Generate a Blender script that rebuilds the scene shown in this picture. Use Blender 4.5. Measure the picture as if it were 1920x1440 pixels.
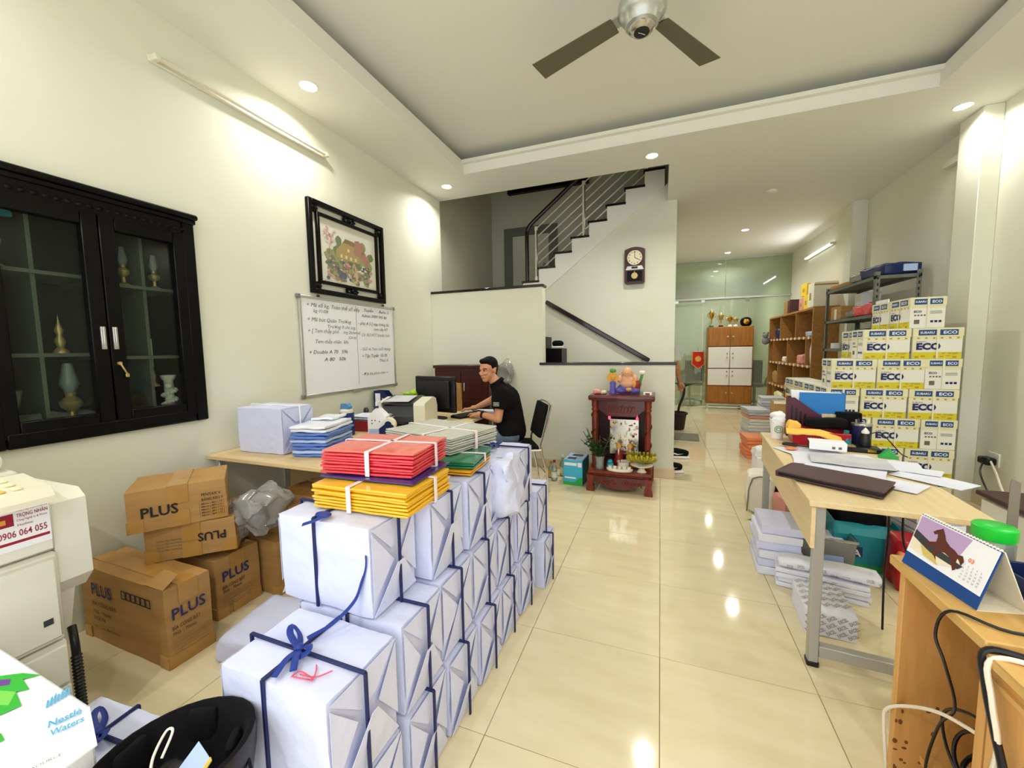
import bpy, bmesh, math, random
from mathutils import Vector, Matrix, noise
R = math.radians
scene = bpy.context.scene
for o in list(bpy.data.objects): bpy.data.objects.remove(o)
C = scene.collection
rnd = random.Random(7)
# ---------------------------------------------------------------- camera
cam_d = bpy.data.cameras.new('camera'); cam = bpy.data.objects.new('camera', cam_d); C.objects.link(cam)
cam_d.sensor_width = 36; cam_d.lens = 36 * 750.18 / 1920; cam_d.clip_start = 0.02; cam_d.clip_end = 100
YAW, PITCH, ROLL = 0.355297, 0.0861764, -0.0152893
fwd = Vector((-math.sin(YAW) * math.cos(PITCH), math.cos(YAW) * math.cos(PITCH), -math.sin(PITCH)))
rgt = Vector((math.cos(YAW), math.sin(YAW), 0)); upv = rgt.cross(fwd)
r2 = rgt * math.cos(ROLL) + upv * math.sin(ROLL); u2 = -rgt * math.sin(ROLL) + upv * math.cos(ROLL)
M = Matrix((r2, u2, -fwd)).transposed().to_4x4(); M.translation = (0.5813, -1.2217, 1.4023)
cam.matrix_world = M
scene.camera = cam
# ---------------------------------------------------------------- view, world, lights
vs = scene.view_settings
vs.view_transform = 'Standard'; vs.look = 'None'; vs.gamma = 1; vs.use_curve_mapping = False
vs.exposure = 0.0
world = bpy.data.worlds.new('world'); scene.world = world; world.use_nodes = True
bg = world.node_tree.nodes['Background']; bg.inputs[0].default_value = (0.93, 0.97, 1.0, 1); bg.inputs[1].default_value = 2.2
DOWN_W = 18.0       # recessed downlights
def srgb(c):
    def f(v):
        v = v / 255
        return v / 12.92 if v <= 0.04045 else ((v + 0.055) / 1.055) ** 2.4
    return (f(c[0]), f(c[1]), f(c[2]), 1)
# ---------------------------------------------------------------- materials
MATS = {}
def pm(name, col, col2=None, scale=8, rough=0.5, metal=0, bump=0, bscale=None, stretch=None, emit=0, coat=0, trans=0, ior=1.45, spec=0.5, detail=4, contrast=(0.35, 0.65), alpha=1):
    m = bpy.data.materials.new(name); MATS[name] = m; m.use_nodes = True
    nt = m.node_tree; N = nt.nodes; L = nt.links; p = N['Principled BSDF']
    p.inputs['Roughness'].default_value = rough; p.inputs['Metallic'].default_value = metal
    p.inputs['IOR'].default_value = ior; p.inputs['Specular IOR Level'].default_value = spec
    p.inputs['Coat Weight'].default_value = coat; p.inputs['Coat Roughness'].default_value = 0.08
    p.inputs['Transmission Weight'].default_value = trans; p.inputs['Alpha'].default_value = alpha
    c = srgb(col); p.inputs['Base Color'].default_value = c
    if emit:
        p.inputs['Emission Color'].default_value = c; p.inputs['Emission Strength'].default_value = emit
    if col2 is not None or bump:
        tc = N.new('ShaderNodeTexCoord'); mp = N.new('ShaderNodeMapping'); L.new(tc.outputs['Object'], mp.inputs['Vector'])
        if stretch: mp.inputs['Scale'].default_value = stretch
        nz = N.new('ShaderNodeTexNoise'); nz.inputs['Scale'].default_value = scale; nz.inputs['Detail'].default_value = detail
        L.new(mp.outputs[0], nz.inputs['Vector'])
        if col2 is not None:
            rp = N.new('ShaderNodeValToRGB'); rp.color_ramp.elements[0].position = contrast[0]; rp.color_ramp.elements[1].position = contrast[1]
            rp.color_ramp.elements[0].color = c; rp.color_ramp.elements[1].color = srgb(col2)
            L.new(nz.outputs['Fac'], rp.inputs[0]); L.new(rp.outputs[0], p.inputs['Base Color'])
        if bump:
            nb = N.new('ShaderNodeTexNoise'); nb.inputs['Scale'].default_value = bscale or scale; nb.inputs['Detail'].default_value = 3
            L.new(mp.outputs[0], nb.inputs['Vector'])
            bp = N.new('ShaderNodeBump'); bp.inputs['Strength'].default_value = bump; bp.inputs['Distance'].default_value = 0.02
            L.new(nb.outputs['Fac'], bp.inputs['Height']); L.new(bp.outputs[0], p.inputs['Normal'])
    return m
def wood(name, c1, c2, rough=0.45, axis=(1, 12, 12), scale=3, coat=0):
    return pm(name, c1, c2, scale=scale, rough=rough, stretch=axis, detail=6, bump=0.05, bscale=scale, coat=coat, contrast=(0.3, 0.7))
WALLC = (231, 231, 214)
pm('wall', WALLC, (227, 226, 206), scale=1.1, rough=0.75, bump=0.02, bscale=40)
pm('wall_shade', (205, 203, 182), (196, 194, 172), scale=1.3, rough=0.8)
pm('ceil', (232, 230, 219), None, rough=0.8)
pm('tile', (228, 214, 178), (220, 205, 164), scale=2.2, rough=0.07, stretch=(1, 5, 1), spec=0.55, detail=6)
pm('grout', (150, 128, 88), None, rough=0.8)
pm('skirting', (226, 205, 168), (214, 190, 150), scale=4, rough=0.15)
pm('granite', (14, 12, 12), (34, 30, 30), scale=60, rough=0.15)
pm('black_lacquer', (6, 5, 5), (10, 9, 8), scale=10, rough=0.35, spec=0.18)
pm('black_plastic', (14, 14, 16), None, rough=0.35)
pm('black_fabric', (13, 13, 15), (18, 18, 20), scale=60, rough=0.9, spec=0.2)
pm('black_leather', (16, 16, 17), None, rough=0.4, bump=0.1, bscale=120)
pm('cavity', (36, 40, 32), (28, 31, 26), scale=3, rough=0.7)
pm('shelf_grey', (104, 108, 92), None, rough=0.5)
pm('white_paint', (240, 238, 228), None, rough=0.4)
pm('white_plastic', (232, 229, 212), None, rough=0.35)
pm('cream_plastic', (226, 221, 198), None, rough=0.35)
pm('grey_plastic', (120, 122, 122), None, rough=0.4)
pm('dark_grey', (58, 60, 62), None, rough=0.45)
pm('paper', (230, 232, 243), (220, 223, 237), scale=5, rough=0.6, bump=0.12, bscale=14)
pm('paper_parcel', (214, 218, 243), (206, 210, 238), scale=3, rough=0.5, bump=0.35, bscale=11)
pm('paper_plain', (244, 244, 246), None, rough=0.6)
pm('paper_grey', (205, 206, 208), (188, 190, 194), scale=6, rough=0.6)
pm('paper_cream', (236, 230, 206), None, rough=0.7)
pm('ribbon', (20, 30, 84), None, rough=0.55)
pm('ribbon_bow', (22, 50, 134), None, rough=0.5)
pm('red_ink', (226, 84, 110), None, rough=0.6)
pm('kraft', (182, 140, 84), (168, 126, 70), scale=3, rough=0.7, stretch=(1, 1, 8))
pm('kraft_tape', (172, 126, 62), (186, 140, 74), scale=6, rough=0.22)
pm('ink_navy', (40, 44, 92), None, rough=0.7)
pm('ink_black', (28, 25, 26), None, rough=0.7)
pm('ink_grey', (110, 104, 90), None, rough=0.7)
pm('ink_green', (74, 110, 96), None, rough=0.7)
pm('ink_blue', (96, 118, 150), None, rough=0.7)
wood('desk_wood', (230, 208, 162), (218, 194, 146), axis=(12, 1, 12))
wood('desk_wood_x', (228, 200, 150), (214, 184, 132), axis=(1, 12, 12))
wood('near_wood', (220, 176, 104), (204, 158, 84), axis=(10, 1.5, 10), rough=0.4)
wood('near_wood_v', (220, 166, 98), (202, 146, 78), axis=(10, 10, 1.2), rough=0.4)
pm('wood_stain', (120, 72, 34), None, rough=0.6)
wood('red_wood', (98, 26, 16), (70, 16, 10), axis=(9, 9, 1.5), rough=0.28, coat=0.3)
wood('red_wood_light', (132, 48, 26), (98, 30, 16), axis=(9, 9, 1.5), rough=0.3)
wood('dark_red_wood', (72, 24, 18), (56, 18, 14), axis=(9, 9, 1.5), rough=0.35)
wood('orange_wood', (176, 116, 44), (154, 94, 30), axis=(9, 9, 1.2), rough=0.35)
wood('shelf_wood', (176, 128, 66), (156, 108, 50), axis=(9, 1.2, 9), rough=0.5)
pm('handrail', (44, 18, 16), (30, 12, 12), scale=12, rough=0.2, coat=0.4)
pm('steel', (190, 188, 180), None, rough=0.25, metal=0.9)
pm('chrome', (220, 220, 220), None, rough=0.08, metal=1)
pm('alu', (196, 196, 190), None, rough=0.35, metal=0.7)
pm('rail_white', (236, 230, 206), None, rough=0.3)
pm('leg_grey', (172, 172, 166), None, rough=0.35, metal=0.3)
pm('slotted', (112, 116, 104), (98, 102, 92), scale=30, rough=0.5)
pm('gold', (212, 160, 60), None, rough=0.25, metal=0.9)
pm('brass', (196, 170, 110), None, rough=0.3, metal=0.5)
pm('silver', (216, 214, 206), None, rough=0.2, metal=0.9)
pm('fan_silver', (186, 188, 180), None, rough=0.3, metal=0.6)
pm('fan_blade', (98, 92, 68), None, rough=0.5)
pm('glass_clear', (240, 246, 242), None, rough=0.02, trans=1, ior=1.3)
pm('lamp', (255, 252, 240), None, emit=14)
pm('tube_lit', (250, 252, 255), None, emit=3)
pm('tube_off', (226, 220, 200), None, rough=0.25)
pm('red_led', (255, 60, 90), None, emit=3)
def thin_glass(name, col, tfac, rough=0.02, ior=1.5):
    m = bpy.data.materials.new(name); MATS[name] = m; m.use_nodes = True
    nt = m.node_tree; N = nt.nodes; L = nt.links; N.remove(N['Principled BSDF']); out = N['Material Output']
    t = N.new('ShaderNodeBsdfTransparent'); t.inputs[0].default_value = srgb(col)
    d = N.new('ShaderNodeBsdfDiffuse'); d.inputs[0].default_value = srgb(col)
    g = N.new('ShaderNodeBsdfGlossy'); g.inputs['Roughness'].default_value = rough
    mx = N.new('ShaderNodeMixShader'); mx.inputs[0].default_value = tfac; L.new(d.outputs[0], mx.inputs[1]); L.new(t.outputs[0], mx.inputs[2])
    fr = N.new('ShaderNodeFresnel'); fr.inputs[0].default_value = ior
    m2 = N.new('ShaderNodeMixShader'); L.new(fr.outputs[0], m2.inputs[0]); L.new(mx.outputs[0], m2.inputs[1]); L.new(g.outputs[0], m2.inputs[2])
    L.new(m2.outputs[0], out.inputs['Surface'])
thin_glass('pane', (236, 242, 238), 0.995, ior=1.22)
thin_glass('green_glass', (214, 224, 206), 0.72)
thin_glass('clear_film', (236, 236, 232), 0.72, 0.12)
thin_glass('clear_jar', (226, 234, 226), 0.75, 0.05)
thin_glass('clear_grey', (196, 196, 188), 0.6, 0.15)
for nm, c, r_ in (('yellow_folder', (240, 184, 30), .3), ('yellow_folder_d', (222, 158, 18), .3), ('red_folder', (226, 54, 66), .3), ('red_folder_t', (232, 104, 88), .3), ('grey_folder', (196, 196, 186), .25), ('grey_folder_d', (168, 168, 158), .25),
                  ('green_folder', (28, 120, 78), .3), ('navy_folder', (34, 40, 110), .3), ('blue_pack', (92, 128, 206), .25), ('blue_pack_l', (176, 196, 236), .25), ('white_pack', (236, 240, 250), .3), ('strap', (240, 226, 232), .4)):
    pm(nm, c, None, rough=r_, coat=0.5, bump=0.3, bscale=18)
for nm, c, r_ in (('skin', (206, 146, 108), .5), ('lip', (170, 92, 78), .5), ('hair', (14, 12, 11), .6), ('shirt', (15, 15, 17), .9), ('jeans', (96, 112, 134), .85), ('white_shirt', (226, 226, 222), .8), ('eye_white', (224, 218, 208), .3), ('eye_dark', (20, 14, 12), .2),
                  ('eco_white', (238, 236, 222), .5), ('eco_yellow', (220, 206, 40), .5), ('eco_pale', (234, 228, 184), .5), ('eco_blue', (26, 74, 132), .5), ('eco_navy', (32, 38, 96), .5), ('eco_strap', (240, 236, 210), .3), ('eco_ochre', (190, 150, 40), .6),
                  ('spray_blue', (28, 52, 118), .35), ('spray_top', (80, 140, 190), .35), ('lime', (176, 214, 40), .5), ('navy', (22, 36, 84), .35), ('tray_red', (150, 30, 36), .4), ('teal', (30, 146, 160), .5), ('teal_dark', (24, 110, 120), .5), ('box_green', (50, 170, 80), .5),
                  ('cyan', (70, 184, 220), .5), ('leaf', (30, 74, 30), .45), ('leaf_light', (70, 112, 46), .45), ('stem', (70, 84, 40), .6), ('banana', (206, 176, 50), .5), ('banana_green', (150, 150, 44), .5), ('porcelain', (240, 234, 214), .2), ('turquoise', (40, 160, 180), .3),
                  ('clay_red', (150, 40, 34), .35), ('buddha_skin', (226, 170, 128), .4), ('robe_purple', (96, 84, 170), .4), ('robe_gold', (222, 160, 56), .35), ('fig_green', (90, 150, 70), .4), ('pot_brown', (52, 34, 32), .6), ('mat_grey', (128, 124, 104), .9),
                  ('orange_pack', (240, 138, 84), .4), ('canvas', (236, 230, 214), .9), ('pink_pack', (224, 150, 140), .5), ('maroon', (84, 24, 50), .45), ('folder_blue', (22, 120, 196), .35), ('cloth_yellow', (240, 194, 90), .9), ('basket_red', (176, 16, 34), .3), ('notebook', (74, 46, 46), .5),
                  ('bright_green', (28, 200, 60), .3), ('horse', (92, 44, 30), .6), ('cal_purple', (190, 160, 200), .6), ('cal_yellow', (214, 190, 110), .6), ('cal_blue', (20, 70, 140), .5), ('cal_card', (240, 228, 200), .6), ('cable_white', (236, 226, 206), .4), ('rust', (120, 110, 96), .4),
                  ('sticker_red', (156, 26, 50), .5), ('leaf_print', (44, 176, 50), .5), ('leaf_print2', (120, 205, 80), .5), ('print_purple', (104, 60, 150), .5), ('nestle_blue', (84, 170, 214), .5), ('pennant', (200, 34, 30), .7), ('pennant_gold', (232, 180, 60), .6), ('toy_grey', (130, 130, 130), .6),
                  ('pic_sky', (226, 224, 210), .6), ('pic_house', (176, 154, 104), .7), ('pic_roof', (146, 116, 84), .7), ('pic_pink', (206, 156, 152), .7), ('pic_path', (206, 178, 140), .7), ('pic_blue', (96, 104, 124), .7), ('pic_window', (226, 210, 150), .7), ('pic_green', (122, 132, 96), .8), ('pic_green2', (156, 156, 112), .8), ('pic_rose', (176, 128, 112), .8), ('clock_face', (236, 226, 190), .4), ('yellow_box', (244, 206, 30), .5), ('rope', (214, 168, 60), .9)):
    pm(nm, c, None, rough=r_, spec=0.15 if nm in ('hair', 'shirt') else 0.5)
def mt(k): return MATS[k]
# ---------------------------------------------------------------- geometry helpers
class B:
    """collects shapes in one bmesh; build() links them as ONE mesh object"""
    def __init__(s): s.bm = bmesh.new()
    def _fin(s, vs, mi, smooth, mat4=None):
        if mat4 is not None: bmesh.ops.transform(s.bm, matrix=mat4, verts=vs)
        fs = set(f for v in vs for f in v.link_faces)
        for f in fs: f.material_index = mi; f.smooth = smooth
        return vs
    def box(s, lo, hi, bev=0, mi=0, m4=None, seg=1):
        lo = Vector(lo); hi = Vector(hi); c = (lo + hi) / 2; d = hi - lo
        r = bmesh.ops.create_cube(s.bm, size=1, matrix=Matrix.Translation(c) @ Matrix.Diagonal((d.x, d.y, d.z, 1)))
        vs = r['verts']
        if bev:
            es = list(set(e for v in vs for e in v.link_edges))
            r = bmesh.ops.bevel(s.bm, geom=es, offset=min(bev, min(d) * .45), segments=seg, affect='EDGES', profile=.5)
            vs = list(set(v for f in r['faces'] for v in f.verts))
            # include the whole island
            st = list(vs); seen = set(vs)
            while st:
                v = st.pop()
                for e in v.link_edges:
                    w = e.other_vert(v)
                    if w not in seen: seen.add(w); st.append(w)
            vs = list(seen)
        return s._fin(vs, mi, False, m4)
    def cyl(s, p0, p1, r0, r1=None, n=16, mi=0, smooth=True, cap=True):
        p0 = Vector(p0); p1 = Vector(p1); r1 = r0 if r1 is None else r1; d = p1 - p0
        q = d.to_track_quat('Z', 'Y').to_matrix().to_4x4()
        m4 = Matrix.Translation((p0 + p1) / 2) @ q
        r = bmesh.ops.create_cone(s.bm, cap_ends=cap, segments=n, radius1=max(r0, 1e-4), radius2=max(r1, 1e-4), depth=d.length, matrix=m4)
        return s._fin(r['verts'], mi, smooth)
    def sph(s, c, r, mi=0, u=14, v=10, m4=None):
        r = r if hasattr(r, '__len__') else (r, r, r)
        k = bmesh.ops.create_uvsphere(s.bm, u_segments=u, v_segments=v, radius=1, matrix=Matrix.Translation(Vector(c)) @ (m4 or Matrix()) @ Matrix.Diagonal((r[0], r[1], r[2], 1)))
        return s._fin(k['verts'], mi, True)
    def limb(s, p0, p1, r0, r1, mi=0):
        s.cyl(p0, p1, r0, r1, 14, mi); s.sph(p0, r0, mi); s.sph(p1, r1, mi)
    def lathe(s, prof, c=(0, 0, 0), n=20, mi=0, smooth=True, m4=None):
        c = Vector(c); rows = []; vs = []
        for r, z in prof:
            row = [s.bm.verts.new(c + Vector((max(r, 1e-4) * math.cos(2 * math.pi * i / n), max(r, 1e-4) * math.sin(2 * math.pi * i / n), z))) for i in range(n)]
            rows.append(row); vs += row
        for a, b in zip(rows, rows[1:]):
            for i in range(n):
                s.bm.faces.new((a[i], a[(i + 1) % n], b[(i + 1) % n], b[i]))
        s.bm.faces.new(rows[0][::-1]); s.bm.faces.new(rows[-1])
        return s._fin(vs, mi, smooth, m4)
    def tube(s, pts, r, n=8, mi=0, sub=6, flat=None):
        P = [Vector(p) for p in pts]
        if sub > 1 and len(P) > 2:
            Q = []
            E = [2 * P[0] - P[1]] + P + [2 * P[-1] - P[-2]]
            for i in range(1, len(E) - 2):
                a, b, c_, d = E[i - 1:i + 3]
                for k in range(sub):
                    t = k / sub
                    Q.append(0.5 * ((2 * b) + (c_ - a) * t + (2 * a - 5 * b + 4 * c_ - d) * t * t + (3 * b - a - 3 * c_ + d) * t ** 3))
            Q.append(P[-1]); P = Q
        rows = []; vs = []; prev = None
        for i, p in enumerate(P):
            t = (P[min(i + 1, len(P) - 1)] - P[max(i - 1, 0)]).normalized()
            if prev is None:
                prev = t.orthogonal().normalized()
                if abs(t.z) < .9: prev = (Vector((0, 0, 1)) - t * t.z).normalized()
            a = (prev - t * prev.dot(t)).normalized(); prev = a; b = t.cross(a)
            ra, rb = (r, r) if flat is None else (flat, r)
            row = [s.bm.verts.new(p + a * (ra * math.sin(2 * math.pi * k / n)) + b * (rb * math.cos(2 * math.pi * k / n))) for k in range(n)]
            rows.append(row); vs += row
        for a, b in zip(rows, rows[1:]):
            for k in range(n): s.bm.faces.new((a[k], a[(k + 1) % n], b[(k + 1) % n], b[k]))
        s.bm.faces.new(rows[0][::-1]); s.bm.faces.new(rows[-1])
        return s._fin(vs, mi, True)
    def prism(s, poly, axis, a0, a1, mi=0):
        """poly: 2-D outline in the other two axes (xyz order), extruded along axis from a0 to a1"""
        def mk(p, a):
            if axis == 'x': return (a, p[0], p[1])
            if axis == 'y': return (p[0], a, p[1])
            return (p[0], p[1], a)
        A = [s.bm.verts.new(mk(p, a0)) for p in poly]; Z = [s.bm.verts.new(mk(p, a1)) for p in poly]; n = len(poly)
        fs = [s.bm.faces.new(A), s.bm.faces.new(Z[::-1])]
        for i in range(n): fs.append(s.bm.faces.new((A[i], Z[i], Z[(i + 1) % n], A[(i + 1) % n])))
        bmesh.ops.recalc_face_normals(s.bm, faces=fs)
        return s._fin(A + Z, mi, False)
    def sheet(s, pts, th=0.001, mi=0):
        """flat polygon of 3-D points with a little thickness"""
        P = [Vector(p) for p in pts]; nrm = (P[1] - P[0]).cross(P[2] - P[0]).normalized() * th
        A = [s.bm.verts.new(p) for p in P]; Z = [s.bm.verts.new(p + nrm) for p in P]; n = len(P)
        fs = [s.bm.faces.new(A[::-1]), s.bm.faces.new(Z)]
        for i in range(n): fs.append(s.bm.faces.new((A[i], A[(i + 1) % n], Z[(i + 1) % n], Z[i])))
        return s._fin(A + Z, mi, False)
    def soft(s, lo, hi, cuts=8, rad=.012, amp=.004, freq=9, seed=0, mi=0, smooth=True, m4=None, fn=None):
        """rounded, slightly crumpled box"""
        lo = Vector(lo); hi = Vector(hi); c = (lo + hi) / 2; d = (hi - lo) / 2
        n = cuts + 1; gv = {}
        def gvert(i, j, k):
            if (i, j, k) not in gv: gv[(i, j, k)] = s.bm.verts.new((2 * i / n - 1, 2 * j / n - 1, 2 * k / n - 1))
            return gv[(i, j, k)]
        for i in range(n):
            for j in range(n):
                for k in (0, n):
                    for q4 in ([(i, j, k), (i + 1, j, k), (i + 1, j + 1, k), (i, j + 1, k)], [(k, i, j), (k, i + 1, j), (k, i + 1, j + 1), (k, i, j + 1)], [(j, k, i), (j, k, i + 1), (j + 1, k, i + 1), (j + 1, k, i)]):
                        s.bm.faces.new([gvert(*c_) for c_ in (q4 if k else q4[::-1])])
        seen = list(gv.values())
        off = Vector((seed * 3.7, seed * 1.9, seed * 2.3))
        for v in seen:
            p = Vector((v.co.x * d.x, v.co.y * d.y, v.co.z * d.z))
            q = Vector([max(-d[i] + rad, min(d[i] - rad, p[i])) for i in range(3)])
            e = p - q
            if e.length > 1e-6: e = e.normalized() * rad
            p = q + e
            nv = noise.noise_vector(p * freq + off) * amp + noise.noise_vector(p * freq * 2.6 + off) * amp * .4
            p = p + nv
            if fn: p = fn(p, d)
            v.co = c + p
        return s._fin(seen, mi, smooth, m4)
    def text(s, body, size, o, right, up, mi=0, align='LEFT', bold=0, shear=0, width=None, lift=0.0008):
        me = text_mesh(body, size, align, bold, shear)
        rt = Vector(right).normalized(); upn = Vector(up).normalized(); n = rt.cross(upn)
        k = 1
        if width:
            xs = [v.co.x for v in me.vertices]
            if xs: k = width / (max(xs) - min(xs))
        M4 = Matrix((rt * k, upn, n)).transposed().to_4x4(); M4.translation = Vector(o) + n * lift
        nv = len(s.bm.verts); s.bm.from_mesh(me); s.bm.verts.ensure_lookup_table()
        return s._fin(s.bm.verts[nv:], mi, False, M4)
    def build(s, name, mats, parent=None, m4=None, recalc=False):
        if recalc: bmesh.ops.recalc_face_normals(s.bm, faces=s.bm.faces)
        me = bpy.data.meshes.new(name); s.bm.to_mesh(me); s.bm.free()
        for m in (mats if isinstance(mats, (list, tuple)) else [mats]): me.materials.append(MATS[m])
        if len(me.polygons) > 12: me.set_sharp_from_angle(angle=R(42))
        o = bpy.data.objects.new(name, me); C.objects.link(o)
        if parent is not None: o.parent = parent
        if m4 is not None: o.matrix_local = m4
        return o
TXT = {}
def text_mesh(body, size, align, bold, shear):
    k = (body, size, align, bold, shear)
    if k not in TXT:
        cu = bpy.data.curves.new('t', 'FONT'); cu.body = body; cu.size = size; cu.align_x = align; cu.offset = bold * size; cu.shear = shear; cu.resolution_u = 2
        o = bpy.data.objects.new('t', cu)
        me = bpy.data.meshes.new_from_object(o); TXT[k] = me
        bpy.data.objects.remove(o); bpy.data.curves.remove(cu)
    return TXT[k]
def thing(name, label, cat, loc=(0, 0, 0), rz=0, group=None):
    o = bpy.data.objects.new(name, None); o.empty_display_size = .05; C.objects.link(o)
    o.location = loc; o.rotation_euler = (0, 0, rz); o['label'] = label; o['category'] = cat
    if group: o['group'] = group
    return o
def tag(o, label, cat, group=None):
    o['label'] = label; o['category'] = cat
    if group: o['group'] = group
    return o
def struct(name, b, m, **kw):
    o = b.build(name, m, **kw)
    if o.parent is None: o['kind'] = 'structure'
    return o
def dup(root, loc, rz, label=None):
    r = root.copy(); C.objects.link(r); r.location = loc; r.rotation_euler = (0, 0, rz)
    if label: r['label'] = label
    for ch in list(root.children):
        c = ch.copy(); C.objects.link(c); c.parent = r
        for g in ch.children:
            d = g.copy(); C.objects.link(d); d.parent = c
    return r
def remesh(b, name, mats, parent, voxel=.006, smooth=3):
    o = b.build(name, mats, parent)
    md = o.modifiers.new('r', 'REMESH'); md.mode = 'VOXEL'; md.voxel_size = voxel; md.use_smooth_shade = True
    if smooth:
        m2 = o.modifiers.new('s', 'SMOOTH'); m2.iterations = smooth; m2.factor = .5
    bpy.context.view_layer.update()
    dg = bpy.context.evaluated_depsgraph_get()
    me = bpy.data.meshes.new_from_object(o.evaluated_get(dg)); old = o.data
    o.modifiers.clear(); o.data = me; bpy.data.meshes.remove(old); me.name = name
    for p in me.polygons: p.use_smooth = True
    if not me.materials:
        me.materials.append(MATS[mats])
    return o
ORD = ['first', 'second', 'third', 'fourth', 'fifth', 'sixth', 'seventh', 'eighth', 'ninth', 'tenth']
# ================================================================ SETTING
XL, XR, ZC, YF = -2.17, 3.19, 3.35, -2.7
# floor: grout bed and 0.6 m porcelain tiles, each a tile of its own
b = B(); b.box((-2.4, YF, -.12), (3.4, 12.3, -.004)); floor = struct('floor', b, 'grout')
TM = {}
def tile_mesh(w, d):
    k = (round(w, 3), round(d, 3))
    if k not in TM:
        q = B(); g = .0014; q.box((-w / 2 + g, -d / 2 + g, -.01), (w / 2 - g, d / 2 - g, 0), .0008); o = q.build('tile', 'tile'); TM[k] = o.data; bpy.data.objects.remove(o)
    return TM[k]
def cuts(lo, hi, s=.6):
    k = math.ceil(lo / s - 1e-6); r = [lo]
    while k * s < hi - .02:
        if k * s > lo + .02: r.append(k * s)
        k += 1
    return r + [hi]
gx = cuts(-2.17, 3.19); gy = cuts(-2.7, 12.3)
for x0, x1 in zip(gx, gx[1:]):
    for y0, y1 in zip(gy, gy[1:]):
        o = bpy.data.objects.new('tile', tile_mesh(x1 - x0, y1 - y0)); C.objects.link(o); o.parent = floor; o.location = ((x0 + x1) / 2, (y0 + y1) / 2, 0)
# left wall with the niche for the display cabinet
NY0, NY1, NZ0, NZ1 = -.40, .455, 1.03, 2.19
b = B()
b.box((XL - .5, YF, 0), (XL, NY0, 3.7)); b.box((XL - .5, NY1, 0), (XL, 3.56, 3.7))
b.box((XL - .5, NY0, 0), (XL, NY1, NZ0)); b.box((XL - .5, NY0, NZ1), (XL, NY1, 3.7)); b.box((XL - .5, NY0, NZ0), (XL - .42, NY1, NZ1))
struct('wall_left', b, 'wall')
# right wall with two piers
b = B(); b.box((XR, YF, 0), (XR + .15, 12.3, 3.7)); struct('wall_right', b, 'wall')
b = B(); b.box((3.06, 3.41, 0), (XR, 3.70, ZC), .004); struct('wall_right_pier', b, 'wall')
b = B(); b.box((3.02, 5.70, 0), (XR, 5.95, ZC), .004); struct('wall_right_far_pier', b, 'wall')
# stairwell walls
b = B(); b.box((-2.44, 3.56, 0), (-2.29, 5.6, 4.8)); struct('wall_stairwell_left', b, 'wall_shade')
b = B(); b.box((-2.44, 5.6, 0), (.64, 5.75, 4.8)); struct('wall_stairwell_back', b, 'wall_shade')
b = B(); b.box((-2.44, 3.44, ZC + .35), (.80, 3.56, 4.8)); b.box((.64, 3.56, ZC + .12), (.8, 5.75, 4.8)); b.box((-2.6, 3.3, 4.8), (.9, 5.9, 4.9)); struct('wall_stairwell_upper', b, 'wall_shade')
# parapet in front of the stairs
b = B(); b.prism([(XL, 0), (.73, 0), (.73, 1.215), (-.70, 1.215), (-.70, 2.115), (XL, 2.115)], 'y', 3.28, 3.40); struct('wall_parapet', b, 'wall')
b = B(); b.box((-.74, 3.265, 1.215), (.745, 3.415, 1.245), .004); struct('trim_1', b, 'granite')
b = B(); b.box((XL, 3.265, 2.115), (-.685, 3.415, 2.145), .004); struct('trim_2', b, 'granite')
b = B(); b.box((-.95, 3.268, 0), (.738, 3.28, .10), .002); b.box((.73, 3.28, 0), (.742, 3.40, .10), .002); struct('baseboard_back', b, 'skirting')
b = B(); b.box((3.178, -2.7, 0), (3.19, 3.41, .1), .002); b.box((3.048, 3.41, 0), (3.06, 3.70, .1), .002); struct('baseboard_right', b, 'skirting')
# wall carrying the clock, cut by the line of the upper flight
b = B(); b.prism([(-1.62, 0), (.76, 0), (.76, ZC), (.64, ZC), (.64, 3.577), (-1.03, 2.30), (-1.62, 2.30)], 'y', 4.70, 4.80); struct('wall_clock', b, 'wall')
# staircase: stringer, treads, risers of the upper flight, landing, lower flight
st = thing('staircase', 'white staircase with black stone treads behind the parapet', 'staircase', (-1.4, 4.7, 0))
poly = [(-1.40, 2.24)]
for k in range(8): poly += [(-1.40 + .25 * k, 2.435 + .193 * k - .03), (-1.40 + .25 * (k + 1), 2.435 + .193 * k - .03)]
poly += [(.60, 3.577), (.60, 3.54), (-1.03, 2.295), (-1.36, 2.04)]
b = B(); b.prism([(x + 1.4, z) for x, z in poly], 'y', -.02, .11); b.build('stringer', 'white_paint', st)
for k in range(8):
    x = .25 * k; z = 2.435 + .193 * k
    b = B(); b.box((x - .02, -.035, z - .03), (x + .255, .9, z), .004); b.build('tread', 'granite', st)
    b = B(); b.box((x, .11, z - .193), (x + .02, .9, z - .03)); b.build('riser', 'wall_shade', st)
b = B(); b.box((-.88, .11, 2.06), (.0, .9, 2.24)); b.build('landing', 'granite', st)
b = B(); b.box((-.765, -1.29, 1.18), (.06, -.66, 1.36)); b.build('landing', 'granite', st)
for k in range(4):
    y = -.66 + .19 * k; z = 1.36 + .176 * (k + 1)
    b = B(); b.box((-.88, y, z - .05), (-.24, y + .21, z), .004); b.build('tread', 'granite', st)
for k in range(7):
    x = 2.11 - .292 * k; z = .17 * (k + 1)
    b = B(); b.box((x - .305, -1.29, z - .03), (x + .015, -.001, z), .004); b.build('tread', 'granite', st)
    b = B(); b.box((x - .02, -1.29, z - .17), (x, -.001, z - .03)); b.build('riser', 'white_paint', st)
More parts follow.
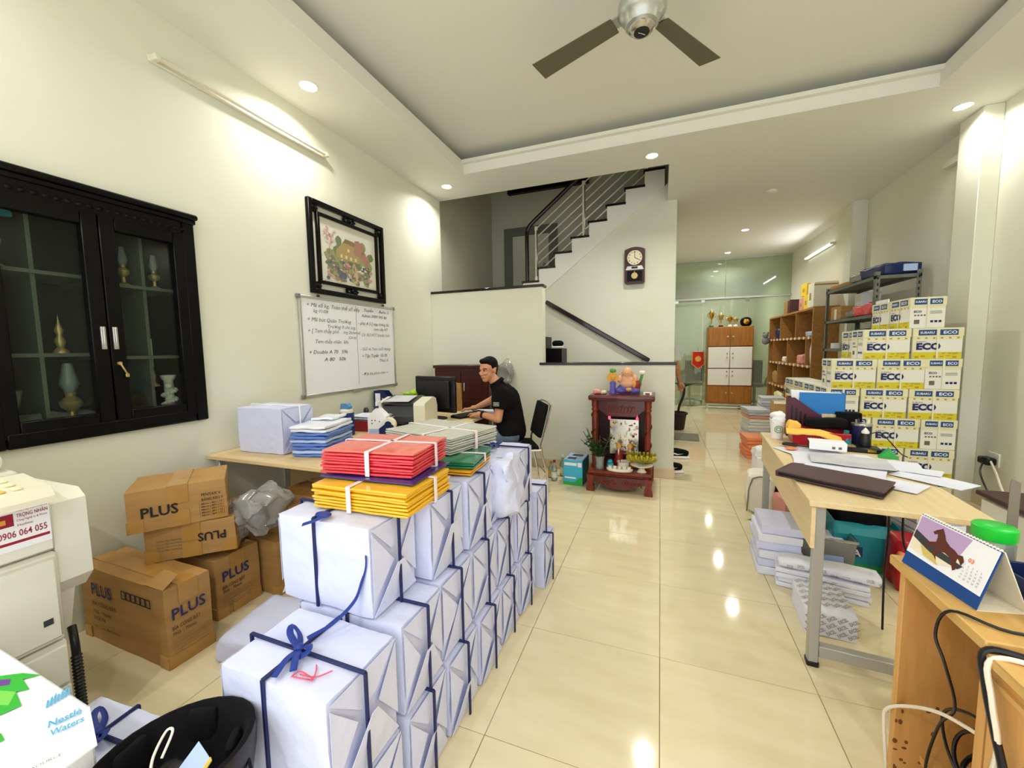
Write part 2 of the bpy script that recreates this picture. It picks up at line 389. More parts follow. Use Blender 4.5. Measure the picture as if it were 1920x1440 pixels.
# railing of the upper flight
rl = thing('stair_railing', 'white metal stair railing with dark curved wooden handrail', 'railing', (-1.2, 4.72, 2.435))
def rp(x, z, y=0): return (x + 1.2, y, z - 2.435)
for px, z0, z1 in ((-1.20, 2.40, 3.23), (-.485, 2.84, 3.78), (.36, 3.50, 4.42)):
    b = B(); b.cyl(rp(px, z0), rp(px, z1), .019, n=10); b.cyl(rp(px, z0), rp(px, z0 + .09), .027, n=10); b.cyl(rp(px, z1 - .05), rp(px, z1), .026, n=10); b.build('post', 'rail_white', rl)
    b = B(); b.cyl(rp(px + .02, z0 + .1, -.022), rp(px + .02, z1 - .06, -.022), .008, n=8); b.build('post_rod', 'steel', rl)
for k in range(6):
    z = 2.54 + .132 * k; x1 = .55
    b = B(); b.cyl(rp(-1.20, z), rp(x1, z + (x1 + 1.2) * .775), .009, n=8); b.build('rail_bar', 'rail_white', rl)
b = B(); b.tube([rp(-1.345, 2.36), rp(-1.345, 2.75), rp(-1.345, 3.12), rp(-1.325, 3.215), rp(-1.27, 3.285), rp(-1.1, 3.42), rp(-.6, 3.81), rp(.3, 4.52)], .03, 10, sub=5); b.build('handrail', 'handrail', rl)
hr = thing('wall_handrail', 'dark wooden handrail sloping along the wall below the clock', 'handrail', (-.3, 4.65, 1.66))
b = B(); b.box((-.86, -.028, -.032), (.86, .028, .032), .012, m4=Matrix.Rotation(math.atan2(.864, 1.438), 4, 'Y')); b.build('rail', 'handrail', hr)
for t in (-.75, 0, .75):
    b = B(); b.cyl((t * .857, .0, -t * .515 - .02), (t * .857, .05, -t * .515 - .06), .008); b.build('bracket', 'steel', hr)
# door at the landing
d1 = bpy.data.objects.new('door_1', None); C.objects.link(d1); d1['kind'] = 'structure'; d1.location = (-1.56, 5.6, 2.24)
b = B(); b.box((-.48, -.05, 0), (-.33, 0, 1.27)); b.box((.33, -.05, 0), (.48, 0, 1.27)); b.box((-.33, -.05, 1.13), (.33, 0, 1.27)); b.build('door_frame', 'shelf_grey', d1)
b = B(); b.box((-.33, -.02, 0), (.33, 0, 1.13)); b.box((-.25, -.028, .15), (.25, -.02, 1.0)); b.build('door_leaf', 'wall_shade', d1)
b = B(); b.cyl((.26, -.028, .6), (.26, -.07, .6), .012); b.sph((.26, -.075, .6), .024); b.build('door_knob', 'steel', d1)
w1 = bpy.data.objects.new('window_1', None); C.objects.link(w1); w1['kind'] = 'structure'; w1.location = (-1.3, 5.6, 4.08)
b = B(); b.box((-.65, -.09, 0), (.75, 0, .05)); b.box((-.65, -.09, .5), (.75, 0, .56)); b.box((-.65, -.09, .05), (-.58, 0, .5)); b.box((.68, -.09, .05), (.75, 0, .5)); b.build('window_frame', 'black_lacquer', w1)
b = B(); b.box((-.58, -.03, .05), (.68, -.02, .5)); b.build('window_pane', 'black_plastic', w1)
# ceiling with raised tray, stair opening at the back
b = B(); T = ZC + .10
b.box((-2.4, YF, ZC), (-1.5, 3.56, T)); b.box((2.545, YF, ZC), (3.34, 2.95, T)); b.box((-1.5, 2.95, ZC), (3.34, 3.56, T)); b.box((.64, 3.56, ZC), (3.34, 12.3, T)); b.box((-1.5, YF, ZC), (2.545, -2.2, T))
b.box((-2.5, YF - .1, T + .13), (3.4, 3.56, T + .25)); b.box((-2.5, YF - .1, T), (-1.72, 3.56, T + .13)); b.box((2.77, YF - .1, T), (3.4, 3.56, T + .13)); b.box((-1.72, 3.12, T), (2.77, 3.56, T + .13)); b.box((.64, 3.56, T), (3.4, 12.3, T + .1))
ceil = struct('ceiling', b, 'ceil')
b = B(); b.box((-1.53, 2.90, T), (2.575, 2.95, T + .035)); b.box((-1.53, -2.2, T), (-1.5, 2.95, T + .035)); b.box((2.545, -2.2, T), (2.575, 2.95, T + .035)); struct('trim_3', b, 'ceil')
# glass partition at the far end and the room behind it
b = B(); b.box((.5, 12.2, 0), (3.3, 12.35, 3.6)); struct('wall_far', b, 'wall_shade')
b = B(); b.box((.5, 5.75, 0), (.62, 12.3, ZC)); struct('wall_corridor_left', b, 'wall')
gp = bpy.data.objects.new('window_2', None); C.objects.link(gp); gp['kind'] = 'structure'; gp.location = (.62, 9.0, 0)
for x0, x1 in ((0, .86), (.87, 1.75), (1.76, 2.56)):
    b = B(); b.box((x0, 0, .02), (x1, .012, 2.46)); b.build('pane', 'green_glass', gp)
for x0, x1 in ((0, 1.3), (1.31, 2.56)):
    b = B(); b.box((x0, 0, 2.5), (x1, .012, ZC)); b.build('pane', 'green_glass', gp)
b = B(); b.box((0, -.02, 2.46), (2.57, .03, 2.50), .004); b.build('rail', 'alu', gp)
b = B(); b.box((0, -.02, ZC - .03), (2.57, .03, ZC)); b.build('top_channel', 'alu', gp)
for x in (.86, .50):
    b = B(); b.cyl((x, -.06, .9), (x, -.06, 1.25), .014, n=10); b.cyl((x, 0, .95), (x, -.06, .95), .008, n=8); b.cyl((x, 0, 1.2), (x, -.06, 1.2), .008, n=8); b.build('pull_handle', 'chrome', gp)
for x in (.30, .86, 1.75):
    b = B(); b.box((x - .04, -.008, 2.40), (x + .04, .02, 2.47), .003); b.build('patch_fitting', 'chrome', gp)
# ---------------------------------------------------------------- downlights
def downlight(x, y, label, w=DOWN_W, z=ZC):
    t = thing('downlight', label, 'downlight', (x, y, z), 0, 'recessed ceiling downlights')
    b = B(); b.lathe([(.052, -.001), (.062, -.006), (.066, -.004), (.066, 0)], n=24); b.build('trim_ring', 'white_paint', t)
    b = B(); b.lathe([(.001, -.0045), (.05, -.0045), (.051, -.002), (.001, -.002)], n=24); b.build('diffuser', 'lamp', t)
    ld = bpy.data.lights.new('downlight_lamp', 'AREA'); ld.shape = 'DISK'; ld.size = .1; ld.energy = w; ld.color = (1, .985, .93); ld.spread = R(150)
    lo = bpy.data.objects.new('downlight_lamp', ld); C.objects.link(lo); lo.parent = t; lo.location = (0, 0, -.009)
downlight(-1.87, 1.19, 'lit round downlight above the wall-mounted tube lamp', DOWN_W * .55)
downlight(-1.84, 3.17, 'lit round downlight in the ceiling corner by the stairwell', DOWN_W * .6)
downlight(.47, 3.29, 'lit round downlight in front of the stairs, below the tray edge', DOWN_W * 1.25)
downlight(1.89, 6.66, 'lit round downlight, nearer of two in the rear corridor ceiling')
downlight(1.87, 8.40, 'lit round downlight just in front of the glass partition')
downlight(2.90, 3.36, 'lit round downlight at the head of the right wall pier', DOWN_W * .4)
downlight(2.92, 1.19, 'round downlight over the right side desk', DOWN_W * .7)
downlight(-1.87, -.9, 'round downlight over the copier', DOWN_W * .5)
downlight(2.92, -.9, 'round downlight over the near right corner', DOWN_W * .6)
downlight(-.5, -2.45, 'added unseen downlight in the front ceiling strip, left one', DOWN_W * 1.2)  # unseen lamp, added behind the camera to brighten the room
downlight(1.5, -2.45, 'added unseen downlight in the front ceiling strip, right one', DOWN_W * 1.2)  # unseen twin lamp, added to lift the parcels, floor and walls
downlight(1.9, 10.6, 'added unseen downlight brightening the room behind the glass', 60)  # unseen lamp, added so the room past the partition is lit
sm = thing('smoke_detector', 'small round white detector on the rear ceiling', 'detector', (1.87, 4.84, ZC))
b = B(); b.lathe([(.06, 0), (.058, -.018), (.045, -.03), (.001, -.032)], n=20); b.build('housing', 'white_plastic', sm)
# ---------------------------------------------------------------- tube lamps
def tube_lamp(loc, rz, ln, lit, label):
    t = thing('tube_lamp', label, 'tube lamp', loc, rz)
    b = B(); b.box((-ln / 2, -.022, -.02), (ln / 2, 0, .02), .004); b.build('batten', 'cream_plastic', t)
    b = B(); b.cyl((-ln / 2 + .03, -.052, 0), (ln / 2 - .03, -.052, 0), .014, n=12); b.build('tube', 'tube_lit' if lit else 'tube_off', t)
    for s_ in (-1, 1):
        b = B(); b.box((s_ * (ln / 2 - .02) - .018, -.07, -.018), (s_ * (ln / 2 - .02) + .018, 0, .018), .006); b.build('lamp_holder', 'cream_plastic', t)
    return t
tube_lamp((XL, .97, 3.08), R(90), 1.27, False, 'unlit fluorescent tube lamp high on the left wall')
tb = tube_lamp((XR - .001, 7.4, 3.03), R(-90), 1.3, True, 'lit fluorescent tube lamp high on the rear right wall')
ld = bpy.data.lights.new('tube_lamp_light', 'AREA'); ld.shape = 'RECTANGLE'; ld.size = 1.2; ld.size_y = .03; ld.energy = 9; ld.color = (.94, .97, 1)
lo = bpy.data.objects.new('tube_lamp_light', ld); C.objects.link(lo); lo.parent = tb; lo.location = (0, -.075, 0); lo.rotation_euler = (R(-75), 0, 0)
rc = thing('tube_lamp_end', 'small white tube lamp end high on the right wall behind the pier', 'junction box', (XR, 3.95, 3.12))  # plain box for the visible end of an unlit tube lamp
b = B(); b.box((-.05, -.12, -.035), (0, .12, .035), .006); b.build('housing', 'white_plastic', rc)
# ---------------------------------------------------------------- ceiling fan
fan = thing('ceiling_fan', 'silver ceiling fan with dark olive blades and black hub badge', 'ceiling fan', (.456, 1.275, T + .13))
zf = T + .13
def fz(z): return z - zf
b = B(); b.lathe([(.06, 0), (.06, -.05), (.02, -.07), (.001, -.07)], n=20); b.build('canopy', 'fan_silver', fan)
b = B(); b.cyl((0, 0, -.05), (0, 0, fz(3.36)), .012); b.build('rod', 'fan_silver', fan)
b = B(); b.lathe([(.001, fz(3.37)), (.075, fz(3.36)), (.115, fz(3.335)), (.13, fz(3.29)), (.13, fz(3.25)), (.112, fz(3.225)), (.098, fz(3.215)), (.092, fz(3.19)), (.085, fz(3.18)), (.001, fz(3.18))], n=36); b.build('motor_housing', 'fan_silver', fan)
b = B(); b.lathe([(.001, fz(3.185)), (.072, fz(3.182)), (.072, fz(3.165)), (.055, fz(3.15)), (.001, fz(3.148))], n=30); b.build('cap', 'silver', fan)
b = B(); b.lathe([(.001, fz(3.1485)), (.042, fz(3.1485)), (.042, fz(3.1455)), (.001, fz(3.1445))], n=24); bd = b.build('badge', 'black_plastic', fan)
b = B(); b.tube([(-.018, -.010, fz(3.1435)), (0, .002, fz(3.1430)), (.016, .018, fz(3.1435))], .0018, 6); b.build('badge_mark', 'silver', bd)
for a in (157, 57.5, 285):
    m4 = Matrix.Rotation(R(a), 4, 'Z')
    b = B(); b.sheet([m4 @ Vector(p) for p in ((.17, -.055, fz(3.262)), (.74, -.075, fz(3.268)), (.74, .065, fz(3.292)), (.17, .045, fz(3.28)))], .005); bl = b.build('blade', 'fan_blade', fan)
    b = B(); b.sheet([m4 @ Vector(p) for p in ((.10, -.03, fz(3.270)), (.24, -.035, fz(3.272)), (.24, .03, fz(3.284)), (.10, .03, fz(3.282)))], .012); b.build('blade_bracket', 'fan_silver', bl)
# ================================================================ LEFT SIDE
def inv(t): return (Matrix.Translation(t.location) @ Matrix.Rotation(t.rotation_euler.z, 4, 'Z')).inverted()
# ---- built-in display cabinet
dc = thing('display_cabinet', 'black wooden glazed display cabinet built into the left wall', 'cabinet', (XL, .03, .987)); I = inv(dc)
Y0, Y1, Z0, Z1, XF = -.43, .49, .987, 2.24, XL + .035
b = B(); b.box((XL - .005, Y0, Z0), (XF, Y0 + .07, Z1), .006); b.box((XL - .005, Y1 - .07, Z0), (XF, Y1, Z1), .006); b.box((XL - .005, Y0 + .07, Z0), (XF, Y1 - .07, Z0 + .07), .006); b.box((XL - .005, Y0 + .07, Z1 - .12), (XF, Y1 - .07, Z1), .006); b.build('frame', 'black_lacquer', dc, I)
b = B(); b.box((XL, Y0 - .012, Z1 - .02), (XF + .03, Y1 + .012, Z1 + .012), .008); b.box((XL, Y0 - .004, Z1 - .045), (XF + .015, Y1 + .004, Z1 - .02), .005); b.build('cornice', 'black_lacquer', dc, I)
b = B()
for k in range(22):
    y = Y0 + .05 + k * .0385; b.sph((XF, y, Z1 - .085), (.006, .013, .011), u=8, v=6)
b.build('carved_frieze', 'black_lacquer', dc, I)
b = B(); b.box((XL - .41, NY0 + .01, NZ0), (XL - .395, NY1 - .01, NZ1)); b.build('back_panel', 'cavity', dc, I)
b = B(); b.box((XL - .395, NY0, NZ0), (XL - .02, NY0 + .015, NZ1)); b.box((XL - .395, NY1 - .015, NZ0), (XL - .02, NY1, NZ1)); b.box((XL - .395, NY0, NZ0), (XL - .02, NY1, NZ0 + .012)); b.box((XL - .395, NY0, NZ1 - .015), (XL - .02, NY1, NZ1)); b.build('carcass', 'black_lacquer', dc, I)
for z, y0, y1 in ((1.80, NY0, .03), (1.78, .03, NY1), (1.40, NY0, .03), (1.38, .03, NY1)):
    b = B(); b.box((XL - .395, y0, z), (XL - .06, y1, z + .018)); b.build('shelf', 'shelf_grey', dc, I)
for y in (-.19, .255):
    b = B(); b.box((XL - .39, y, NZ0), (XL - .08, y + .016, NZ1)); b.build('divider', 'shelf_grey', dc, I)
for y0, y1, hy in ((NY0 + .02, .028, .006), (.032, NY1 - .02, .055)):
    b = B(); s_ = .065; x0, x1 = XL - .01, XF - .002
    b.box((x0, y0, NZ0), (x1, y0 + s_, NZ1 - .06), .004); b.box((x0, y1 - s_, NZ0), (x1, y1, NZ1 - .06), .004); b.box((x0, y0 + s_, NZ0), (x1, y1 - s_, NZ0 + .075), .004); b.box((x0, y0 + s_, NZ1 - .13), (x1, y1 - s_, NZ1 - .06), .004)
    dr = b.build('door', 'black_lacquer', dc, I)
    b = B(); b.box((x0 + .012, y0 + s_, NZ0 + .075), (x0 + .016, y1 - s_, NZ1 - .13)); b.build('pane', 'pane', dr)
    b = B(); b.box((XF - .004, hy - .010, 1.435), (XF + .006, hy + .010, 1.552), .002); b.box((XF + .006, hy - .003, 1.437), (XF + .012, hy + .003, 1.55), .002); b.build('handle', 'alu', dr)
b = B(); b.cyl((XF, .06, 1.36), (XF + .012, .06, 1.36), .009); b.tube([(XF + .01, .06, 1.36), (XF + .018, .07, 1.33), (XF + .014, .085, 1.30)], .004, 6); b.box((XF + .008, .078, 1.285), (XF + .014, .094, 1.305), .002); b.build('key', 'brass', dc, I)
def ornament(kind, x, y, z, label):
    t = thing(kind, label, kind.replace('_', ' '), (x, y, z)); return t
def oil_lamp(x, y, z, s, label):
    t = thing('oil_lamp', label, 'oil lamp', (x, y, z), 0, 'ornaments in the display cabinet')
    b = B(); b.lathe([(.05 * s, 0), (.05 * s, .01 * s), (.018 * s, .03 * s), (.014 * s, .08 * s), (.045 * s, .11 * s), (.05 * s, .14 * s), (.02 * s, .17 * s), (.024 * s, .19 * s)], n=16); b.build('base', 'brass', t)
    b = B(); b.lathe([(.022 * s, .19 * s), (.042 * s, .24 * s), (.03 * s, .30 * s), (.02 * s, .36 * s)], n=16); b.build('chimney', 'clear_jar', t)
oil_lamp(XL - .12, -.30, 1.818, .9, 'brass oil lamp on the upper left shelf of the black cabinet')
oil_lamp(XL - .12, -.08, 1.042, .9, 'glass and brass oil lamp low behind the left cabinet door')
oil_lamp(XL - .12, .19, 1.798, .6, 'small oil lamp on the upper right shelf, left of the divider')
oil_lamp(XL - .12, .34, 1.798, .55, 'small oil lamp on the upper right shelf, right of the divider')
t = thing('finial', 'slim gilt finial on the middle left shelf of the cabinet', 'ornament', (XL - .11, -.10, 1.418)); b = B(); b.lathe([(.03, 0), (.03, .01), (.012, .03), (.022, .06), (.01, .09), (.018, .115), (.006, .15), (.001, .19)], n=14); b.build('body', 'brass', t)
t = thing('glass_goblet', 'clear footed goblet low in the left cell of the cabinet', 'goblet', (XL - .12, -.29, 1.042)); b = B(); b.lathe([(.035, 0), (.03, .008), (.006, .02), (.006, .09), (.03, .12), (.045, .2), (.042, .2), (.02, .11)], n=16); b.build('bowl', 'clear_jar', t)
t = thing('candlestick', 'tall slim candlestick beside the white statuette in the cabinet', 'candlestick', (XL - .16, .31, 1.21)); b = B(); b.lathe([(.03, 0), (.028, .01), (.009, .03), (.014, .06), (.007, .1), (.007, .12)], n=12); b.build('stem', 'brass', t); b = B(); b.cyl((0, 0, .12), (0, 0, .29), .008); b.build('candle', 'porcelain', t)
t = thing('statuette', 'white porcelain dragon column statuette in the right cell of the cabinet', 'statuette', (XL - .10, .355, 1.042))
b = B(); b.lathe([(.04, 0), (.04, .02), (.024, .03), (.024, .20), (.035, .215), (.04, .235), (.001, .24)], n=16)
for k in range(26):
    a = k * .62; b.sph((.03 * math.cos(a), .03 * math.sin(a), .02 + k * .0055), (.014, .014, .012), u=8, v=6)
b.sph((.03, -.02, .17), (.018, .018, .02)); b.build('body', 'porcelain', t)
t = thing('turquoise_bundle', 'turquoise cloth bundle at the top left of the cabinet', 'bundle', (XL - .11, -.30, 2.045)); b = B(); b.soft((-.06, -.07, 0), (.06, .07, .12), 5, .03, .02, 14, 3); b.build('cloth', 'turquoise', t)
t = thing('plastic_wrap', 'crumpled clear plastic on the cabinet floor', 'plastic wrap', (XL - .2, -.12, 1.044)); b = B(); b.soft((-.1, -.17, .0), (.08, .16, .07), 7, .03, .03, 14, 5, smooth=False); b.build('sheet', 'clear_grey', t)
# ---- framed picture
pc = thing('framed_picture', 'embroidered cottage picture in double black carved frame', 'picture', (XL, 1.85, 1.90), R(90))
# local: x runs along the wall (world +y), -y into the room
W2, H = .475, .775
def rect_frame(b, x0, x1, z0, z1, w, y0, y1, bev=.004):
    b.box((x0, y0, z0), (x0 + w, y1, z1), bev); b.box((x1 - w, y0, z0), (x1, y1, z1), bev); b.box((x0 + w, y0, z0), (x1 - w, y1, z0 + w), bev); b.box((x0 + w, y0, z1 - w), (x1 - w, y1, z1), bev)
b = B(); rect_frame(b, -W2, W2, 0, H, .04, -.04, -.003); b.build('outer_frame', 'black_lacquer', pc)
b = B(); rect_frame(b, -W2 + .09, W2 - .09, .09, H - .09, .028, -.035, -.003); b.build('inner_frame', 'black_lacquer', pc)
for x in (-W2 + .066, 0, W2 - .066):
    for z in (.066, H - .066):
        b = B()
        for k in range(9):
            a = k * .7; b.sph((x + (.045 if x == 0 else .03) * math.cos(a) * (1.5 if x == 0 else 1), -.02, z + .026 * math.sin(a)), (.019, .012, .013), u=8, v=6)
        b.sph((x, -.025, z), (.03, .015, .02), u=8, v=6); b.build('carving', 'black_lacquer', pc)
x0, x1, z0, z1 = -W2 + .118, W2 - .118, .118, H - .118
b = B(); b.box((x0, -.012, z0), (x1, -.004, z1)); b.build('mount', 'paper_cream', pc)
b = B(); b.box((x0 + .02, -.014, z0 + .02), (x1 - .02, -.012, z1 - .02)); pic = b.build('picture_sheet', 'pic_sky', pc)
prn = random.Random(3)
yy = [-.0142]
def patch(b, pts, mi):
    yy[0] -= .00002; b.sheet([(p[0], yy[0], p[1]) for p in pts], .0002, mi)
def blob(b, cx, cz, rx, rz, mi, n=11):
    patch(b, [(cx + rx * math.cos(2 * math.pi * k / n) * prn.uniform(.75, 1.15), cz + rz * math.sin(2 * math.pi * k / n) * prn.uniform(.75, 1.15)) for k in range(n)], mi)
b = B()
pm_ = ['pic_sky', 'pic_green', 'pic_green2', 'pic_house', 'pic_roof', 'pic_pink', 'pic_path', 'pic_blue', 'pic_window', 'pic_rose', 'horse']
def cl(v, lo, hi): return max(lo, min(hi, v))
cz = (z0 + z1) / 2
for k in range(70): blob(b, prn.uniform(-.27, .28), prn.uniform(z0 + .05, cz + .06 - .1 * prn.random()), prn.uniform(.03, .06), prn.uniform(.025, .045), prn.choice([1, 2, 1, 2]))
for k in range(16): blob(b, prn.choice([prn.uniform(.10, .24), prn.uniform(-.2, -.1)]), prn.uniform(cz - .02, cz + .14), .04, .05, prn.choice([1, 9, 2]))
patch(b, [(-.17, cz - .04), (.12, cz - .05), (.12, cz + .06), (.06, cz + .10), (-.08, cz + .11), (-.17, cz + .03)], 3)
patch(b, [(-.13, cz + .06), (-.05, cz + .15), (.10, cz + .14), (.15, cz + .05), (.04, cz + .055), (-.02, cz + .10), (-.07, cz + .05)], 4)
patch(b, [(.05, cz + .03), (.15, cz + .02), (.13, cz + .17), (.07, cz + .16)], 9)
for wx, wz in ((-.12, cz - .015), (-.06, cz - .015), (.0, cz - .02), (.06, cz - .02), (-.03, cz + .05)): patch(b, [(wx, wz - .014), (wx + .026, wz - .014), (wx + .026, wz + .016), (wx, wz + .016)], 8)
patch(b, [(.02, z0 + .03), (.12, z0 + .03), (.07, cz - .08), (.05, cz - .05), (.03, cz - .08)], 6)
patch(b, [(-.20, z0 + .06), (-.06, z0 + .05), (-.04, z0 + .12), (-.14, z0 + .14)], 7)
for k in range(90): blob(b, prn.uniform(-.29, .28), prn.uniform(z0 + .035, cz - .06), prn.uniform(.01, .025), prn.uniform(.008, .018), prn.choice([1, 2, 9, 5, 7, 2]), 7)
for k in range(26): blob(b, prn.uniform(-.30, -.17), prn.uniform(cz + .04, cz + .2), prn.uniform(.008, .02), prn.uniform(.006, .014), prn.choice([5, 5, 0]), 6)
b.build('embroidery', pm_, pic)
for p0, p1 in (((-.26, cz - .02), (-.235, cz + .12)), ((-.235, cz + .12), (-.28, cz + .2)), ((-.235, cz + .12), (-.19, cz + .19)), ((-.24, cz + .08), (-.18, cz + .12))):
    b = B(); b.cyl((p0[0], yy[0] - .0005, p0[1]), (p1[0], yy[0] - .0005, p1[1]), .003, .0015, 6); b.build('stitched_branch', 'pic_pink', pic)
# ---- whiteboard
wbd = thing('whiteboard', 'wall-mounted whiteboard covered with handwritten notes', 'whiteboard', (XL, 1.853, 1.04), R(90))
b = B(); b.box((-.6, -.018, 0), (.6, -.004, .82)); b.build('board', 'paper_plain', wbd)
b = B(); rect_frame(b, -.61, .61, -.01, .83, .022, -.026, -.002, .003); b.build('frame', 'alu', wbd)
for x in (-.61, .61):
    for z in (0, .82):
        b = B(); b.box((x - .018, -.029, z - .018), (x + .018, -.002, z + .018), .006); b.build('corner_cap', 'grey_plastic', wbd)
for x in (-.4, .45):
    b = B(); b.box((x - .012, -.02, .83), (x + .012, -.004, .85), .003); b.build('hanging_clip', 'dark_grey', wbd)
b = B(); b.box((-.05, -.03, -.018), (.05, -.01, -.008), .002); b.build('pen_clip', 'alu', wbd)
wr = [(-.54, .745, '+ Mã số kg, Toàn thể số xếp', .045, 1, .62), (-.47, .70, 'kg 01/08', .04, 1, .16), (-.54, .625, '+ Mã bút Quân Trường', .045, 1, .5), (-.33, .575, 'Trường 0 chí trg', .04, 1, .34), (-.54, .53, '+ [ Tem thầy phô', .045, 2, .34), (-.14, .53, 'trg 2h/email', .04, 2, .22), (-.08, .485, '(Cơ ks)', .035, 2, .1), (-.47, .44, 'Tem thầy nhân  khi', .045, 2, .38),
      (-.54, .35, '+ Double A 70   59k', .045, 0, .44), (-.38, .285, 'A 80   50k', .045, 0, .26),
      (.14, .755, 'Tuyến      Buôn 5', .04, 0, .38), (.11, .70, 'Admin 0909 995 86', .042, 0, .38), (.06, .625, '- phụ A 5 [ nạp lương 5k', .042, 0, .46), (.28, .575, 'com cấp KT', .04, 0, .22), (.10, .515, 'C6 362 HTT khoản 3cm', .042, 3, .42), (.07, .375, '- Gửi và Tem cuối tháng', .04, 1, .46), (.09, .305, '+ Tập Tuyến  05-95', .045, 0, .38), (.34, .255, 'Thứ 5', .04, 0, .14), (.08, .13, '- Đặt bìa phun màu ✓', .038, 3, .40)]
b = B()
for x, z, s_, sz, mi, w in wr: b.text(s_, sz, (x, -.0185, z), (1, 0, 0), (0, 0, 1), mi, shear=.25, width=w, bold=.0)
b.box((.035, -.0188, .05), (.038, -.018, .80), 0, 2)
b.build('handwriting', ['ink_black', 'ink_green', 'ink_grey', 'rust'], wbd)
# ---- left desks
def desk(name, label, lo, hi, z, th, legm, topm, legs, panel=None, rz=0, loc=None):
    c = loc or ((lo[0] + hi[0]) / 2, (lo[1] + hi[1]) / 2, 0); t = thing(name, label, 'desk', c, rz)
    hx, hy = (hi[0] - lo[0]) / 2, (hi[1] - lo[1]) / 2
    b = B(); b.box((-hx, -hy, z - th), (hx, hy, z), .003); b.build('tabletop', topm, t)
    for sx, sy in ((-1, -1), (1, -1), (1, 1), (-1, 1)):
        b = B(); x = sx * (hx - legs); y = sy * (hy - legs); b.box((x - .02, y - .02, 0), (x + .02, y + .02, z - th), .004); b.build('leg', legm, t)
    return t, hx, hy
dl, hx, hy = desk('wooden_desk', 'pale wooden desk by the left wall loaded with white parcels', (-2.16, .47), (-.98, 1.07), .75, .025, 'leg_grey', 'desk_wood_x', .05)
b = B(); b.box((-hx + .05, hy - .06, .35), (hx - .05, hy - .045, .72)); b.build('modesty_panel', 'desk_wood_x', dl)
dm, hx, hy = desk('computer_desk', 'pale computer desk carrying the monitor and printer', (-2.16, 1.28), (-1.12, 2.86), .72, .025, 'leg_grey', 'desk_wood', .05)
b = B(); b.box((hx - .07, -hy + .05, .4), (hx - .055, hy - .8, .69)); b.build('modesty_panel', 'desk_wood', dm)
# ---- cardboard cartons
KB = ['kraft', 'kraft_tape', 'ink_navy', 'ink_black', 'ink_grey']
def carton(label, loc, rz, sx, sy, sz, txt=(), tilt=0, open_flap=False):
    t = thing('cardboard_box', label, 'cardboard box', loc, rz, 'brown cardboard cartons under the left desk')
    if tilt: t.rotation_euler = (tilt[0], tilt[1], rz)
    b = B(); b.soft((-sx / 2, -sy / 2, 0), (sx / 2, sy / 2, sz), 5, .004, .003, 6, int(sx * 100), smooth=False); b.build('body', 'kraft', t)
    b = B(); b.box((-sx / 2 - .002, -.002, sz - .001), (sx / 2 + .002, .002, sz + .002), 0); b.build('lid_seam', 'ink_grey', t)
    b = B(); b.box((-sx / 2 - .003, -.04, sz - .0), (sx / 2 + .003, .04, sz + .0035)); b.box((-sx / 2 - .0035, -.04, sz - .09), (-sx / 2 + .001, .04, sz)); b.box((sx / 2 - .001, -.04, sz - .09), (sx / 2 + .0035, .04, sz + .002)); b.box((sx / 2 - .001, -.04, 0), (sx / 2 + .0035, .04, .08)); b.build('packing_tape', 'kraft_tape', t)
    for sx_, sy_ in ((1, -1), (1, 1), (-1, -1)):
        b = B()
        x = sx_ * sx / 2; y = sy_ * sy / 2
        b.box((min(x, x - sx_ * .06), y - .003 if sy_ < 0 else y - .001, sz * .0 + .001), (max(x, x - sx_ * .06), y + .001 if sy_ < 0 else y + .003, .06)); b.box((x - .001 if sx_ > 0 else x - .003, min(y, y - sy_ * .06), .001), (x + .003 if sx_ > 0 else x + .001, max(y, y - sy_ * .06), .06)); b.build('corner_tape', 'kraft_tape', t)
    if txt:
        b = B()
        for face, body, size, u, v, mi, w, flip in txt:
            g = -1 if flip else 1
            if face == '+x': b.text(body, size, (sx / 2 + .004, u, v), (0, g, 0), (0, 0, g), mi, bold=.02 if size > .04 else .005, width=w)
            elif face == '-y': b.text(body, size, (u, -sy / 2 - .004, v), (g, 0, 0), (0, 0, g), mi, bold=.02 if size > .04 else .005, width=w)
            else: b.text(body, size, (u, v, sz + .003), (0, 1, 0), (-1, 0, 0), mi, width=w)
        b.build('lettering', KB, t)
    return t
def end_txt(y0, sz, s=1.0):
    r = [('+x', 'PLUS', .075 * s, y0, sz * .60, 2, .145 * s, 0), ('+x', 'BÌA CÒNG BẬT', .026 * s, y0, sz * .47, 3, .12 * s, 0), ('+x', '7N5 - 70mm', .022 * s, y0, sz * .40, 3, .10 * s, 0)]
    for k in range(5): r.append(('+x', 'quy cách đóng gói thùng carton bảo quản nơi khô ráo', .009 * s, y0, sz * (.34 - .045 * k), 4, .165 * s * (1 - .06 * (k % 3)), 0))
    return r
# big box: front face looks to -y, end face (+x) towards the aisle
bt = end_txt(-.085, .37) + [('-y', 'PLUS', .085, -.32, .24, 2, .17, 0), ('-y', 'BÌA CÒNG BẬT', .03, -.32, .185, 3, .2, 0), ('-y', '7N5 - 70mm', .026, -.32, .145, 3, .15, 0), ('-y', 'SIZE F4', .026, -.32, .11, 3, .1, 0), ('-y', 'QTY: 12 pcs   Made in Vietnam', .018, -.32, .07, 3, .22, 0)]
bx1 = carton('large open-flapped brown carton nearest the copier, front of the pile', (-1.78, -.095, 0), R(-1), .68, .19, .37, [])
b = B()
for body, size, u, v, mi, w in [(s_[1], s_[2], s_[3], s_[4], s_[5], s_[6]) for s_ in end_txt(-.075, .37, .95)]: b.text(body, size, (.344, u, v), (0, 1, 0), (0, 0, 1), mi, bold=.015 if size > .04 else 0, width=w)
for f_, body, size, u, v, mi, w, fl in [x for x in bt if x[0] == '-y']: b.text(body, size, (u + .08, -.099, v), (1, 0, 0), (0, 0, 1), mi, bold=.015 if size > .04 else 0, width=w)
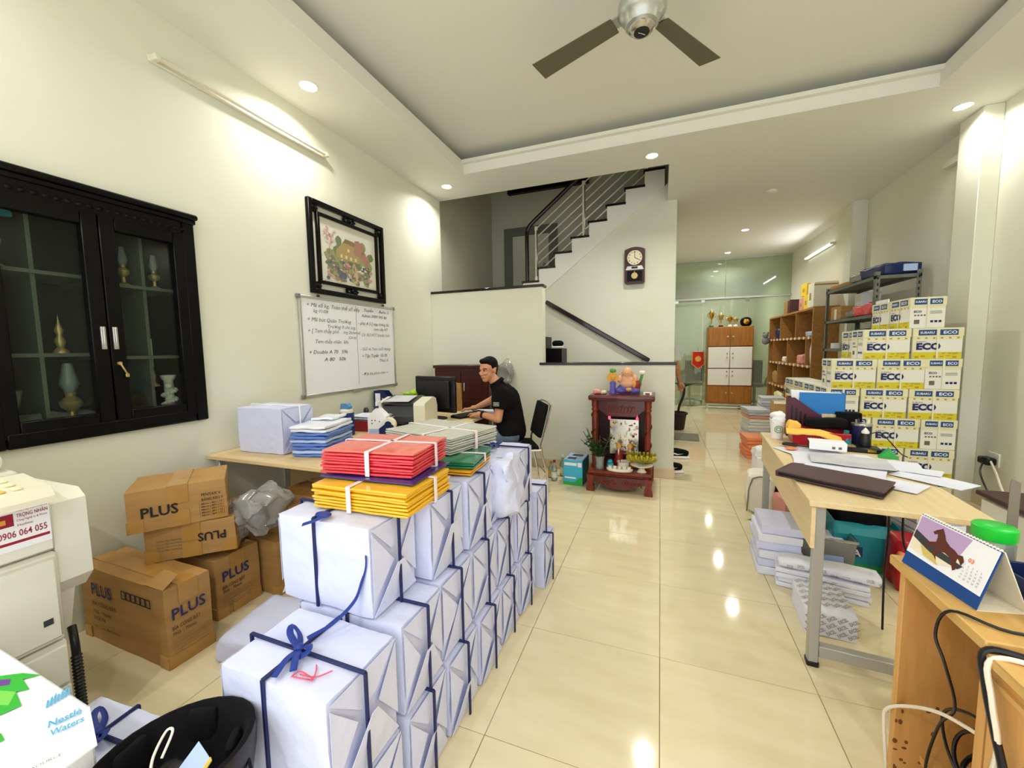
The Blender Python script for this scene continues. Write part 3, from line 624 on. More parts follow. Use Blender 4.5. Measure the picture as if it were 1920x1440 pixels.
for k in range(6): rect_frame(b, .02 + k * .038, .054 + k * .038, .27, .31, .004, -.1004, -.099, 0)
b.bm.faces.ensure_lookup_table()
for f in b.bm.faces: f.material_index = f.material_index if f.material_index else 3
b.build('lettering', KB, bx1)
b = B(); b.sheet([(.20, -.094, .372), (.338, -.094, .372), (.338, -.03, .415), (.20, -.01, .40)], .003); b.build('lifted_flap', 'kraft', bx1)
bx2 = carton('brown carton standing just behind the largest one, blue lettering on its end', (-1.80, .225, 0), R(0), .44, .245, .325, end_txt(-.09, .325))
bx3 = carton('brown carton half hidden by the front white parcel, third along the floor', (-1.66, .50, 0), R(0), .40, .26, .325, end_txt(-.10, .325))
bx4 = carton('flat brown carton resting upside down in the middle of the pile', (-1.755, .165, .372), R(-47), .31, .38, .175, [('+x', 'PLUS', .06, .15, .115, 3, .12, 1)] + [('+x', 'bìa lá 100 cái/thùng', .012, -.14, .10 - .016 * k, 4, .10, 0) for k in range(4)])
bx5 = carton('flat brown carton on top of the pile, black lettering towards the room', (-1.785, .105, .55), R(-36), .31, .39, .205, [('+x', 'PLUS', .07, -.145, .07, 3, .14, 0), ('+x', 'PENTAX V', .02, .09, .13, 3, .08, 0), ('+x', 'BĂNG KEO V', .02, .09, .105, 3, .09, 0)] + [('+x', '| 48mm | 80Y | 72 |', .013, .08, .085 - .015 * k, 3, .1, 0) for k in range(5)] + [('+z', 'PENTAX V', .02, .05, .0, 4, .1, 0)])
bx6 = carton('brown carton under the wooden desk behind the plastic bag', (-1.72, .90, 0), R(3), .42, .36, .40, [])
bx7 = carton('brown carton lying on the third box, partly under the folders', (-1.52, .62, .33), R(-5), .40, .36, .19, [('+z', 'PLUS', .06, -.15, .10, 2, .13, 0)])
pb = thing('plastic_bag', 'clear crumpled plastic bag of black bits on the cartons', 'plastic bag', (-1.52, .34, .515))
b = B(); b.soft((-.11, -.13, -.10), (.11, .14, .12), 9, .07, .05, 13, 4, smooth=False); b.build('bag', 'clear_film', pb)
for k in range(9):
    b = B(); b.sph((rnd.uniform(-.06, .06), rnd.uniform(-.08, .08), rnd.uniform(-.07, .05)), (.025, .02, .015), u=8, v=6); b.build('clip', 'black_plastic', pb)
# ---- big white package on the floor beside the cartons
fp = thing('floor_parcel', 'low crumpled white parcel on the floor beside the brown cartons', 'parcel', (-1.13, .10, 0), R(10))
b = B(); b.soft((-.20, -.17, 0), (.20, .19, .12), 9, .03, .014, 9, 8); b.build('wrapping', 'paper_parcel', fp)
b = B(); b.sheet([(-.05, -.171, .05), (.0, -.172, .06), (.03, -.172, .085), (-.03, -.171, .075)], .001); b.build('label_scrap', 'pink_pack', fp)
rp_ = thing('rope_coil', 'small coil of yellow rope on the floor by the front parcel', 'rope', (-.72, -.42, 0))
b = B(); b.tube([(.03 * math.cos(a * .7), .045 * math.sin(a * .7), .012 + .006 * a) for a in range(22)], .012, 8, sub=3); b.build('coil', 'rope', rp_)
# ---- copier at the left edge
cp = thing('photocopier', 'cream office photocopier at the left edge with a repair sticker', 'photocopier', (-1.7, -.95, 0)); I = inv(cp)
xf = -1.35
b = B(); b.box((-2.0, -1.25, .03), (xf, -.53, .42), .006); b.box((-2.0, -1.25, .425), (xf + .004, -.53, .74), .008); b.box((-2.0, -1.25, .745), (xf, -.53, .93), .008); b.build('body', 'white_plastic', cp, I)
for z in (.12, .265):
    b = B(); b.box((xf, -1.2, z + .005), (xf + .012, -.535, z + .14), .004); b.build('paper_drawer', 'white_plastic', cp, I)
b = B(); b.box((xf, -1.22, .44), (xf + .014, -.54, .725), .008); dr = b.build('front_door', 'white_plastic', cp, I)
b = B(); b.box((xf + .014, -.585, .50), (xf + .016, -.562, .52)); b.build('door_mark', 'dark_grey', dr)
b = B(); b.box((-2.0, -1.22, .96), (xf - .10, -.56, 1.02), .01); b.box((-2.0, -1.20, 1.03), (xf - .12, -.58, 1.085), .02, seg=2); b.build('scanner_lid', 'white_plastic', cp, I)
b = B(); b.prism([(-1.44, .965), (-1.25, .935), (-1.25, .955), (-1.27, .985), (-1.44, 1.01)], 'y', -1.15, -.555); pn = b.build('control_panel', 'cream_plastic', cp, I)
for k in range(14):
    b = B(); y = -.62 - .035 * (k % 5); x = -1.30 - .045 * (k // 5); z = 1.0 - (x + 1.27) * -.15; b.box((x - .014, y - .011, .988 - (x + 1.30) * .14), (x + .014, y + .011, .996 - (x + 1.30) * .14), .003); b.build('button', ['lime', 'cloth_yellow', 'white_plastic', 'bright_green'][k % 4] if k in (1, 3, 6, 8, 11) else 'eco_pale', pn)
b = B(); b.prism([(-1.95, .93), (-1.40, .93), (-1.36, .90), (-1.36, .62), (-1.42, .56), (-1.95, .56)], 'y', -.53, -.44); b.prism([(-1.95, .56), (-1.42, .56), (-1.50, .32), (-1.95, .32)], 'y', -.53, -.47); b.build('side_unit', 'white_plastic', cp, I)
b = B(); b.tube([(-1.42, -.49, .42), (-1.375, -.503, .36), (-1.37, -.505, .2), (-1.37, -.505, .01)], .012, 10)
for k in range(24): b.lathe([(.012, -.005), (.016, 0), (.012, .005)], (-1.37, -.505, .03 + k * .013), 10)
b.build('cable_duct', 'black_plastic', cp, I)
b = B(); b.box((xf + .001, -.70, .785), (xf + .0035, -.538, .925)); sk = b.build('sticker', 'paper_plain', cp, I)
b = B(); xx = xf + .0036; yt = -.612
b.text('THIẾT BỊ VĂN PHÒNG', .012, (xx, yt, .908), (0, 1, 0), (0, 0, 1), 0, width=.07); b.text('TRỌNG NHÂN', .017, (xx, yt, .889), (0, 1, 0), (0, 0, 1), 0, width=.07, bold=.01); b.text('Công Nghệ In & Photo', .010, (xx, yt, .876), (0, 1, 0), (0, 0, 1), 0, width=.068); b.text('Hotline:', .011, (xx, yt, .860), (0, 1, 0), (0, 0, 1), 0, width=.035); b.text('0906 064 055', .03, (xx, -.655, .828), (0, 1, 0), (0, 0, 1), 0, width=.108, bold=.012)
b.box((xx, -.69, .806), (xx + .0004, -.542, .815), 0, 0); b.box((xx, -.69, .865), (xx + .0004, -.618, .905), 0, 0); b.box((xx + .0004, -.66, .875), (xx + .0008, -.635, .89), 0, 1)
b.build('sticker_print', ['sticker_red', 'robe_gold'], sk)
# ================================================================ WHITE PARCELS WITH NAVY RIBBON
PH = .293
def ribbon_loop(b, ax, pos, hx, hy, h, w=.005, th=.003, mi=0):
    """flat band round the parcel; ax 'x': runs over top along x at y=pos, ax 'y': runs along y at x=pos"""
    e = .004
    if ax == 'x':
        b.box((-hx - e, pos - w, h), (hx + e, pos + w, h + e + th), .001, mi); b.box((hx, pos - w, -.002), (hx + e + th, pos + w, h + e), .001, mi); b.box((-hx - e - th, pos - w, -.002), (-hx, pos + w, h + e), .001, mi)
    else:
        b.box((pos - w, -hy - e, h), (pos + w, hy + e, h + e + th), .001, mi); b.box((pos - w, -hy - e - th, -.002), (pos + w, -hy, h + e), .001, mi); b.box((pos - w, hy, -.002), (pos + w, hy + e + th, h + e), .001, mi)
def parcel(name, label, loc, rz, sx, sy, h, seed, bow=False, cross=True, rp=(0, 0), flaps=True, group='white parcels tied with navy ribbon', big=False, tied=True):
    t = thing(name, label, 'parcel', loc, rz, group); q = random.Random(seed)
    hx, hy = sx / 2, sy / 2
    b = B(); b.soft((-hx, -hy, .001), (hx, hy, h - .002), 14 if big else 9, .006, .0045, 10, seed, fn=(lambda p, d: Vector((max(-d.x, min(d.x, p.x)), p.y, p.z))) if flaps else None); bd = b.build('wrapping', 'paper_parcel', t)
    if flaps:   # gift-wrap ends on the two x sides: side tucks and a pointed bottom flap standing a little off the paper
        for s_ in ((1, -1) if big else (1,)):
            x = s_ * (hx + .005)
            k = q.uniform(.45, .62) * h; o_ = q.uniform(.012, .028)
            b = B(); w_ = q.uniform(.08, .2); b.sheet([(x, -hy * .98, .006), (x, hy * .98, .006), (x + s_ * o_, hy * w_, k), (x + s_ * o_, -hy * w_, k)][::s_], .0015); b.build('end_flap', 'paper_parcel', t)
            b = B(); b.sheet([(x, -hy * .97, h - .02), (x, -hy * .97, .05), (x + s_ * .007, q.uniform(-.35, -.1) * hy, h * q.uniform(.5, .62))][::s_], .0012); b.build('side_tuck', 'paper_parcel', t)
            b = B(); b.sheet([(x, hy * .97, .05), (x, hy * .97, h - .02), (x + s_ * .007, q.uniform(.1, .35) * hy, h * q.uniform(.5, .62))][::s_], .0012); b.build('side_tuck', 'paper_parcel', t)
            b = B(); b.sheet([(x, hy * .97, h - .008), (x, -hy * .97, h - .008), (x + s_ * .003, -hy * .2, h * .66), (x + s_ * .003, hy * .25, h * .68)][::s_], .0012); b.build('top_tuck', 'paper_parcel', t)
    b = B(); ribbon_loop(b, 'x', rp[1], hx + .02 if flaps else hx, hy, h, *(() if tied else (.004, .001)))
    if cross: ribbon_loop(b, 'y', rp[0], hx, hy, h)
    b.build('ribbon' if tied else 'white_tape', 'ribbon' if tied else 'paper_plain', t)
    if bow:
        z = h + .006; c = Vector((rp[0], rp[1], z))
        b = B()
        for a, ln in ((R(150), .085), (R(-20), .06)):
            d = Vector((math.cos(a), math.sin(a), 0)); p = Vector((-d.y, d.x, 0))
            b.tube([c, c + d * ln * .6 + p * .012 + Vector((0, 0, .02)), c + d * ln + Vector((0, 0, .022)), c + d * ln * .6 - p * .012 + Vector((0, 0, .006)), c], .009, 8, sub=5, flat=.0015)
        for a, ln in ((R(-75), .10), (R(-50), .085)):
            d = Vector((math.cos(a), math.sin(a), 0)); b.tube([c, c + d * ln * .5 + Vector((0, 0, .012)), c + d * ln + Vector((0, 0, .004))], .009, 8, flat=.0015)
        b.sph(c + Vector((0, 0, .006)), (.014, .012, .009)); b.build('bow', 'ribbon_bow', t)
    return t
# rows from the camera backwards: (y0, y1, [(x right, width) per layer from the floor])
rows = [(-.56, -.31, [(-.13, .39), (-.135, .37)]),
        (-.285, -.065, [(-.12, .37), (-.13, .40), (-.225, .375)]),
        (-.055, .175, [(-.11, .36), (-.13, .37), (-.165, .37)]),
        (.185, .415, [(-.10, .36), (-.125, .37), (-.14, .37)]),
        (.425, .645, [(-.10, .36), (-.12, .36), (-.15, .36)]),
        (.66, .885, [(-.085, .35), (-.10, .36), (-.095, .36)]),
        (.93, 1.16, [(-.035, .35), (-.075, .35)])]
LAY = ['on the floor', 'second layer', 'third layer']
for i, (y0, y1, ls) in enumerate(rows):
    for k, (xr, w) in enumerate(ls):
        top = k == len(ls) - 1
        where = ['nearest the camera', 'second column from the camera', 'third column from the camera', 'fourth column from the camera', 'fifth column from the camera', 'sixth column from the camera', 'farthest column'][i]
        lab = 'white paper parcel with navy ribbon, ' + LAY[k] + ', ' + where
        if (i, k) == (0, 1): lab = 'white parcel with navy bow and red scribble, nearest the camera'
        if (i, k) == (1, 2): lab = 'white parcel with navy ribbon directly under the yellow folders'
        dy = rnd.uniform(-.004, .004)
        p = parcel('paper_parcel', lab, (xr - w / 2, (y0 + y1) / 2 + dy, k * PH), R(rnd.uniform(-1.2, 1.2) if i else -1), w, (y1 - y0), PH - .004, 10 * i + k + 1, bow=(i, k) in ((0, 1), (5, 2)), rp=((.0, .0) if i else (-.02, -.02)) if not (i == 1 and k == 2) else (-.03, .0), flaps=True, big=i < 2)
        if (i, k) == (0, 1):
            b = B(); z = PH + .001
            for pts in ([(.04, -.095), (.10, -.085), (.05, -.075), (.04, -.092)], [(.07, -.045), (.085, -.06), (.10, -.085), (.085, -.088)], [(.055, -.083), (.10, -.075), (.125, -.045)]):
                b.tube([(x, y, z) for x, y in pts], .0018, 6, sub=6)
            b.build('red_mark', 'red_ink', p)
        if (i, k) == (1, 2):
            b = B(); z = PH
            b.tube([(-.01, -.10, z + .008), (.0, -.125, z + .004), (-.04, -.145, z - .01)], .008, 8, flat=.0015); b.sph((-.005, -.095, z + .008), (.03, .018, .008)); b.build('bow', 'ribbon_bow', p)
# long loose ribbon that falls from the upper parcel on to the front one
lr = thing('loose_ribbon', 'long navy ribbon end rising from the bow of the nearest parcel', 'ribbon', (-.34, -.43, .60))
b = B(); b.tube([(.0, 0, 0), (.035, .06, .012), (.065, .115, .05), (.078, .135, .10), (.092, .140, .15), (.097, .138, .19)], .009, 8, flat=.0015, sub=6); b.build('strip', 'ribbon_bow', lr)
# loose crumpled wrapping beside the last columns
cw = thing('crumpled_paper', 'crumpled white wrapping paper hanging over the parcels by the chair', 'wrapping paper', (-.15, .56, .60))
b = B(); b.soft((-.06, -.10, .0), (.085, .10, .29), 8, .03, .03, 11, 6, smooth=False); b.build('sheet', 'paper_parcel', cw)
# parcels at the lower left that carry the helmet and the water carton
parcel('paper_parcel', 'white parcel with navy bow under the black helmet', (-.585, -.74, 0), R(6), .40, .26, .30, 71, bow=True, rp=(-.05, .08))
parcel('paper_parcel', 'white parcel with navy bow between the copier and the helmet', (-.93, -.64, 0), R(4), .34, .19, .305, 73, bow=True)
parcel('paper_parcel', 'white parcel hidden under the printed water carton', (-1.0, -.93, 0), R(-3), .40, .30, .31, 72)
# ---- folders on top of the parcels
def bundle(name, label, loc, rz, sx, sy, n, th, cols, strap, seed, amp=.0022, jit=.006):
    t = thing(name, label, 'folder bundle', loc, rz, 'folders stacked on the parcels'); q = random.Random(seed)
    z = 0
    for k in range(n):
        dx, dy = q.uniform(-jit, jit), q.uniform(-jit, jit)
        b = B(); b.soft((-sx / 2 + dx, -sy / 2 + dy, z), (sx / 2 + dx, sy / 2 + dy, z + th * .94), 7, th * .4, amp, 14, seed + k); b.build('folder', cols[min(k, len(cols) - 1)] if k < n - 1 else cols[-1], t); z += th
    if strap:
        b = B(); w = .008
        for a in strap:
            if a[0] == 'x': b.box((-sx / 2 - .01, a[1] - w, -.002), (sx / 2 + .01, a[1] + w, .0)); b.box((-sx / 2 - .008, a[1] - w, z), (sx / 2 + .008, a[1] + w, z + .003), .001); b.box((sx / 2 + .007, a[1] - w, 0), (sx / 2 + .010, a[1] + w, z + .002)); b.box((-sx / 2 - .010, a[1] - w, 0), (-sx / 2 - .007, a[1] + w, z + .002))
            else: b.box((a[1] - w, -sy / 2 - .008, z), (a[1] + w, sy / 2 + .008, z + .003), .001); b.box((a[1] - w, -sy / 2 - .010, 0), (a[1] + w, -sy / 2 - .007, z + .002)); b.box((a[1] - w, sy / 2 + .007, 0), (a[1] + w, sy / 2 + .010, z + .002))
        b.build('strap', 'strap', t)
    return t
ZT = 3 * PH
bundle('yellow_folder_bundle', 'strapped bundle of yellow folders under the red ones', (-.335, -.075, ZT + .002), R(2), .37, .285, 8, .0105, ['yellow_folder', 'yellow_folder'], [('y', -.03), ('x', .02)], 11)
b_ = bundle('navy_folder', 'single navy folder between the red and yellow bundles', (-.345, -.035, ZT + .089), R(3), .37, .27, 1, .008, ['navy_folder'], [], 21)
bundle('red_folder_bundle', 'strapped bundle of glossy red folders on top of the parcels', (-.375, -.0, ZT + .0985), R(6), .36, .275, 8, .0105, ['red_folder', 'red_folder', 'red_folder', 'red_folder', 'red_folder', 'red_folder', 'red_folder', 'red_folder_t'], [('y', .01), ('x', .02)], 31)
bundle('green_folder_bundle', 'green folders strapped under the grey ones', (-.34, .37, ZT + .024), R(8), .36, .28, 3, .011, ['green_folder'], [('x', .0)], 41)
bundle('yellow_folder_bundle', 'thin yellow folders under the green ones', (-.335, .36, ZT + .002), R(5), .36, .28, 2, .0105, ['yellow_folder_d'], [], 45)
bundle('grey_folder_bundle', 'clear-wrapped bundle of grey folders with white strap', (-.45, .52, ZT + .060), R(-14), .44, .34, 8, .010, ['grey_folder_d', 'grey_folder', 'grey_folder_d', 'grey_folder'], [('y', .06), ('x', .0)], 51)
# ---- on the wooden desk
parcel('paper_parcel', 'large plain white parcel on the wooden desk against the wall', (-1.86, .74, .751), R(2), .38, .25, .30, 81, cross=False, flaps=True, big=True, tied=False, group=None)
bpk = bundle('envelope_bundle', 'leaning stack of blue and white plastic-wrapped packs on the wooden desk', (-1.50, .79, .752), R(14), .24, .33, 9, .022, ['blue_pack', 'blue_pack_l', 'blue_pack', 'blue_pack', 'blue_pack_l', 'blue_pack', 'blue_pack', 'white_pack', 'white_pack'], [], 61, .006, .014)
b = B(); b.soft((-.10, .02, .198), (.06, .20, .215), 5, .006, .008, 12, 9); b.build('top_wrap', 'white_pack', bpk)
# ---- water carton and helmet at the lower left
wc = thing('water_carton', 'white drinking-water carton printed with green leaves', 'carton', (-.947, -.905, .312), R(-2.6))
b = B(); b.box((-.30, -.16, 0), (.30, .16, .285), .006); b.build('body', 'paper_plain', wc); b = B(); b.sheet([(.297, .158, .284), (.297, -.158, .284), (.45, -.12, .284), (.435, .118, .284)][::-1], .0035); b.build('open_flap', 'paper_plain', wc)
b = B(); z = .2882
def leafp(pts, mi): b.sheet([(x, y, z + .0002 * mi) for x, y in pts], .0003, mi)
WI = inv(wc)
def wq(*ps): return [((WI @ Vector((x, y, 0))).x, (WI @ Vector((x, y, 0))).y) for x, y in ps]
leafp(wq((-.99, -.80), (-.93, -.765), (-.875, -.752), (-.90, -.775), (-.84, -.785), (-.86, -.80), (-.79, -.815), (-.80, -.845), (-.88, -.86), (-.96, -.86)), 0); leafp(wq((-.97, -.83), (-.86, -.80), (-.82, -.825), (-.90, -.85)), 1); leafp(wq((-.99, -.815), (-.93, -.785), (-.905, -.795), (-.95, -.82)), 2); leafp(wq((-.80, -.89), (-.73, -.865), (-.70, -.87), (-.72, -.90)), 0); leafp(wq((-.76, -.92), (-.68, -.90), (-.67, -.925), (-.72, -.94)), 1)
b.build('leaf_print', ['leaf_print', 'leaf_print2', 'print_purple'], wc)
def wt(x, y): p = WI @ Vector((x, y, 0)); return (p.x, p.y, z)
rv = (WI.to_3x3() @ Vector((.40, .91, 0))); uv_ = (WI.to_3x3() @ Vector((-.91, .40, 0)))
b = B(); b.text('Nestlé', .034, wt(-.650, -.826), rv, uv_, 0, bold=.02, width=.050); b.text('Waters', .030, wt(-.618, -.834), rv, uv_, 0, bold=.02, width=.050); b.text('NATURAL SOURCE', .012, wt(-.575, -.93), rv, uv_, 1, width=.09)
b.build('lettering', ['nestle_blue', 'ink_grey'], wc)
for k in range(7):
    b = B(); p = Vector(wt(-.725, -.80 + .006 * k)); b.sheet([p, p + rv * .0035, p + rv * .0035 + uv_ * (.03 + .008 * (k % 3)), p + uv_ * .03], .0003); b.build('bar_print', 'nestle_blue', wc)
hm = thing('helmet', 'upturned black motorcycle helmet at the bottom of the view', 'helmet', (-.45, -.71, .305))
prof_o = [(.03, 0), (.075, .012), (.11, .04), (.135, .085), (.145, .14), (.148, .185)]
b = B(); N_ = 28; rows_ = []
for r, z in prof_o + [(.146, .195), (.138, .198), (.128, .185), (.115, .13), (.09, .08), (.05, .055), (.001, .05)]:
    rows_.append([b.bm.verts.new((r * 1.16 * math.cos(2 * math.pi * i / N_), r * math.sin(2 * math.pi * i / N_), z + (.02 * math.cos(2 * math.pi * i / N_) if z > .12 else 0))) for i in range(N_)])
for ri, (a_, c_) in enumerate(zip(rows_, rows_[1:])):
    for i in range(N_):
        f = b.bm.faces.new((a_[i], a_[(i + 1) % N_], c_[(i + 1) % N_], c_[i])); f.smooth = True; f.material_index = 0 if ri < 6 else 1
b.bm.faces.new(rows_[0][::-1]); b.build('shell', ['black_plastic', 'black_fabric'], hm, Matrix.Rotation(R(20), 4, 'Z'))
for a in (30, 100, 170, 240, 310): b = B(); b.soft((-.035, -.012, -.05), (.035, .012, .05), 4, .012, .003, 10, a, m4=Matrix.Rotation(R(a), 4, 'Z') @ Matrix.Translation((0, .118, .14))); b.build('lining_pad', 'black_fabric', hm)
b = B(); b.tube([(.14, .07, .19), (.17, .06, .12), (.175, .03, .06), (.165, 0, .0)], .009, 8, flat=.002); b.build('chin_strap', 'black_fabric', hm)
fm = thing('face_mask', 'folded white mask strap and black pouch lying inside the helmet', 'pouch', (-.43, -.735, .385)); b = B(); b.soft((-.05, -.045, 0), (.05, .045, .09), 5, .02, .008, 12, 3); b.build('pouch', 'black_leather', fm); b = B(); b.tube([(-.02, -.02, .09), (-.04, .0, .12), (-.065, .04, .135), (-.05, .045, .135), (-.03, .01, .11)], .003, 6); b.build('ear_loop', 'white_plastic', fm)
cd_ = thing('card', 'pale blue and yellow card tucked into the helmet', 'card', (-.365, -.715, .405)); b = B(); b.sheet([(-.05, -.01, .07), (.03, -.03, .07), (.045, .01, .115), (-.03, .03, .115)], .001); b.build('card_sheet', 'blue_pack_l', cd_); b = B(); b.sheet([(.02, -.026, .0725), (.03, -.029, .0725), (.045, .01, .117), (.035, .014, .117)], .001); b.build('yellow_edge', 'yellow_folder', cd_)
# ================================================================ MIDDLE: DESK ITEMS, MAN, SHRINE
DZ = .72
t = thing('wipes_tub', 'navy cylinder tub with pale blue spray top on the left desk', 'tub', (-1.83, 1.36, DZ + .001))
b = B(); b.lathe([(.055, 0), (.057, .01), (.057, .185), (.001, .185)], n=24); b.build('body', 'spray_blue', t)
b = B(); b.lathe([(.05, .185), (.05, .205), (.035, .215), (.001, .215)], n=20); b.build('lid', 'white_plastic', t)
b = B(); b.prism([(-.05, .215), (.03, .215), (.045, .235), (.02, .26), (-.04, .26)], 'y', -.02, .02); b.build('spray_head', 'spray_top', t)
t = thing('paper_tray', 'dark red desk tray holding loose white papers', 'tray', (-1.80, 1.62, DZ + .001), R(5))
b = B(); b.box((-.17, -.12, 0), (.17, .12, .006)); b.box((-.17, -.12, 0), (.17, -.112, .09), .002); b.box((.162, -.12, 0), (.17, .12, .09), .002); b.box((-.17, .112, 0), (.17, .12, .09), .002); b.box((-.17, -.12, 0), (-.162, .12, .09), .002); b.build('body', 'tray_red', t)
for k in range(5):
    t2 = thing('paper_sheet', ['loose white sheet lowest in the dark red tray', 'loose white sheet second from the bottom in the red tray', 'loose white sheet in the middle of the red tray pile', 'loose white sheet second from the top in the red tray', 'curled top sheet lying across the dark red tray'][k], 'paper', (-1.80 + rnd.uniform(-.02, .02), 1.62 + rnd.uniform(-.02, .02), DZ + .092 + .008 * k), R(rnd.uniform(-14, 14)), 'sheets in the red tray')
    b = B(); b.soft((-.15, -.10, 0), (.15, .10, .004), 6, .0015, .006, 9, 40 + k); b.build('sheet', 'paper', t2)
t = thing('gift_carton', 'white carton with a carrying handle and dotted print', 'carton', (-1.60, 1.47, DZ + .001), R(20))
b = B(); b.prism([(-.075, 0), (.075, 0), (.075, .15), (.012, .215), (-.012, .215), (-.075, .15)], 'y', -.05, .05); b.build('body', 'paper_plain', t)
b = B(); b.box((-.006, -.05, .21), (.006, .05, .27)); b.build('handle_tab', 'paper_plain', t)
b = B()
for x, z in ((-.04, .12), (-.015, .12), (-.04, .095), (.02, .11)): b.cyl((x, -.0515, z), (x, -.05, z), .005, n=10, mi=1)
b.box((-.07, -.0515, .01), (.07, -.05, .05), 0, 0); b.box((-.02, -.0525, .222), (.02, -.0515, .24), 0, 1); b.build('print', ['blue_pack_l', 'ink_navy'], t)
t = thing('tape_dispenser', 'navy tape dispenser with a roll of clear tape', 'tape dispenser', (-1.475, 1.44, DZ + .001), R(15))
b = B(); b.prism([(-.075, 0), (.085, 0), (.09, .03), (.06, .05), (.04, .09), (-.02, .10), (-.075, .06)], 'y', -.03, .03); b.build('body', 'navy', t)
b = B(); b.cyl((.0, -.022, .09), (.0, .022, .09), .055, n=24); b.build('tape_roll', 'paper_cream', t); b = B(); b.cyl((.0, -.026, .09), (.0, .026, .09), .03, n=16); b.build('hub', 'navy', t)
t = thing('stapler', 'small dark stapler on the desk behind the grey folders', 'stapler', (-1.33, 1.62, DZ + .001), R(10)); b = B(); b.prism([(-.06, 0), (.06, 0), (.06, .012), (.055, .03), (-.05, .045), (-.06, .03)], 'y', -.014, .014); b.build('body', 'dark_grey', t)
# printer
t = thing('laser_printer', 'cream and dark grey laser printer behind the folder bundles', 'printer', (-1.61, 1.90, DZ + .001), R(12))
b = B(); b.box((-.21, -.16, 0), (.21, .16, .05), .01); b.box((-.21, -.10, .05), (.13, .16, .19), .01); b.build('chassis', 'dark_grey', t)
b = B(); b.prism([(-.17, .0), (.16, .0), (.165, .16), (.13, .235), (.06, .255), (-.16, .22), (-.17, .2)], 'x', .12, .225); b.build('side_cover', 'cream_plastic', t)
b = B(); b.prism([(-.17, .0), (.16, .0), (.165, .16), (.13, .235), (.06, .255), (-.16, .22), (-.17, .2)], 'x', -.225, -.19); b.build('side_cover', 'cream_plastic', t)
b = B(); b.prism([(-.165, .05), (-.165, .10), (-.12, .19), (-.1, .19), (-.1, .05)], 'x', -.19, .12); b.build('front_cover', 'dark_grey', t)
b = B(); b.sheet([(-.19, -.14, .205), (.12, -.14, .205), (.12, .12, .25), (-.19, .12, .25)], .012); b.build('output_tray', 'dark_grey', t)
b = B(); b.sheet([(-.15, -.18, .235), (.08, -.18, .235), (.07, .06, .262), (-.14, .06, .262)], .003); b.build('paper', 'paper_grey', t)
b = B(); b.box((-.19, -.175, .015), (.11, -.155, .045), .004); b.build('paper_slot', 'black_plastic', t)
t = thing('magazine_file', 'navy perforated magazine file below the whiteboard', 'file holder', (-2.02, 2.12, DZ + .001), R(0))
b = B(); b.prism([(-.12, 0), (.13, 0), (.13, .13), (.0, .285), (-.12, .285)], 'y', -.045, -.041); b.prism([(-.12, 0), (.13, 0), (.13, .13), (.0, .285), (-.12, .285)], 'y', .041, .045); b.box((-.12, -.045, 0), (.13, .045, .004)); b.box((-.12, -.045, 0), (-.116, .045, .285)); b.box((.126, -.045, 0), (.13, .045, .13)); b.build('body', 'navy', t)
for k in range(6):
    b = B(); z = .05 + .03 * k; b.box((-.02, -.047, z), (.09 - .018 * k, -.0445, z + .012)); b.build('slot', 'paper_grey', t)
b = B(); b.box((-.10, -.0475, .15), (-.04, -.0455, .26)); b.build('label', 'paper_plain', t)
t = thing('lime_basket', 'lime green plastic basket of small items behind the printer', 'basket', (-1.83, 2.30, DZ + .18)); b = B(); b.lathe([(.05, 0), (.09, .05), (.1, .07), (.09, .07), (.045, .01)], n=16, smooth=False); b.sph((.02, 0, .07), (.05, .05, .035)); b.build('body', 'lime', t)
t = thing('storage_box', 'grey plastic box under the lime basket behind the printer', 'box', (-1.83, 2.30, DZ + .001)); b = B(); b.box((-.12, -.1, 0), (.12, .1, .17), .008); b.box((-.125, -.105, .15), (.125, .105, .178), .005); b.build('body', 'grey_plastic', t)
t = thing('desk_phone', 'black desk telephone beside the magazine file', 'telephone', (-2.0, 1.88, DZ + .001), R(40)); b = B(); b.prism([(-.09, 0), (.1, 0), (.1, .04), (-.09, .09)], 'x', -.09, .09); b.build('base', 'black_plastic', t); b = B(); b.tube([(-.06, -.08, .10), (-.06, 0, .13), (-.06, .09, .09)], .024, 10); b.build('handset', 'black_plastic', t)
# monitor: seen from behind
t = thing('monitor', 'black flat monitor seen from behind on the computer desk', 'monitor', (-1.53, 2.26, DZ + .001), R(-10))
b = B(); b.box((-.255, -.02, .07), (.255, .02, .425), .008); b.build('bezel', 'black_plastic', t)
b = B(); b.box((-.205, -.05, .11), (.205, -.018, .385), .02, seg=2); b.build('rear_housing', 'black_plastic', t)
b = B(); b.box((-.24, .0195, .085), (.24, .0215, .41)); b.build('screen', 'dark_grey', t)
b = B(); b.box((-.03, -.06, .02), (.03, -.03, .22), .008); b.build('stand', 'black_plastic', t)
b = B(); b.lathe([(.12, 0), (.12, .008), (.05, .02), (.001, .022)], n=24, m4=Matrix.Diagonal((1, .8, 1, 1))); b.build('base', 'black_plastic', t)
b = B(); b.tube([(-.01, -.05, .13), (-.03, -.12, .06), (-.12, -.13, .008), (-.2, -.1, .008)], .006, 6); b.build('cable', 'black_plastic', t)
t = thing('keyboard', 'black keyboard under the seated man\'s hands', 'keyboard', (-1.27, 2.50, DZ + .001), R(72))
b = B(); b.prism([(-.07, 0), (.07, 0), (.07, .024), (-.07, .012)], 'x', -.21, .21); kb = b.build('case', 'black_plastic', t)
b = B()
for r_ in range(5):
    for k in range(14): b.box((-.20 + k * .0285, -.055 + r_ * .024, .014 + r_ * .002), (-.176 + k * .0285, -.035 + r_ * .024, .022 + r_ * .002))
b.build('keys', 'dark_grey', kb)
t = thing('document_pile', 'white papers on the computer desk beside the man\'s far hand', 'papers', (-1.22, 2.76, DZ + .001), R(10))
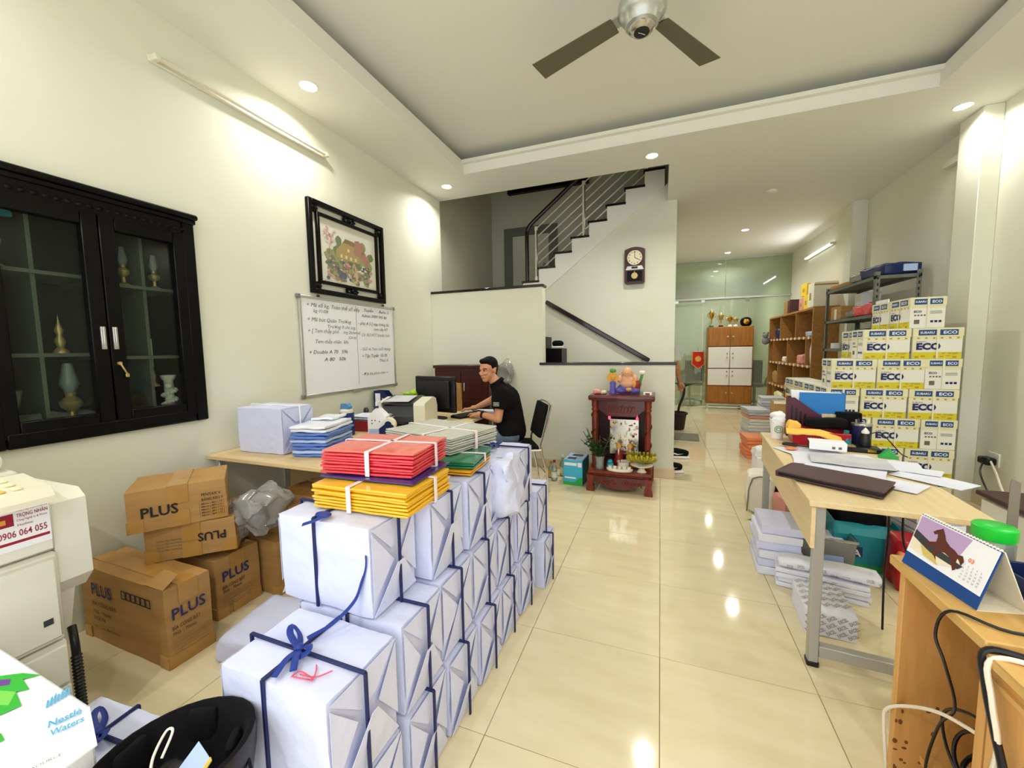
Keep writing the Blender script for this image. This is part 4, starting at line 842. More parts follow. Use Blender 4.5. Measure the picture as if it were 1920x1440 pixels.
for k in range(4): b = B(); b.soft((-.15, -.10, .004 * k), (.15, .10, .004 * k + .0035), 5, .001, .003, 8, k); b.build('sheet', 'paper', t)
# dark cabinet behind the man
t = thing('low_cabinet', 'dark reddish wooden cabinet against the parapet behind the man', 'cabinet', (-1.63, 3.13, 0))
b = B(); b.box((-.36, -.12, 0), (.36, .14, 1.20), .004); b.box((-.375, -.135, 1.19), (.375, .14, 1.225), .005); b.build('carcass', 'dark_red_wood', t)
for x0, x1, hx in ((-.34, -.005, -.05), (.005, .34, .05)):
    b = B(); b.box((x0, -.135, .78), (x1, -.12, 1.15), .003); b.box((x0 + .06, -.142, .83), (x1 - .06, -.135, 1.10), .006); dr = b.build('door', 'dark_red_wood', t)
    b = B(); b.box((hx - .008, -.155, .92), (hx + .008, -.14, 1.02), .003); b.build('handle', 'alu', dr)
t = thing('cardboard_box', 'tall brown carton standing between monitor and dark cabinet', 'cardboard box', (-1.555, 2.80, DZ + .001), R(5), 'brown cardboard cartons under the left desk'); b = B(); b.box((-.025, -.03, 0), (.025, .03, .31), .003); b.build('body', 'kraft', t); b = B(); b.box((-.026, -.010, .2), (.026, .010, .311)); b.build('tape', 'kraft_tape', t)
t = thing('hanging_bag', 'translucent bluish plastic bag hanging on the wall behind the man\'s head', 'plastic bag', (-1.14, 3.2, 1.0))
b = B(); b.soft((-.09, -.06, 0), (.09, .06, .24), 7, .05, .03, 12, 2, smooth=False); b.build('bag', 'clear_grey', t); b = B(); b.tube([(-.05, .03, .22), (-.02, .06, .28), (.02, .07, .285), (.05, .03, .22)], .006, 6); b.build('handle', 'clear_grey', t)
# ---- chairs
t = thing('office_chair', 'black padded chair with chrome frame under the seated man', 'chair', (-.77, 2.53, 0), R(30))
b = B(); b.soft((-.24, -.21, .42), (.19, .21, .465), 6, .02, .002, 5, 3); b.build('seat', 'black_fabric', t)
b = B(); b.soft((-.02, -.20, -.17), (.02, .20, .17), 6, .018, .001, 5, 4, m4=Matrix.Translation((.235, 0, .70)) @ Matrix.Rotation(R(14), 4, 'Y')); b.build('backrest', 'black_fabric', t)
for s_ in (-1, 1):
    y = .225 * s_
    b = B(); b.tube([(.30, y, .86), (.225, y, .56), (.20, y, .44), (.25, y, .2), (.28, y, .0)], .011, 8, sub=4); b.build('rear_leg', 'chrome', t)
    b = B(); b.tube([(.20, y, .43), (-.1, y, .42), (-.22, y, .41), (-.235, y, .3), (-.24, y, .0)], .011, 8, sub=4); b.build('front_leg', 'chrome', t)
b = B(); b.tube([(.30, -.225, .855), (.305, -.1, .875), (.305, .1, .875), (.30, .225, .855)], .011, 8); b.build('back_frame', 'chrome', t)
b = B(); b.cyl((.26, -.225, .18), (.26, .225, .18), .008); b.build('stretcher', 'chrome', t)
# ---- people
def frame(f, up):
    f = Vector(f).normalized(); l = Vector(up).cross(f).normalized(); u = f.cross(l); return f, l, u
def person(label, J, cloth, loc, standing=False, hair=True):
    t = thing('person', label, 'person', loc); I = Matrix.Translation(Vector(loc)).inverted()
    V = {k: Vector(v) for k, v in J.items() if k not in ('face',)}
    f, l, u = frame(J['face'], (0, 0, 1)); h = V['head']
    H3 = Matrix((f, l, u)).transposed().to_4x4(); H3.translation = h
    def hp(x, y, z): return H3 @ Vector((x, y, z))
    RH = H3.to_3x3().to_4x4()
    b = B()
    b.sph(hp(-.008, 0, .03), (.098, .076, .092), m4=RH); b.sph(hp(.028, 0, -.045), (.066, .060, .072), m4=RH)          # skull, face
    b.sph(hp(.055, 0, -.088), (.034, .034, .030), m4=RH); b.sph(hp(-.005, .038, -.065), (.045, .024, .035), m4=RH); b.sph(hp(-.005, -.038, -.065), (.045, .024, .035), m4=RH)   # chin, jaw
    b.sph(hp(.076, .03, -.025), (.022, .024, .02), m4=RH); b.sph(hp(.076, -.03, -.025), (.022, .024, .02), m4=RH)        # cheeks
    b.sph(hp(.080, 0, .022), (.018, .05, .014), m4=RH)                                                                    # brow
    b.limb(hp(.090, 0, .008), hp(.108, 0, -.030), .008, .013); b.sph(hp(.098, .013, -.033), .010); b.sph(hp(.098, -.013, -.033), .010)    # nose
    b.sph(hp(.088, 0, -.060), (.012, .024, .008), m4=RH); b.sph(hp(.086, 0, -.072), (.012, .02, .007), m4=RH)            # lips
    for s_ in (1, -1): b.sph(hp(-.012, s_ * .076, -.01), (.018, .009, .032), m4=RH)                                     # ears
    b.limb(V['neck'], hp(-.015, 0, -.06), .055, .052)
    # torso
    sh = (V['shL'] - V['shR'])
    b.limb(V['neck'] - Vector((0, 0, .02)), V['chest'], .075, .13); b.limb(V['chest'], V['waist'], .135, .125); b.limb(V['waist'], V['pelvis'], .125, .14)
    b.limb(V['chest'] + sh * .22, V['chest'] - sh * .22, .115, .115); b.limb(V['shL'], V['shR'], .058, .058)
    b.limb(V['pelvis'] + (V['hipL'] - V['hipR']) * .4, V['pelvis'] - (V['hipL'] - V['hipR']) * .4, .115, .115)
    for s_ in 'LR':
        b.limb(V['sh' + s_], V['el' + s_], .052, .041); b.limb(V['el' + s_], V['wr' + s_], .042, .027)
        b.limb(V['hip' + s_], V['kn' + s_], .085, .058); b.limb(V['kn' + s_], V['an' + s_], .056, .038)
        # hand: palm and five bent fingers
        w = V['wr' + s_]; hd = V['hd' + s_]; d = (hd - w).normalized(); side = d.cross(Vector((0, 0, 1))).normalized() * (1 if s_ == 'L' else -1); n = side.cross(d) * (1 if s_ == 'L' else -1)
        if n.z < 0: n = -n
        pc_ = w + d * .055
        b.limb(w, w + d * .03, .026, .03)
        for k in range(4):
            o_ = side * (-.030 + .020 * k)
            b.limb(w + d * .02 + o_ * .6, w + d * .085 + o_, .015, .0125)
            ln = (.07, .08, .074, .058)[k]
            p0 = w + d * .085 + o_; p1 = p0 + d * ln * .5 + n * .006 + o_ * .08; p2 = p1 + d * ln * .42 - n * ln * .30
            b.limb(p0, p1, .0100, .0092); b.limb(p1, p2, .0092, .0078)
        th0 = w + d * .03 - side * .03; th1 = th0 + d * .028 - side * .026 - n * .006; th2 = th1 + d * .034 - side * .004 - n * .012
        b.limb(th0, th1, .014, .011); b.limb(th1, th2, .011, .009)
    body = remesh(b, 'body', 'skin', t, .0055, 2); body.matrix_local = I
    # eyes, brows, mouth
    for s_ in (1, -1):
        b = B(); b.sph(hp(.079, s_ * .031, .004), (.010, .014, .0065), m4=RH); e = b.build('eye', 'eye_white', body)
        b = B(); b.sph(hp(.0865, s_ * .031, .003), (.004, .006, .006), m4=RH); b.build('iris', 'eye_dark', e)
        b = B(); b.tube([hp(.090, s_ * .014, .020), hp(.091, s_ * .032, .026), hp(.074, s_ * .054, .020)], .0045, 6); b.build('eyebrow', 'hair', body)
        b = B(); b.tube([hp(.088, s_ * .018, .006), hp(.0895, s_ * .031, .0105), hp(.078, s_ * .047, .004)], .0022, 6); b.build('eyelid', 'hair', body)
    b = B(); b.tube([hp(.090, .022, -.067), hp(.0985, 0, -.066), hp(.090, -.022, -.067)], .0042, 6); b.build('mouth', 'lip', body)
    b = B(); b.sph(hp(-.020, 0, .052), (.098, .079, .080), m4=RH, u=20, v=14); b.sph(hp(.036, 0, .092), (.054, .062, .030), m4=RH); b.sph(hp(-.062, 0, .012), (.048, .062, .055), m4=RH)
    for s_ in (1, -1): b.sph(hp(-.008, s_ * .064, .035), (.034, .016, .036), m4=RH)
    b2 = remesh(b, 'hair', 'hair', t, .006, 2); b2.matrix_local = I
    # shirt
    b = B(); g = .014
    b.limb(V['neck'] - Vector((0, 0, .018)), V['chest'], .076, .13 + g); b.limb(V['chest'], V['waist'], .135 + g, .128 + g); b.limb(V['waist'], V['pelvis'] + Vector((0, 0, .02)), .128 + g, .142 + g)
    b.limb(V['chest'] + sh * .22, V['chest'] - sh * .22, .115 + g, .115 + g); b.limb(V['shL'], V['shR'], .058 + g, .058 + g)
    b.limb(V['pelvis'] + (V['hipL'] - V['hipR']) * .4 + Vector((0, 0, .03)), V['pelvis'] - (V['hipL'] - V['hipR']) * .4 + Vector((0, 0, .03)), .115 + g, .115 + g)
    for s_ in 'LR':
        a, e = V['sh' + s_], V['el' + s_]; m_ = a + (e - a) * .62
        b.cyl(a, m_, .058 + g, .062 + g, 18); b.sph(a, .058 + g)
    b.sph(V['neck'] + Vector((0, 0, -.012)), (.078, .080, .04)); b.limb(V['neck'] - Vector((0, 0, .03)), V['shL'], .07, .06); b.limb(V['neck'] - Vector((0, 0, .03)), V['shR'], .07, .06)
    b2 = remesh(b, 'shirt', cloth[0], t, .007, 3); b2.matrix_local = I
    b = B(); nk = V['neck'] + Vector((0, 0, .012)); ax = (hp(-.015, 0, -.06) - V['neck']).normalized(); q = ax.to_track_quat('Z', 'Y').to_matrix().to_4x4(); q.translation = nk
    b.lathe([(.066, -.02), (.064, .022), (.070, .024), (.082, -.012)], n=24, m4=q); b.build('collar', cloth[0], b2)
    # trousers
    b = B(); b.limb(V['pelvis'] + (V['hipL'] - V['hipR']) * .4, V['pelvis'] - (V['hipL'] - V['hipR']) * .4, .125, .125); b.limb(V['pelvis'], V['pelvis'] + Vector((0, 0, .07)), .145, .14)
    for s_ in 'LR': b.limb(V['hip' + s_], V['kn' + s_], .096, .070); b.limb(V['kn' + s_], V['an' + s_], .068, .055)
    b2 = remesh(b, 'trousers', cloth[1], t, .008, 3); b2.matrix_local = I
    # shoes
    for s_ in 'LR':
        an = V['an' + s_]; fd = Vector((f.x, f.y, 0)).normalized(); q = Matrix((fd, Vector((-fd.y, fd.x, 0)), Vector((0, 0, 1)))).transposed().to_4x4(); q.translation = (an.x, an.y, an.z - .075)
        b = B(); b.soft((-.08, -.045, .018), (.19, .045, .085), 6, .035, .002, 6, 1, m4=q, fn=lambda p, d: Vector((p.x, p.y, p.z - max(0, p.x) * .22 * (1 if p.z > 0 else 0)))); sh_ = b.build('shoe', 'black_fabric', t, I)
        b = B(); b.soft((-.085, -.048, 0), (.195, .048, .022), 5, .01, .0, 6, 1, m4=q); b.build('sole', 'dark_grey', sh_)
    return t, V, I, f, l, u
fd = (-.36, -.92, -.13)
J = dict(face=fd, head=(-1.035, 2.46, 1.205), neck=(-.955, 2.50, 1.055), chest=(-.885, 2.535, .90), waist=(-.845, 2.55, .72), pelvis=(-.835, 2.55, .56),
         shL=(-.865, 2.375, .975), shR=(-.935, 2.695, .975), elL=(-.885, 2.325, .735), wrL=(-1.085, 2.36, .765), hdL=(-1.25, 2.42, .752), elR=(-1.12, 2.72, .86), wrR=(-1.27, 2.64, .785), hdR=(-1.40, 2.58, .765),
         hipL=(-.86, 2.45, .545), hipR=(-.86, 2.65, .545), knL=(-1.20, 2.32, .52), knR=(-1.20, 2.72, .50), anL=(-1.16, 2.32, .10), anR=(-1.16, 2.74, .10))
man, V, I, f, l, u = person('person in a black short-sleeved polo and jeans typing at the computer', J, ('shirt', 'jeans'), (-.75, 2.55, 0))
b = B(); w = V['wrL'] + (V['elL'] - V['wrL']).normalized() * .025; q = (V['elL'] - V['wrL']).normalized().to_track_quat('Z', 'Y').to_matrix().to_4x4(); q.translation = w
b.lathe([(.031, -.012), (.035, -.010), (.035, .010), (.031, .012)], n=20, m4=q); ws = b.build('watch', 'black_leather', man, I)
b = B(); b.cyl(w + Vector((.0, -.012, .031)), w + Vector((.0, -.014, .040)), .018, n=18); b.build('dial', 'black_plastic', ws)
b = B()
for k in range(3): b.box((-.905, 2.262, .895 - .014 * k), (-.850, 2.278, .901 - .014 * k))
b.build('sleeve_print', 'grey_folder', man, I)
J2 = dict(face=(.3, .95, 0), head=(.60, 5.28, 1.60), neck=(.60, 5.25, 1.44), chest=(.60, 5.25, 1.22), waist=(.60, 5.25, 1.05), pelvis=(.60, 5.25, .92), shL=(.43, 5.30, 1.36), shR=(.765, 5.20, 1.35), elL=(.40, 5.32, 1.08), wrL=(.42, 5.45, .90), hdL=(.43, 5.52, .8), elR=(.815, 5.17, 1.09), wrR=(.86, 5.26, .88), hdR=(.88, 5.32, .74),
          hipL=(.51, 5.25, .88), hipR=(.69, 5.25, .88), knL=(.51, 5.27, .49), knR=(.69, 5.27, .49), anL=(.51, 5.25, .085), anR=(.68, 5.25, .085))
person('person in a white shirt hidden behind the clock wall, only the arm showing', J2, ('white_shirt', 'shirt'), (.6, 5.25, 0))
# ---- wall clock
t = thing('wall_clock', 'dark wooden pendulum wall clock with cream dial', 'clock', (.232, 4.70, 2.28))
b = B(); b.prism([(-.133, .02), (-.11, 0), (.11, 0), (.133, .02), (.133, .455), (.10, .47), (.05, .485), (0, .49), (-.05, .485), (-.10, .47), (-.133, .455)], 'y', -.085, 0); b.build('case', 'dark_red_wood', t)
b = B(); b.prism([(-.12, .185), (.12, .185), (.095, .235), (-.095, .235)], 'y', -.09, -.084); b.build('name_plate', 'alu', t)
b = B(); b.box((-.04, -.092, .20), (.04, -.09, .228)); b.build('plate_mark', 'black_plastic', t)
b = B(); b.cyl((0, -.084, .345), (0, -.096, .345), .108, n=40); b.build('dial_rim', 'dark_red_wood', t)
b = B(); b.cyl((0, -.094, .345), (0, -.099, .345), .098, n=40); dl_ = b.build('dial', 'clock_face', t)
b = B()
for k in range(12):
    a = R(90 - 30 * (k + 1)); b.text(str(k + 1), .03, (.078 * math.cos(a), -.0992, .345 + .078 * math.sin(a) - .010), (1, 0, 0), (0, 0, 1), 0, align='CENTER', bold=.02)
b.build('numerals', 'ink_black', dl_)
b = B(); b.box((-.003, -.102, .345), (.003, -.100, .425)); b.build('minute_hand', 'ink_black', dl_); b = B(); b.sheet([(-.002, -.1025, .349), (.002, -.1025, .342), (.056, -.1025, .314), (.058, -.1025, .320)], .002); b.build('hour_hand', 'ink_black', dl_)
b = B(); b.box((-.10, -.088, .03), (.10, -.084, .17)); b.build('pendulum_window', 'black_lacquer', t)
b = B(); b.cyl((0, -.089, .105), (0, -.095, .105), .042, n=28); b.cyl((0, -.092, .14), (0, -.092, .17), .004); b.build('pendulum', 'brass', t)
t = thing('shoe_rack', 'black stepped shoe rack on the stairs behind the parapet', 'shoe rack', (-.78, 4.0, 1.021)); b = B(); b.box((-.2, -.15, 0), (.17, .15, .385), .004); b.build('lower_box', 'black_lacquer', t); b = B(); b.box((-.2, -.15, .385), (-.04, .15, .54), .004); b.build('upper_box', 'black_lacquer', t)
t = thing('shoe', 'black and white sneaker on the black shoe rack behind the parapet', 'shoe', (-.69, 3.98, 1.408), R(10)); b = B(); b.soft((-.08, -.05, .025), (.07, .05, .10), 6, .04, .006, 9, 3); b.build('upper', 'black_fabric', t); b = B(); b.soft((-.085, -.052, 0), (.075, .052, .03), 5, .012, 0, 5, 3); b.build('sole', 'white_plastic', t)
# ================================================================ SHRINE
sh = thing('floor_shrine', 'carved red wooden floor shrine against the parapet', 'shrine', (.225, 2.9, 0)); I = inv(sh)
X0, X1, YA, YB = -.085, .535, 2.65, 3.20
b = B(); b.box((X0 + .01, YA + .01, .175), (X1 - .01, YB, .205), .006); b.box((X0 + .03, YA + .03, .15), (X1 - .03, YB, .176), .004); b.build('plinth_top', 'red_wood_light', sh, I)
for x0 in (X0, X1 - .075):
    b = B(); b.prism([(x0, 0), (x0 + .075, 0), (x0 + .07, .05), (x0 + .06, .07), (x0 + .075, .16), (x0, .16), (x0 + .012, .08), (x0 - .004, .03)], 'y', YA - .005, YA + .07); b.build('foot', 'red_wood_light', sh, I)
    b = B(); b.box((x0, YB - .06, 0), (x0 + .075, YB, .16), .005); b.build('foot', 'red_wood_light', sh, I)
b = B(); b.prism([(X0 + .06, .155), (X1 - .06, .155), (X1 - .07, .10), (X1 - .14, .085), (X1 - .18, .05), (.33, .045), (.225, .032), (.12, .045), (X0 + .18, .05), (X0 + .14, .085), (X0 + .07, .10)], 'y', YA, YA + .02); ap = b.build('apron', 'red_wood', sh, I)
for s_ in (-1, 1):
    b = B()
    for k in range(6): b.tube([(.225 + s_ * (.03 + .03 * k), YA - .002, .09 + .02 * math.sin(k * 1.7)), (.225 + s_ * (.045 + .03 * k), YA - .006, .115 + .01 * math.cos(k)), (.225 + s_ * (.06 + .03 * k), YA - .002, .085 + .012 * math.sin(k * 2.3))], .006, 6)
    b.build('apron_carving', 'red_wood_light', ap)
for sx in (-1, 1):
    b = B(); b.box((.225 + sx * .26 - .008, 2.84, .205), (.225 + sx * .26 + .008, YB, .89)); b.build('side_panel', 'red_wood', sh, I)
    b = B(); cx = .225 + sx * .255; b.lathe([(.032, .205), (.036, .22), (.026, .25), (.030, .28), (.028, .5), (.031, .74), (.024, .77), (.034, .79), (.028, .81), (.034, .83), (.03, .85), (.036, .885)], (cx, 2.82, 0), 16); pl = b.build('column', 'red_wood_light', sh, I)
    b = B(); b.tube([(cx + .031 * math.cos(a * .5), 2.82 + .031 * math.sin(a * .5), .27 + a * .0145) for a in range(34)], .008, 6, sub=2); b.build('column_carving', 'red_wood', pl)
b = B(); b.box((-.04, YB - .02, .205), (.49, YB, .89)); b.build('back_panel', 'dark_red_wood', sh, I)
b = B(); b.box((.225 - .315, 2.76, .885), (.225 + .315, YB + .02, .935), .012, seg=2); b.build('top_board', 'red_wood', sh, I)
b = B(); b.prism([(-.01, .885), (.46, .885), (.46, .80), (.36, .72), (.09, .72), (-.01, .80)], 'y', 2.845, 2.86); cr = b.build('crest_panel', 'red_wood', sh, I)
b = B()
for k in range(8):
    x = .225 + (k - 3.5) * .032; b.tube([(x - .02, 2.842, .78), (x, 2.838, .83 - .01 * (k % 2)), (x + .02, 2.842, .79), (x + .005, 2.84, .76)], .005, 6, sub=4)
rect_frame(b, .09, .36, .745, .86, .008, 2.838, 2.846, 0); b.build('crest_carving', 'red_wood_light', cr)
b = B(); b.box((.10, 3.0, .30), (.385, 3.02, .665)); ip = b.build('image_panel', 'silver', sh, I)
b = B(); q = random.Random(9)
for k in range(60): b.sph((q.uniform(.11, .375), 2.999, q.uniform(.32, .655)), (q.uniform(.006, .02), .004, q.uniform(.006, .02)), q.choice([0, 0, 0, 0, 1, 1, 2]), u=8, v=6)
b.build('image_relief', ['porcelain', 'gold', 'clay_red'], ip)
for x in (.105, .375):
    b = B(); b.sph((x, 2.90, .695), (.013, .013, .02), u=10, v=8); b.cyl((x, 2.90, .71), (x, 2.95, .73), .004); b.build('red_lamp', 'red_led', sh, I)
def deity(x, label, robe):
    t = thing('deity_figure', label, 'figurine', (x, 2.90, .206)); b = B(); b.lathe([(.05, 0), (.05, .02), (.045, .06), (.032, .12), (.03, .15), (.018, .165)], n=16); b.build('robe', robe, t)
    b = B(); b.sph((0, 0, .19), (.022, .022, .027)); b.build('head', 'buddha_skin', t); b = B(); b.lathe([(.03, .2), (.026, .215), (.012, .23), (.001, .235)], n=12); b.build('hat', 'robe_gold', t); b = B(); b.prism([(-.008, .175), (.008, .175), (0, .10)], 'y', -.032, -.022); b.build('beard', 'porcelain', t)
deity(.20, 'small bearded figurine in red robe inside the shrine, left one', 'clay_red'); deity(.31, 'small figurine in dark gold robe inside the shrine, right one', 'robe_gold')
t = thing('incense_pot', 'cream incense bowl in front of the shrine figures', 'incense pot', (.255, 2.80, .206)); b = B(); b.lathe([(.045, 0), (.06, .02), (.058, .06), (.064, .075), (.055, .075), (.05, .05), (.001, .05)], n=24); b.build('bowl', 'porcelain', t)
for k in range(7):
    b = B(); x, y = rnd.uniform(-.03, .03), rnd.uniform(-.03, .03); b.cyl((x, y, .05), (x * 1.4, y * 1.4, .05 + rnd.uniform(.08, .13)), .0015, n=6); b.build('incense_stick', 'clay_red', t)
t = thing('offering_tray', 'cream oval tray with five small offering cups', 'tray', (.225, 2.715, .206)); b = B(); b.lathe([(.115, 0), (.125, .008), (.125, .026), (.115, .028), (.001, .02)], n=28, m4=Matrix.Diagonal((1, .42, 1, 1))); b.build('tray', 'porcelain', t)
for k in range(5): b = B(); b.lathe([(.014, .024), (.019, .045), (.016, .045), (.001, .034)], ((k - 2) * .045, -.005, 0), 12); b.build('cup', 'porcelain', t)
t = thing('toad_figurine', 'small turquoise toad figurine on the shrine base', 'figurine', (.13, 2.78, .206)); b = B(); b.sph((0, 0, .035), (.035, .04, .035)); b.sph((0, -.02, .075), (.026, .026, .022)); b.lathe([(.038, 0), (.04, .015), (.03, .02)], n=16); b.build('body', 'turquoise', t)
t = thing('fruit_dish', 'white footed dish holding a hand of bananas', 'dish', (.43, 2.75, .206)); b = B(); b.lathe([(.045, 0), (.03, .02), (.025, .04), (.08, .055), (.105, .07), (.10, .072), (.02, .058)], n=24); b.build('dish', 'porcelain', t)
t = thing('banana_bunch', 'hand of yellow-green bananas on the shrine dish', 'bananas', (.43, 2.75, .278), R(0))
for k in range(11):
    b = B(); a = R(180 + 18 * (k - 5) * 1.0 - 90); x = (k - 5) * .019; s_ = -1
    b.tube([(x * .35, .03, .015), (x * .8, -.01 - .004 * (k % 2), .035 + .01 * (k % 2)), (x * 1.25, -.045, .055 + .012 * (k % 2)), (x * 1.4, -.06, .085 + .012 * (k % 2))], .0125, 8, sub=4); b.build('banana', 'banana' if k % 2 else 'banana_green', t)
for k in range(8):
    b = B(); x = (k - 3.5) * .026; b.tube([(x * .4, .03, .03), (x, .02, .07), (x * 1.3, .0, .10), (x * 1.35, -.01, .12)], .012, 8, sub=4); b.build('banana', 'banana_green', t)
t = thing('flower_vase', 'clear glass vase of dark green leafy branches beside the shrine', 'vase', (.03, 2.74, .206))
b = B(); b.lathe([(.04, 0), (.045, .01), (.04, .06), (.05, .13), (.045, .13), (.034, .06), (.03, .012), (.001, .012)], n=20); b.build('glass', 'clear_jar', t)
q = random.Random(5)
for k in range(11):
    a = q.uniform(0, 6.28); r_ = q.uniform(.04, .17); top = Vector((r_ * math.cos(a) - .05, r_ * .5 * math.sin(a) - .03, q.uniform(.24, .42)))
    b = B(); P_ = [Vector((0, 0, .02)), Vector((top.x * .3, top.y * .3, .16)), top]; b.tube(P_, .003, 6, sub=4); st_ = b.build('branch', 'stem', t)
    for j in range(8):
        u_ = .42 + .06 * j; p = P_[0].lerp(P_[1], min(1, u_ * 2)) if u_ < .5 else P_[1].lerp(P_[2], (u_ - .5) * 2)
        d = Vector((q.uniform(-1, 1), q.uniform(-1, 1), q.uniform(-.1, .7))).normalized(); s2 = d.cross(Vector((0, 0, 1))).normalized() * .021; ln = q.uniform(.055, .085)
        b = B(); b.sheet([p, p + d * ln * .45 + s2, p + d * ln, p + d * ln * .45 - s2], .0008); b.build('leaf', 'leaf' if q.random() < .75 else 'leaf_light', st_)
# statues on top of the shrine
t = thing('buddha_statue', 'seated laughing monk statue in purple robe on top of the shrine', 'statue', (.27, 2.98, .936))
b = B(); b.sph((0, 0, .055), (.10, .07, .055)); b.sph((-.06, -.02, .035), (.06, .05, .035)); b.sph((.07, -.02, .035), (.06, .05, .035)); b.build('robe', 'robe_purple', t)
b = B(); b.sph((0, -.01, .125), (.072, .058, .07)); b.sph((0, -.02, .105), (.07, .055, .05)); b.sph((-.07, -.01, .15), (.03, .03, .04)); b.sph((.075, -.01, .15), (.03, .03, .045)); hd_ = b.build('torso', 'buddha_skin', t)
b = B(); b.sph((0, -.01, .215), (.052, .05, .055)); b.sph((-.05, -.005, .205), (.01, .01, .025)); b.sph((.05, -.005, .205), (.01, .01, .025)); b.sph((0, -.06, .212), (.01, .008, .01)); b.tube([(-.02, -.055, .195), (0, -.06, .188), (.02, -.055, .195)], .004, 6); b.build('head', 'buddha_skin', t)
b = B(); b.sph((.085, -.01, .09), (.05, .04, .055)); b.build('sack', 'clay_red', t); b = B(); b.sph((.02, -.065, .05), (.03, .015, .02)); b.sph((.07, -.04, .10), (.02, .02, .04)); b.build('sash', 'robe_gold', t)
t = thing('deity_statue', 'standing figurine with gold fan-shaped back on top of the shrine, left of the monk', 'statue', (.13, 2.96, .936))
b = B(); b.lathe([(.035, 0), (.035, .02), (.028, .05), (.032, .11), (.022, .13)], n=16); b.build('robe', 'robe_purple', t)
b = B(); b.prism([(-.05, .13), (0, .11), (.05, .13), (.062, .17), (.03, .215), (0, .225), (-.03, .215), (-.062, .17)], 'y', -.012, .012); b.sph((0, -.014, .165), (.022, .01, .028)); b.build('gold_fan', 'robe_gold', t); b = B(); b.sph((0, 0, .235), (.034, .025, .025)); b.build('leaf_crown', 'fig_green', t)
t = thing('lotus_ornament', 'green and white lotus ornament on top of the shrine, right of the monk', 'ornament', (.385, 2.98, .936)); b = B(); b.tube([(0, 0, 0), (.0, 0, .08), (.02, -.01, .16), (.03, -.01, .20)], .014, 8); b.sph((-.005, 0, .10), (.03, .02, .03)); b.build('stalk', 'fig_green', t); b = B()
for k in range(7): b.sph((.03 + .018 * math.cos(k * .9), -.01 + .018 * math.sin(k * .9), .215), (.014, .014, .02), u=8, v=6)
b.build('bloom', 'porcelain', t)
t = thing('pink_sweets', 'pink and cream wrapped offerings at the left end of the shrine top', 'offerings', (.0, 2.90, .936)); b = B(); b.soft((-.06, -.04, 0), (.02, .04, .05), 5, .02, .01, 14, 3); b.build('pink_pack', 'pink_pack', t); b = B(); b.soft((.02, -.04, 0), (.07, .04, .035), 5, .015, .008, 14, 4); b.build('cream_pack', 'eco_pale', t)
t = thing('small_pack', 'small white packet at the right end of the shrine top', 'packet', (.47, 2.88, .936)); b = B(); b.box((-.04, -.025, 0), (.04, .025, .03), .004); b.build('packet', 'porcelain', t); b = B(); b.box((-.02, -.0265, .005), (.02, -.025, .024)); b.build('print', 'clay_red', t)
# beside the shrine
t = thing('paper_carton', 'blue and green printed carton on the floor left of the shrine', 'carton', (-.235, 2.90, 0), R(-3)); b = B(); b.box((-.10, -.145, 0), (.10, .145, .262), .004); b.build('body', 'cyan', t)
b = B(); b.box((-.101, -.147, 0), (.101, -.1455, .035), 0, 0); b.prism([(.02, .035), (.101, .035), (.101, .09), (.07, .085), (.04, .06)], 'y', -.1472, -.1455, 0); b.box((-.09, -.147, .205), (.04, -.1455, .235), 0, 1); b.box((.05, -.147, .195), (.09, -.1455, .24), 0, 1); b.box((-.085, -.147, .07), (.03, -.1455, .085), 0, 1); b.box((-.095, -.14, .2625), (.095, .14, .2635), 0, 2); b.box((-.07, -.11, .2635), (.02, -.03, .2645), 0, 3); b.box((-.05, .02, .2635), (.06, .10, .2645), 0, 3); b.box((.1, -.145, 0), (.1015, .145, .262), 0, 4); b.build('print', ['box_green', 'paper_plain', 'blue_pack_l', 'navy', 'teal_dark'], t)
for x, y, col, cap, s_, lab in ((-.46, 2.84, 'clear_jar', 'tray_red', 1.0, 'clear bottle with a red cap beside the blue carton'), (-.52, 2.93, 'clear_jar', 'gold', .8, 'small bottle of amber liquid on the floor by the parapet'), (-.41, 3.02, 'clear_jar', 'paper_cream', 1.05, 'clear bottle with a cream cap behind the blue carton')):
    t = thing('bottle', lab, 'bottle', (x, y, 0)); b = B(); b.lathe([(.03, 0), (.032, .01), (.032, .13 * s_), (.014, .17 * s_), (.013, .2 * s_), (.001, .2 * s_)], n=16); b.build('body', col, t); b = B(); b.cyl((0, 0, .2 * s_), (0, 0, .225 * s_), .015, n=14); b.build('cap', cap, t); b = B(); b.lathe([(.033, .04), (.033, .10 * s_)], n=16); b.build('label', 'paper_cream' if cap != 'gold' else 'robe_gold', t)
# ================================================================ RIGHT SIDE
# ---- copy-paper cartons
LB, WB, HB = .322, .232, .2535
ec = thing('copy_paper_carton', 'x', 'carton', (0, 0, 0), 0, 'white and yellow copy paper cartons stacked by the right pier')
b = B(); b.box((-LB / 2 + .003, -WB / 2 + .003, 0), (LB / 2 - .003, WB / 2 - .003, HB - .01), .003); b.build('body', 'eco_white', ec)
b = B(); b.box((-LB / 2, -WB / 2, HB - .072), (LB / 2, WB / 2, HB), .003); b.build('lid', 'eco_white', ec)
b = B(); e = .0008
def pq(side, u0, u1, z0, z1, mi, lid=False, k=1):
    o = (0 if lid else -.003) + e * k
    if side in 'fb':
        y = WB / 2 + o; s_ = -1 if side == 'f' else 1; a = sorted((s_ * y, s_ * (y - .001))); b.box((min(-s_ * u0, -s_ * u1), a[0], z0), (max(-s_ * u0, -s_ * u1), a[1], z1), 0, mi)
    else:
        x = LB / 2 + o; s_ = 1 if side == 'r' else -1; a = sorted((s_ * x, s_ * (x - .001))); b.box((a[0], min(s_ * u0, s_ * u1), z0), (a[1], max(s_ * u0, s_ * u1), z1), 0, mi)
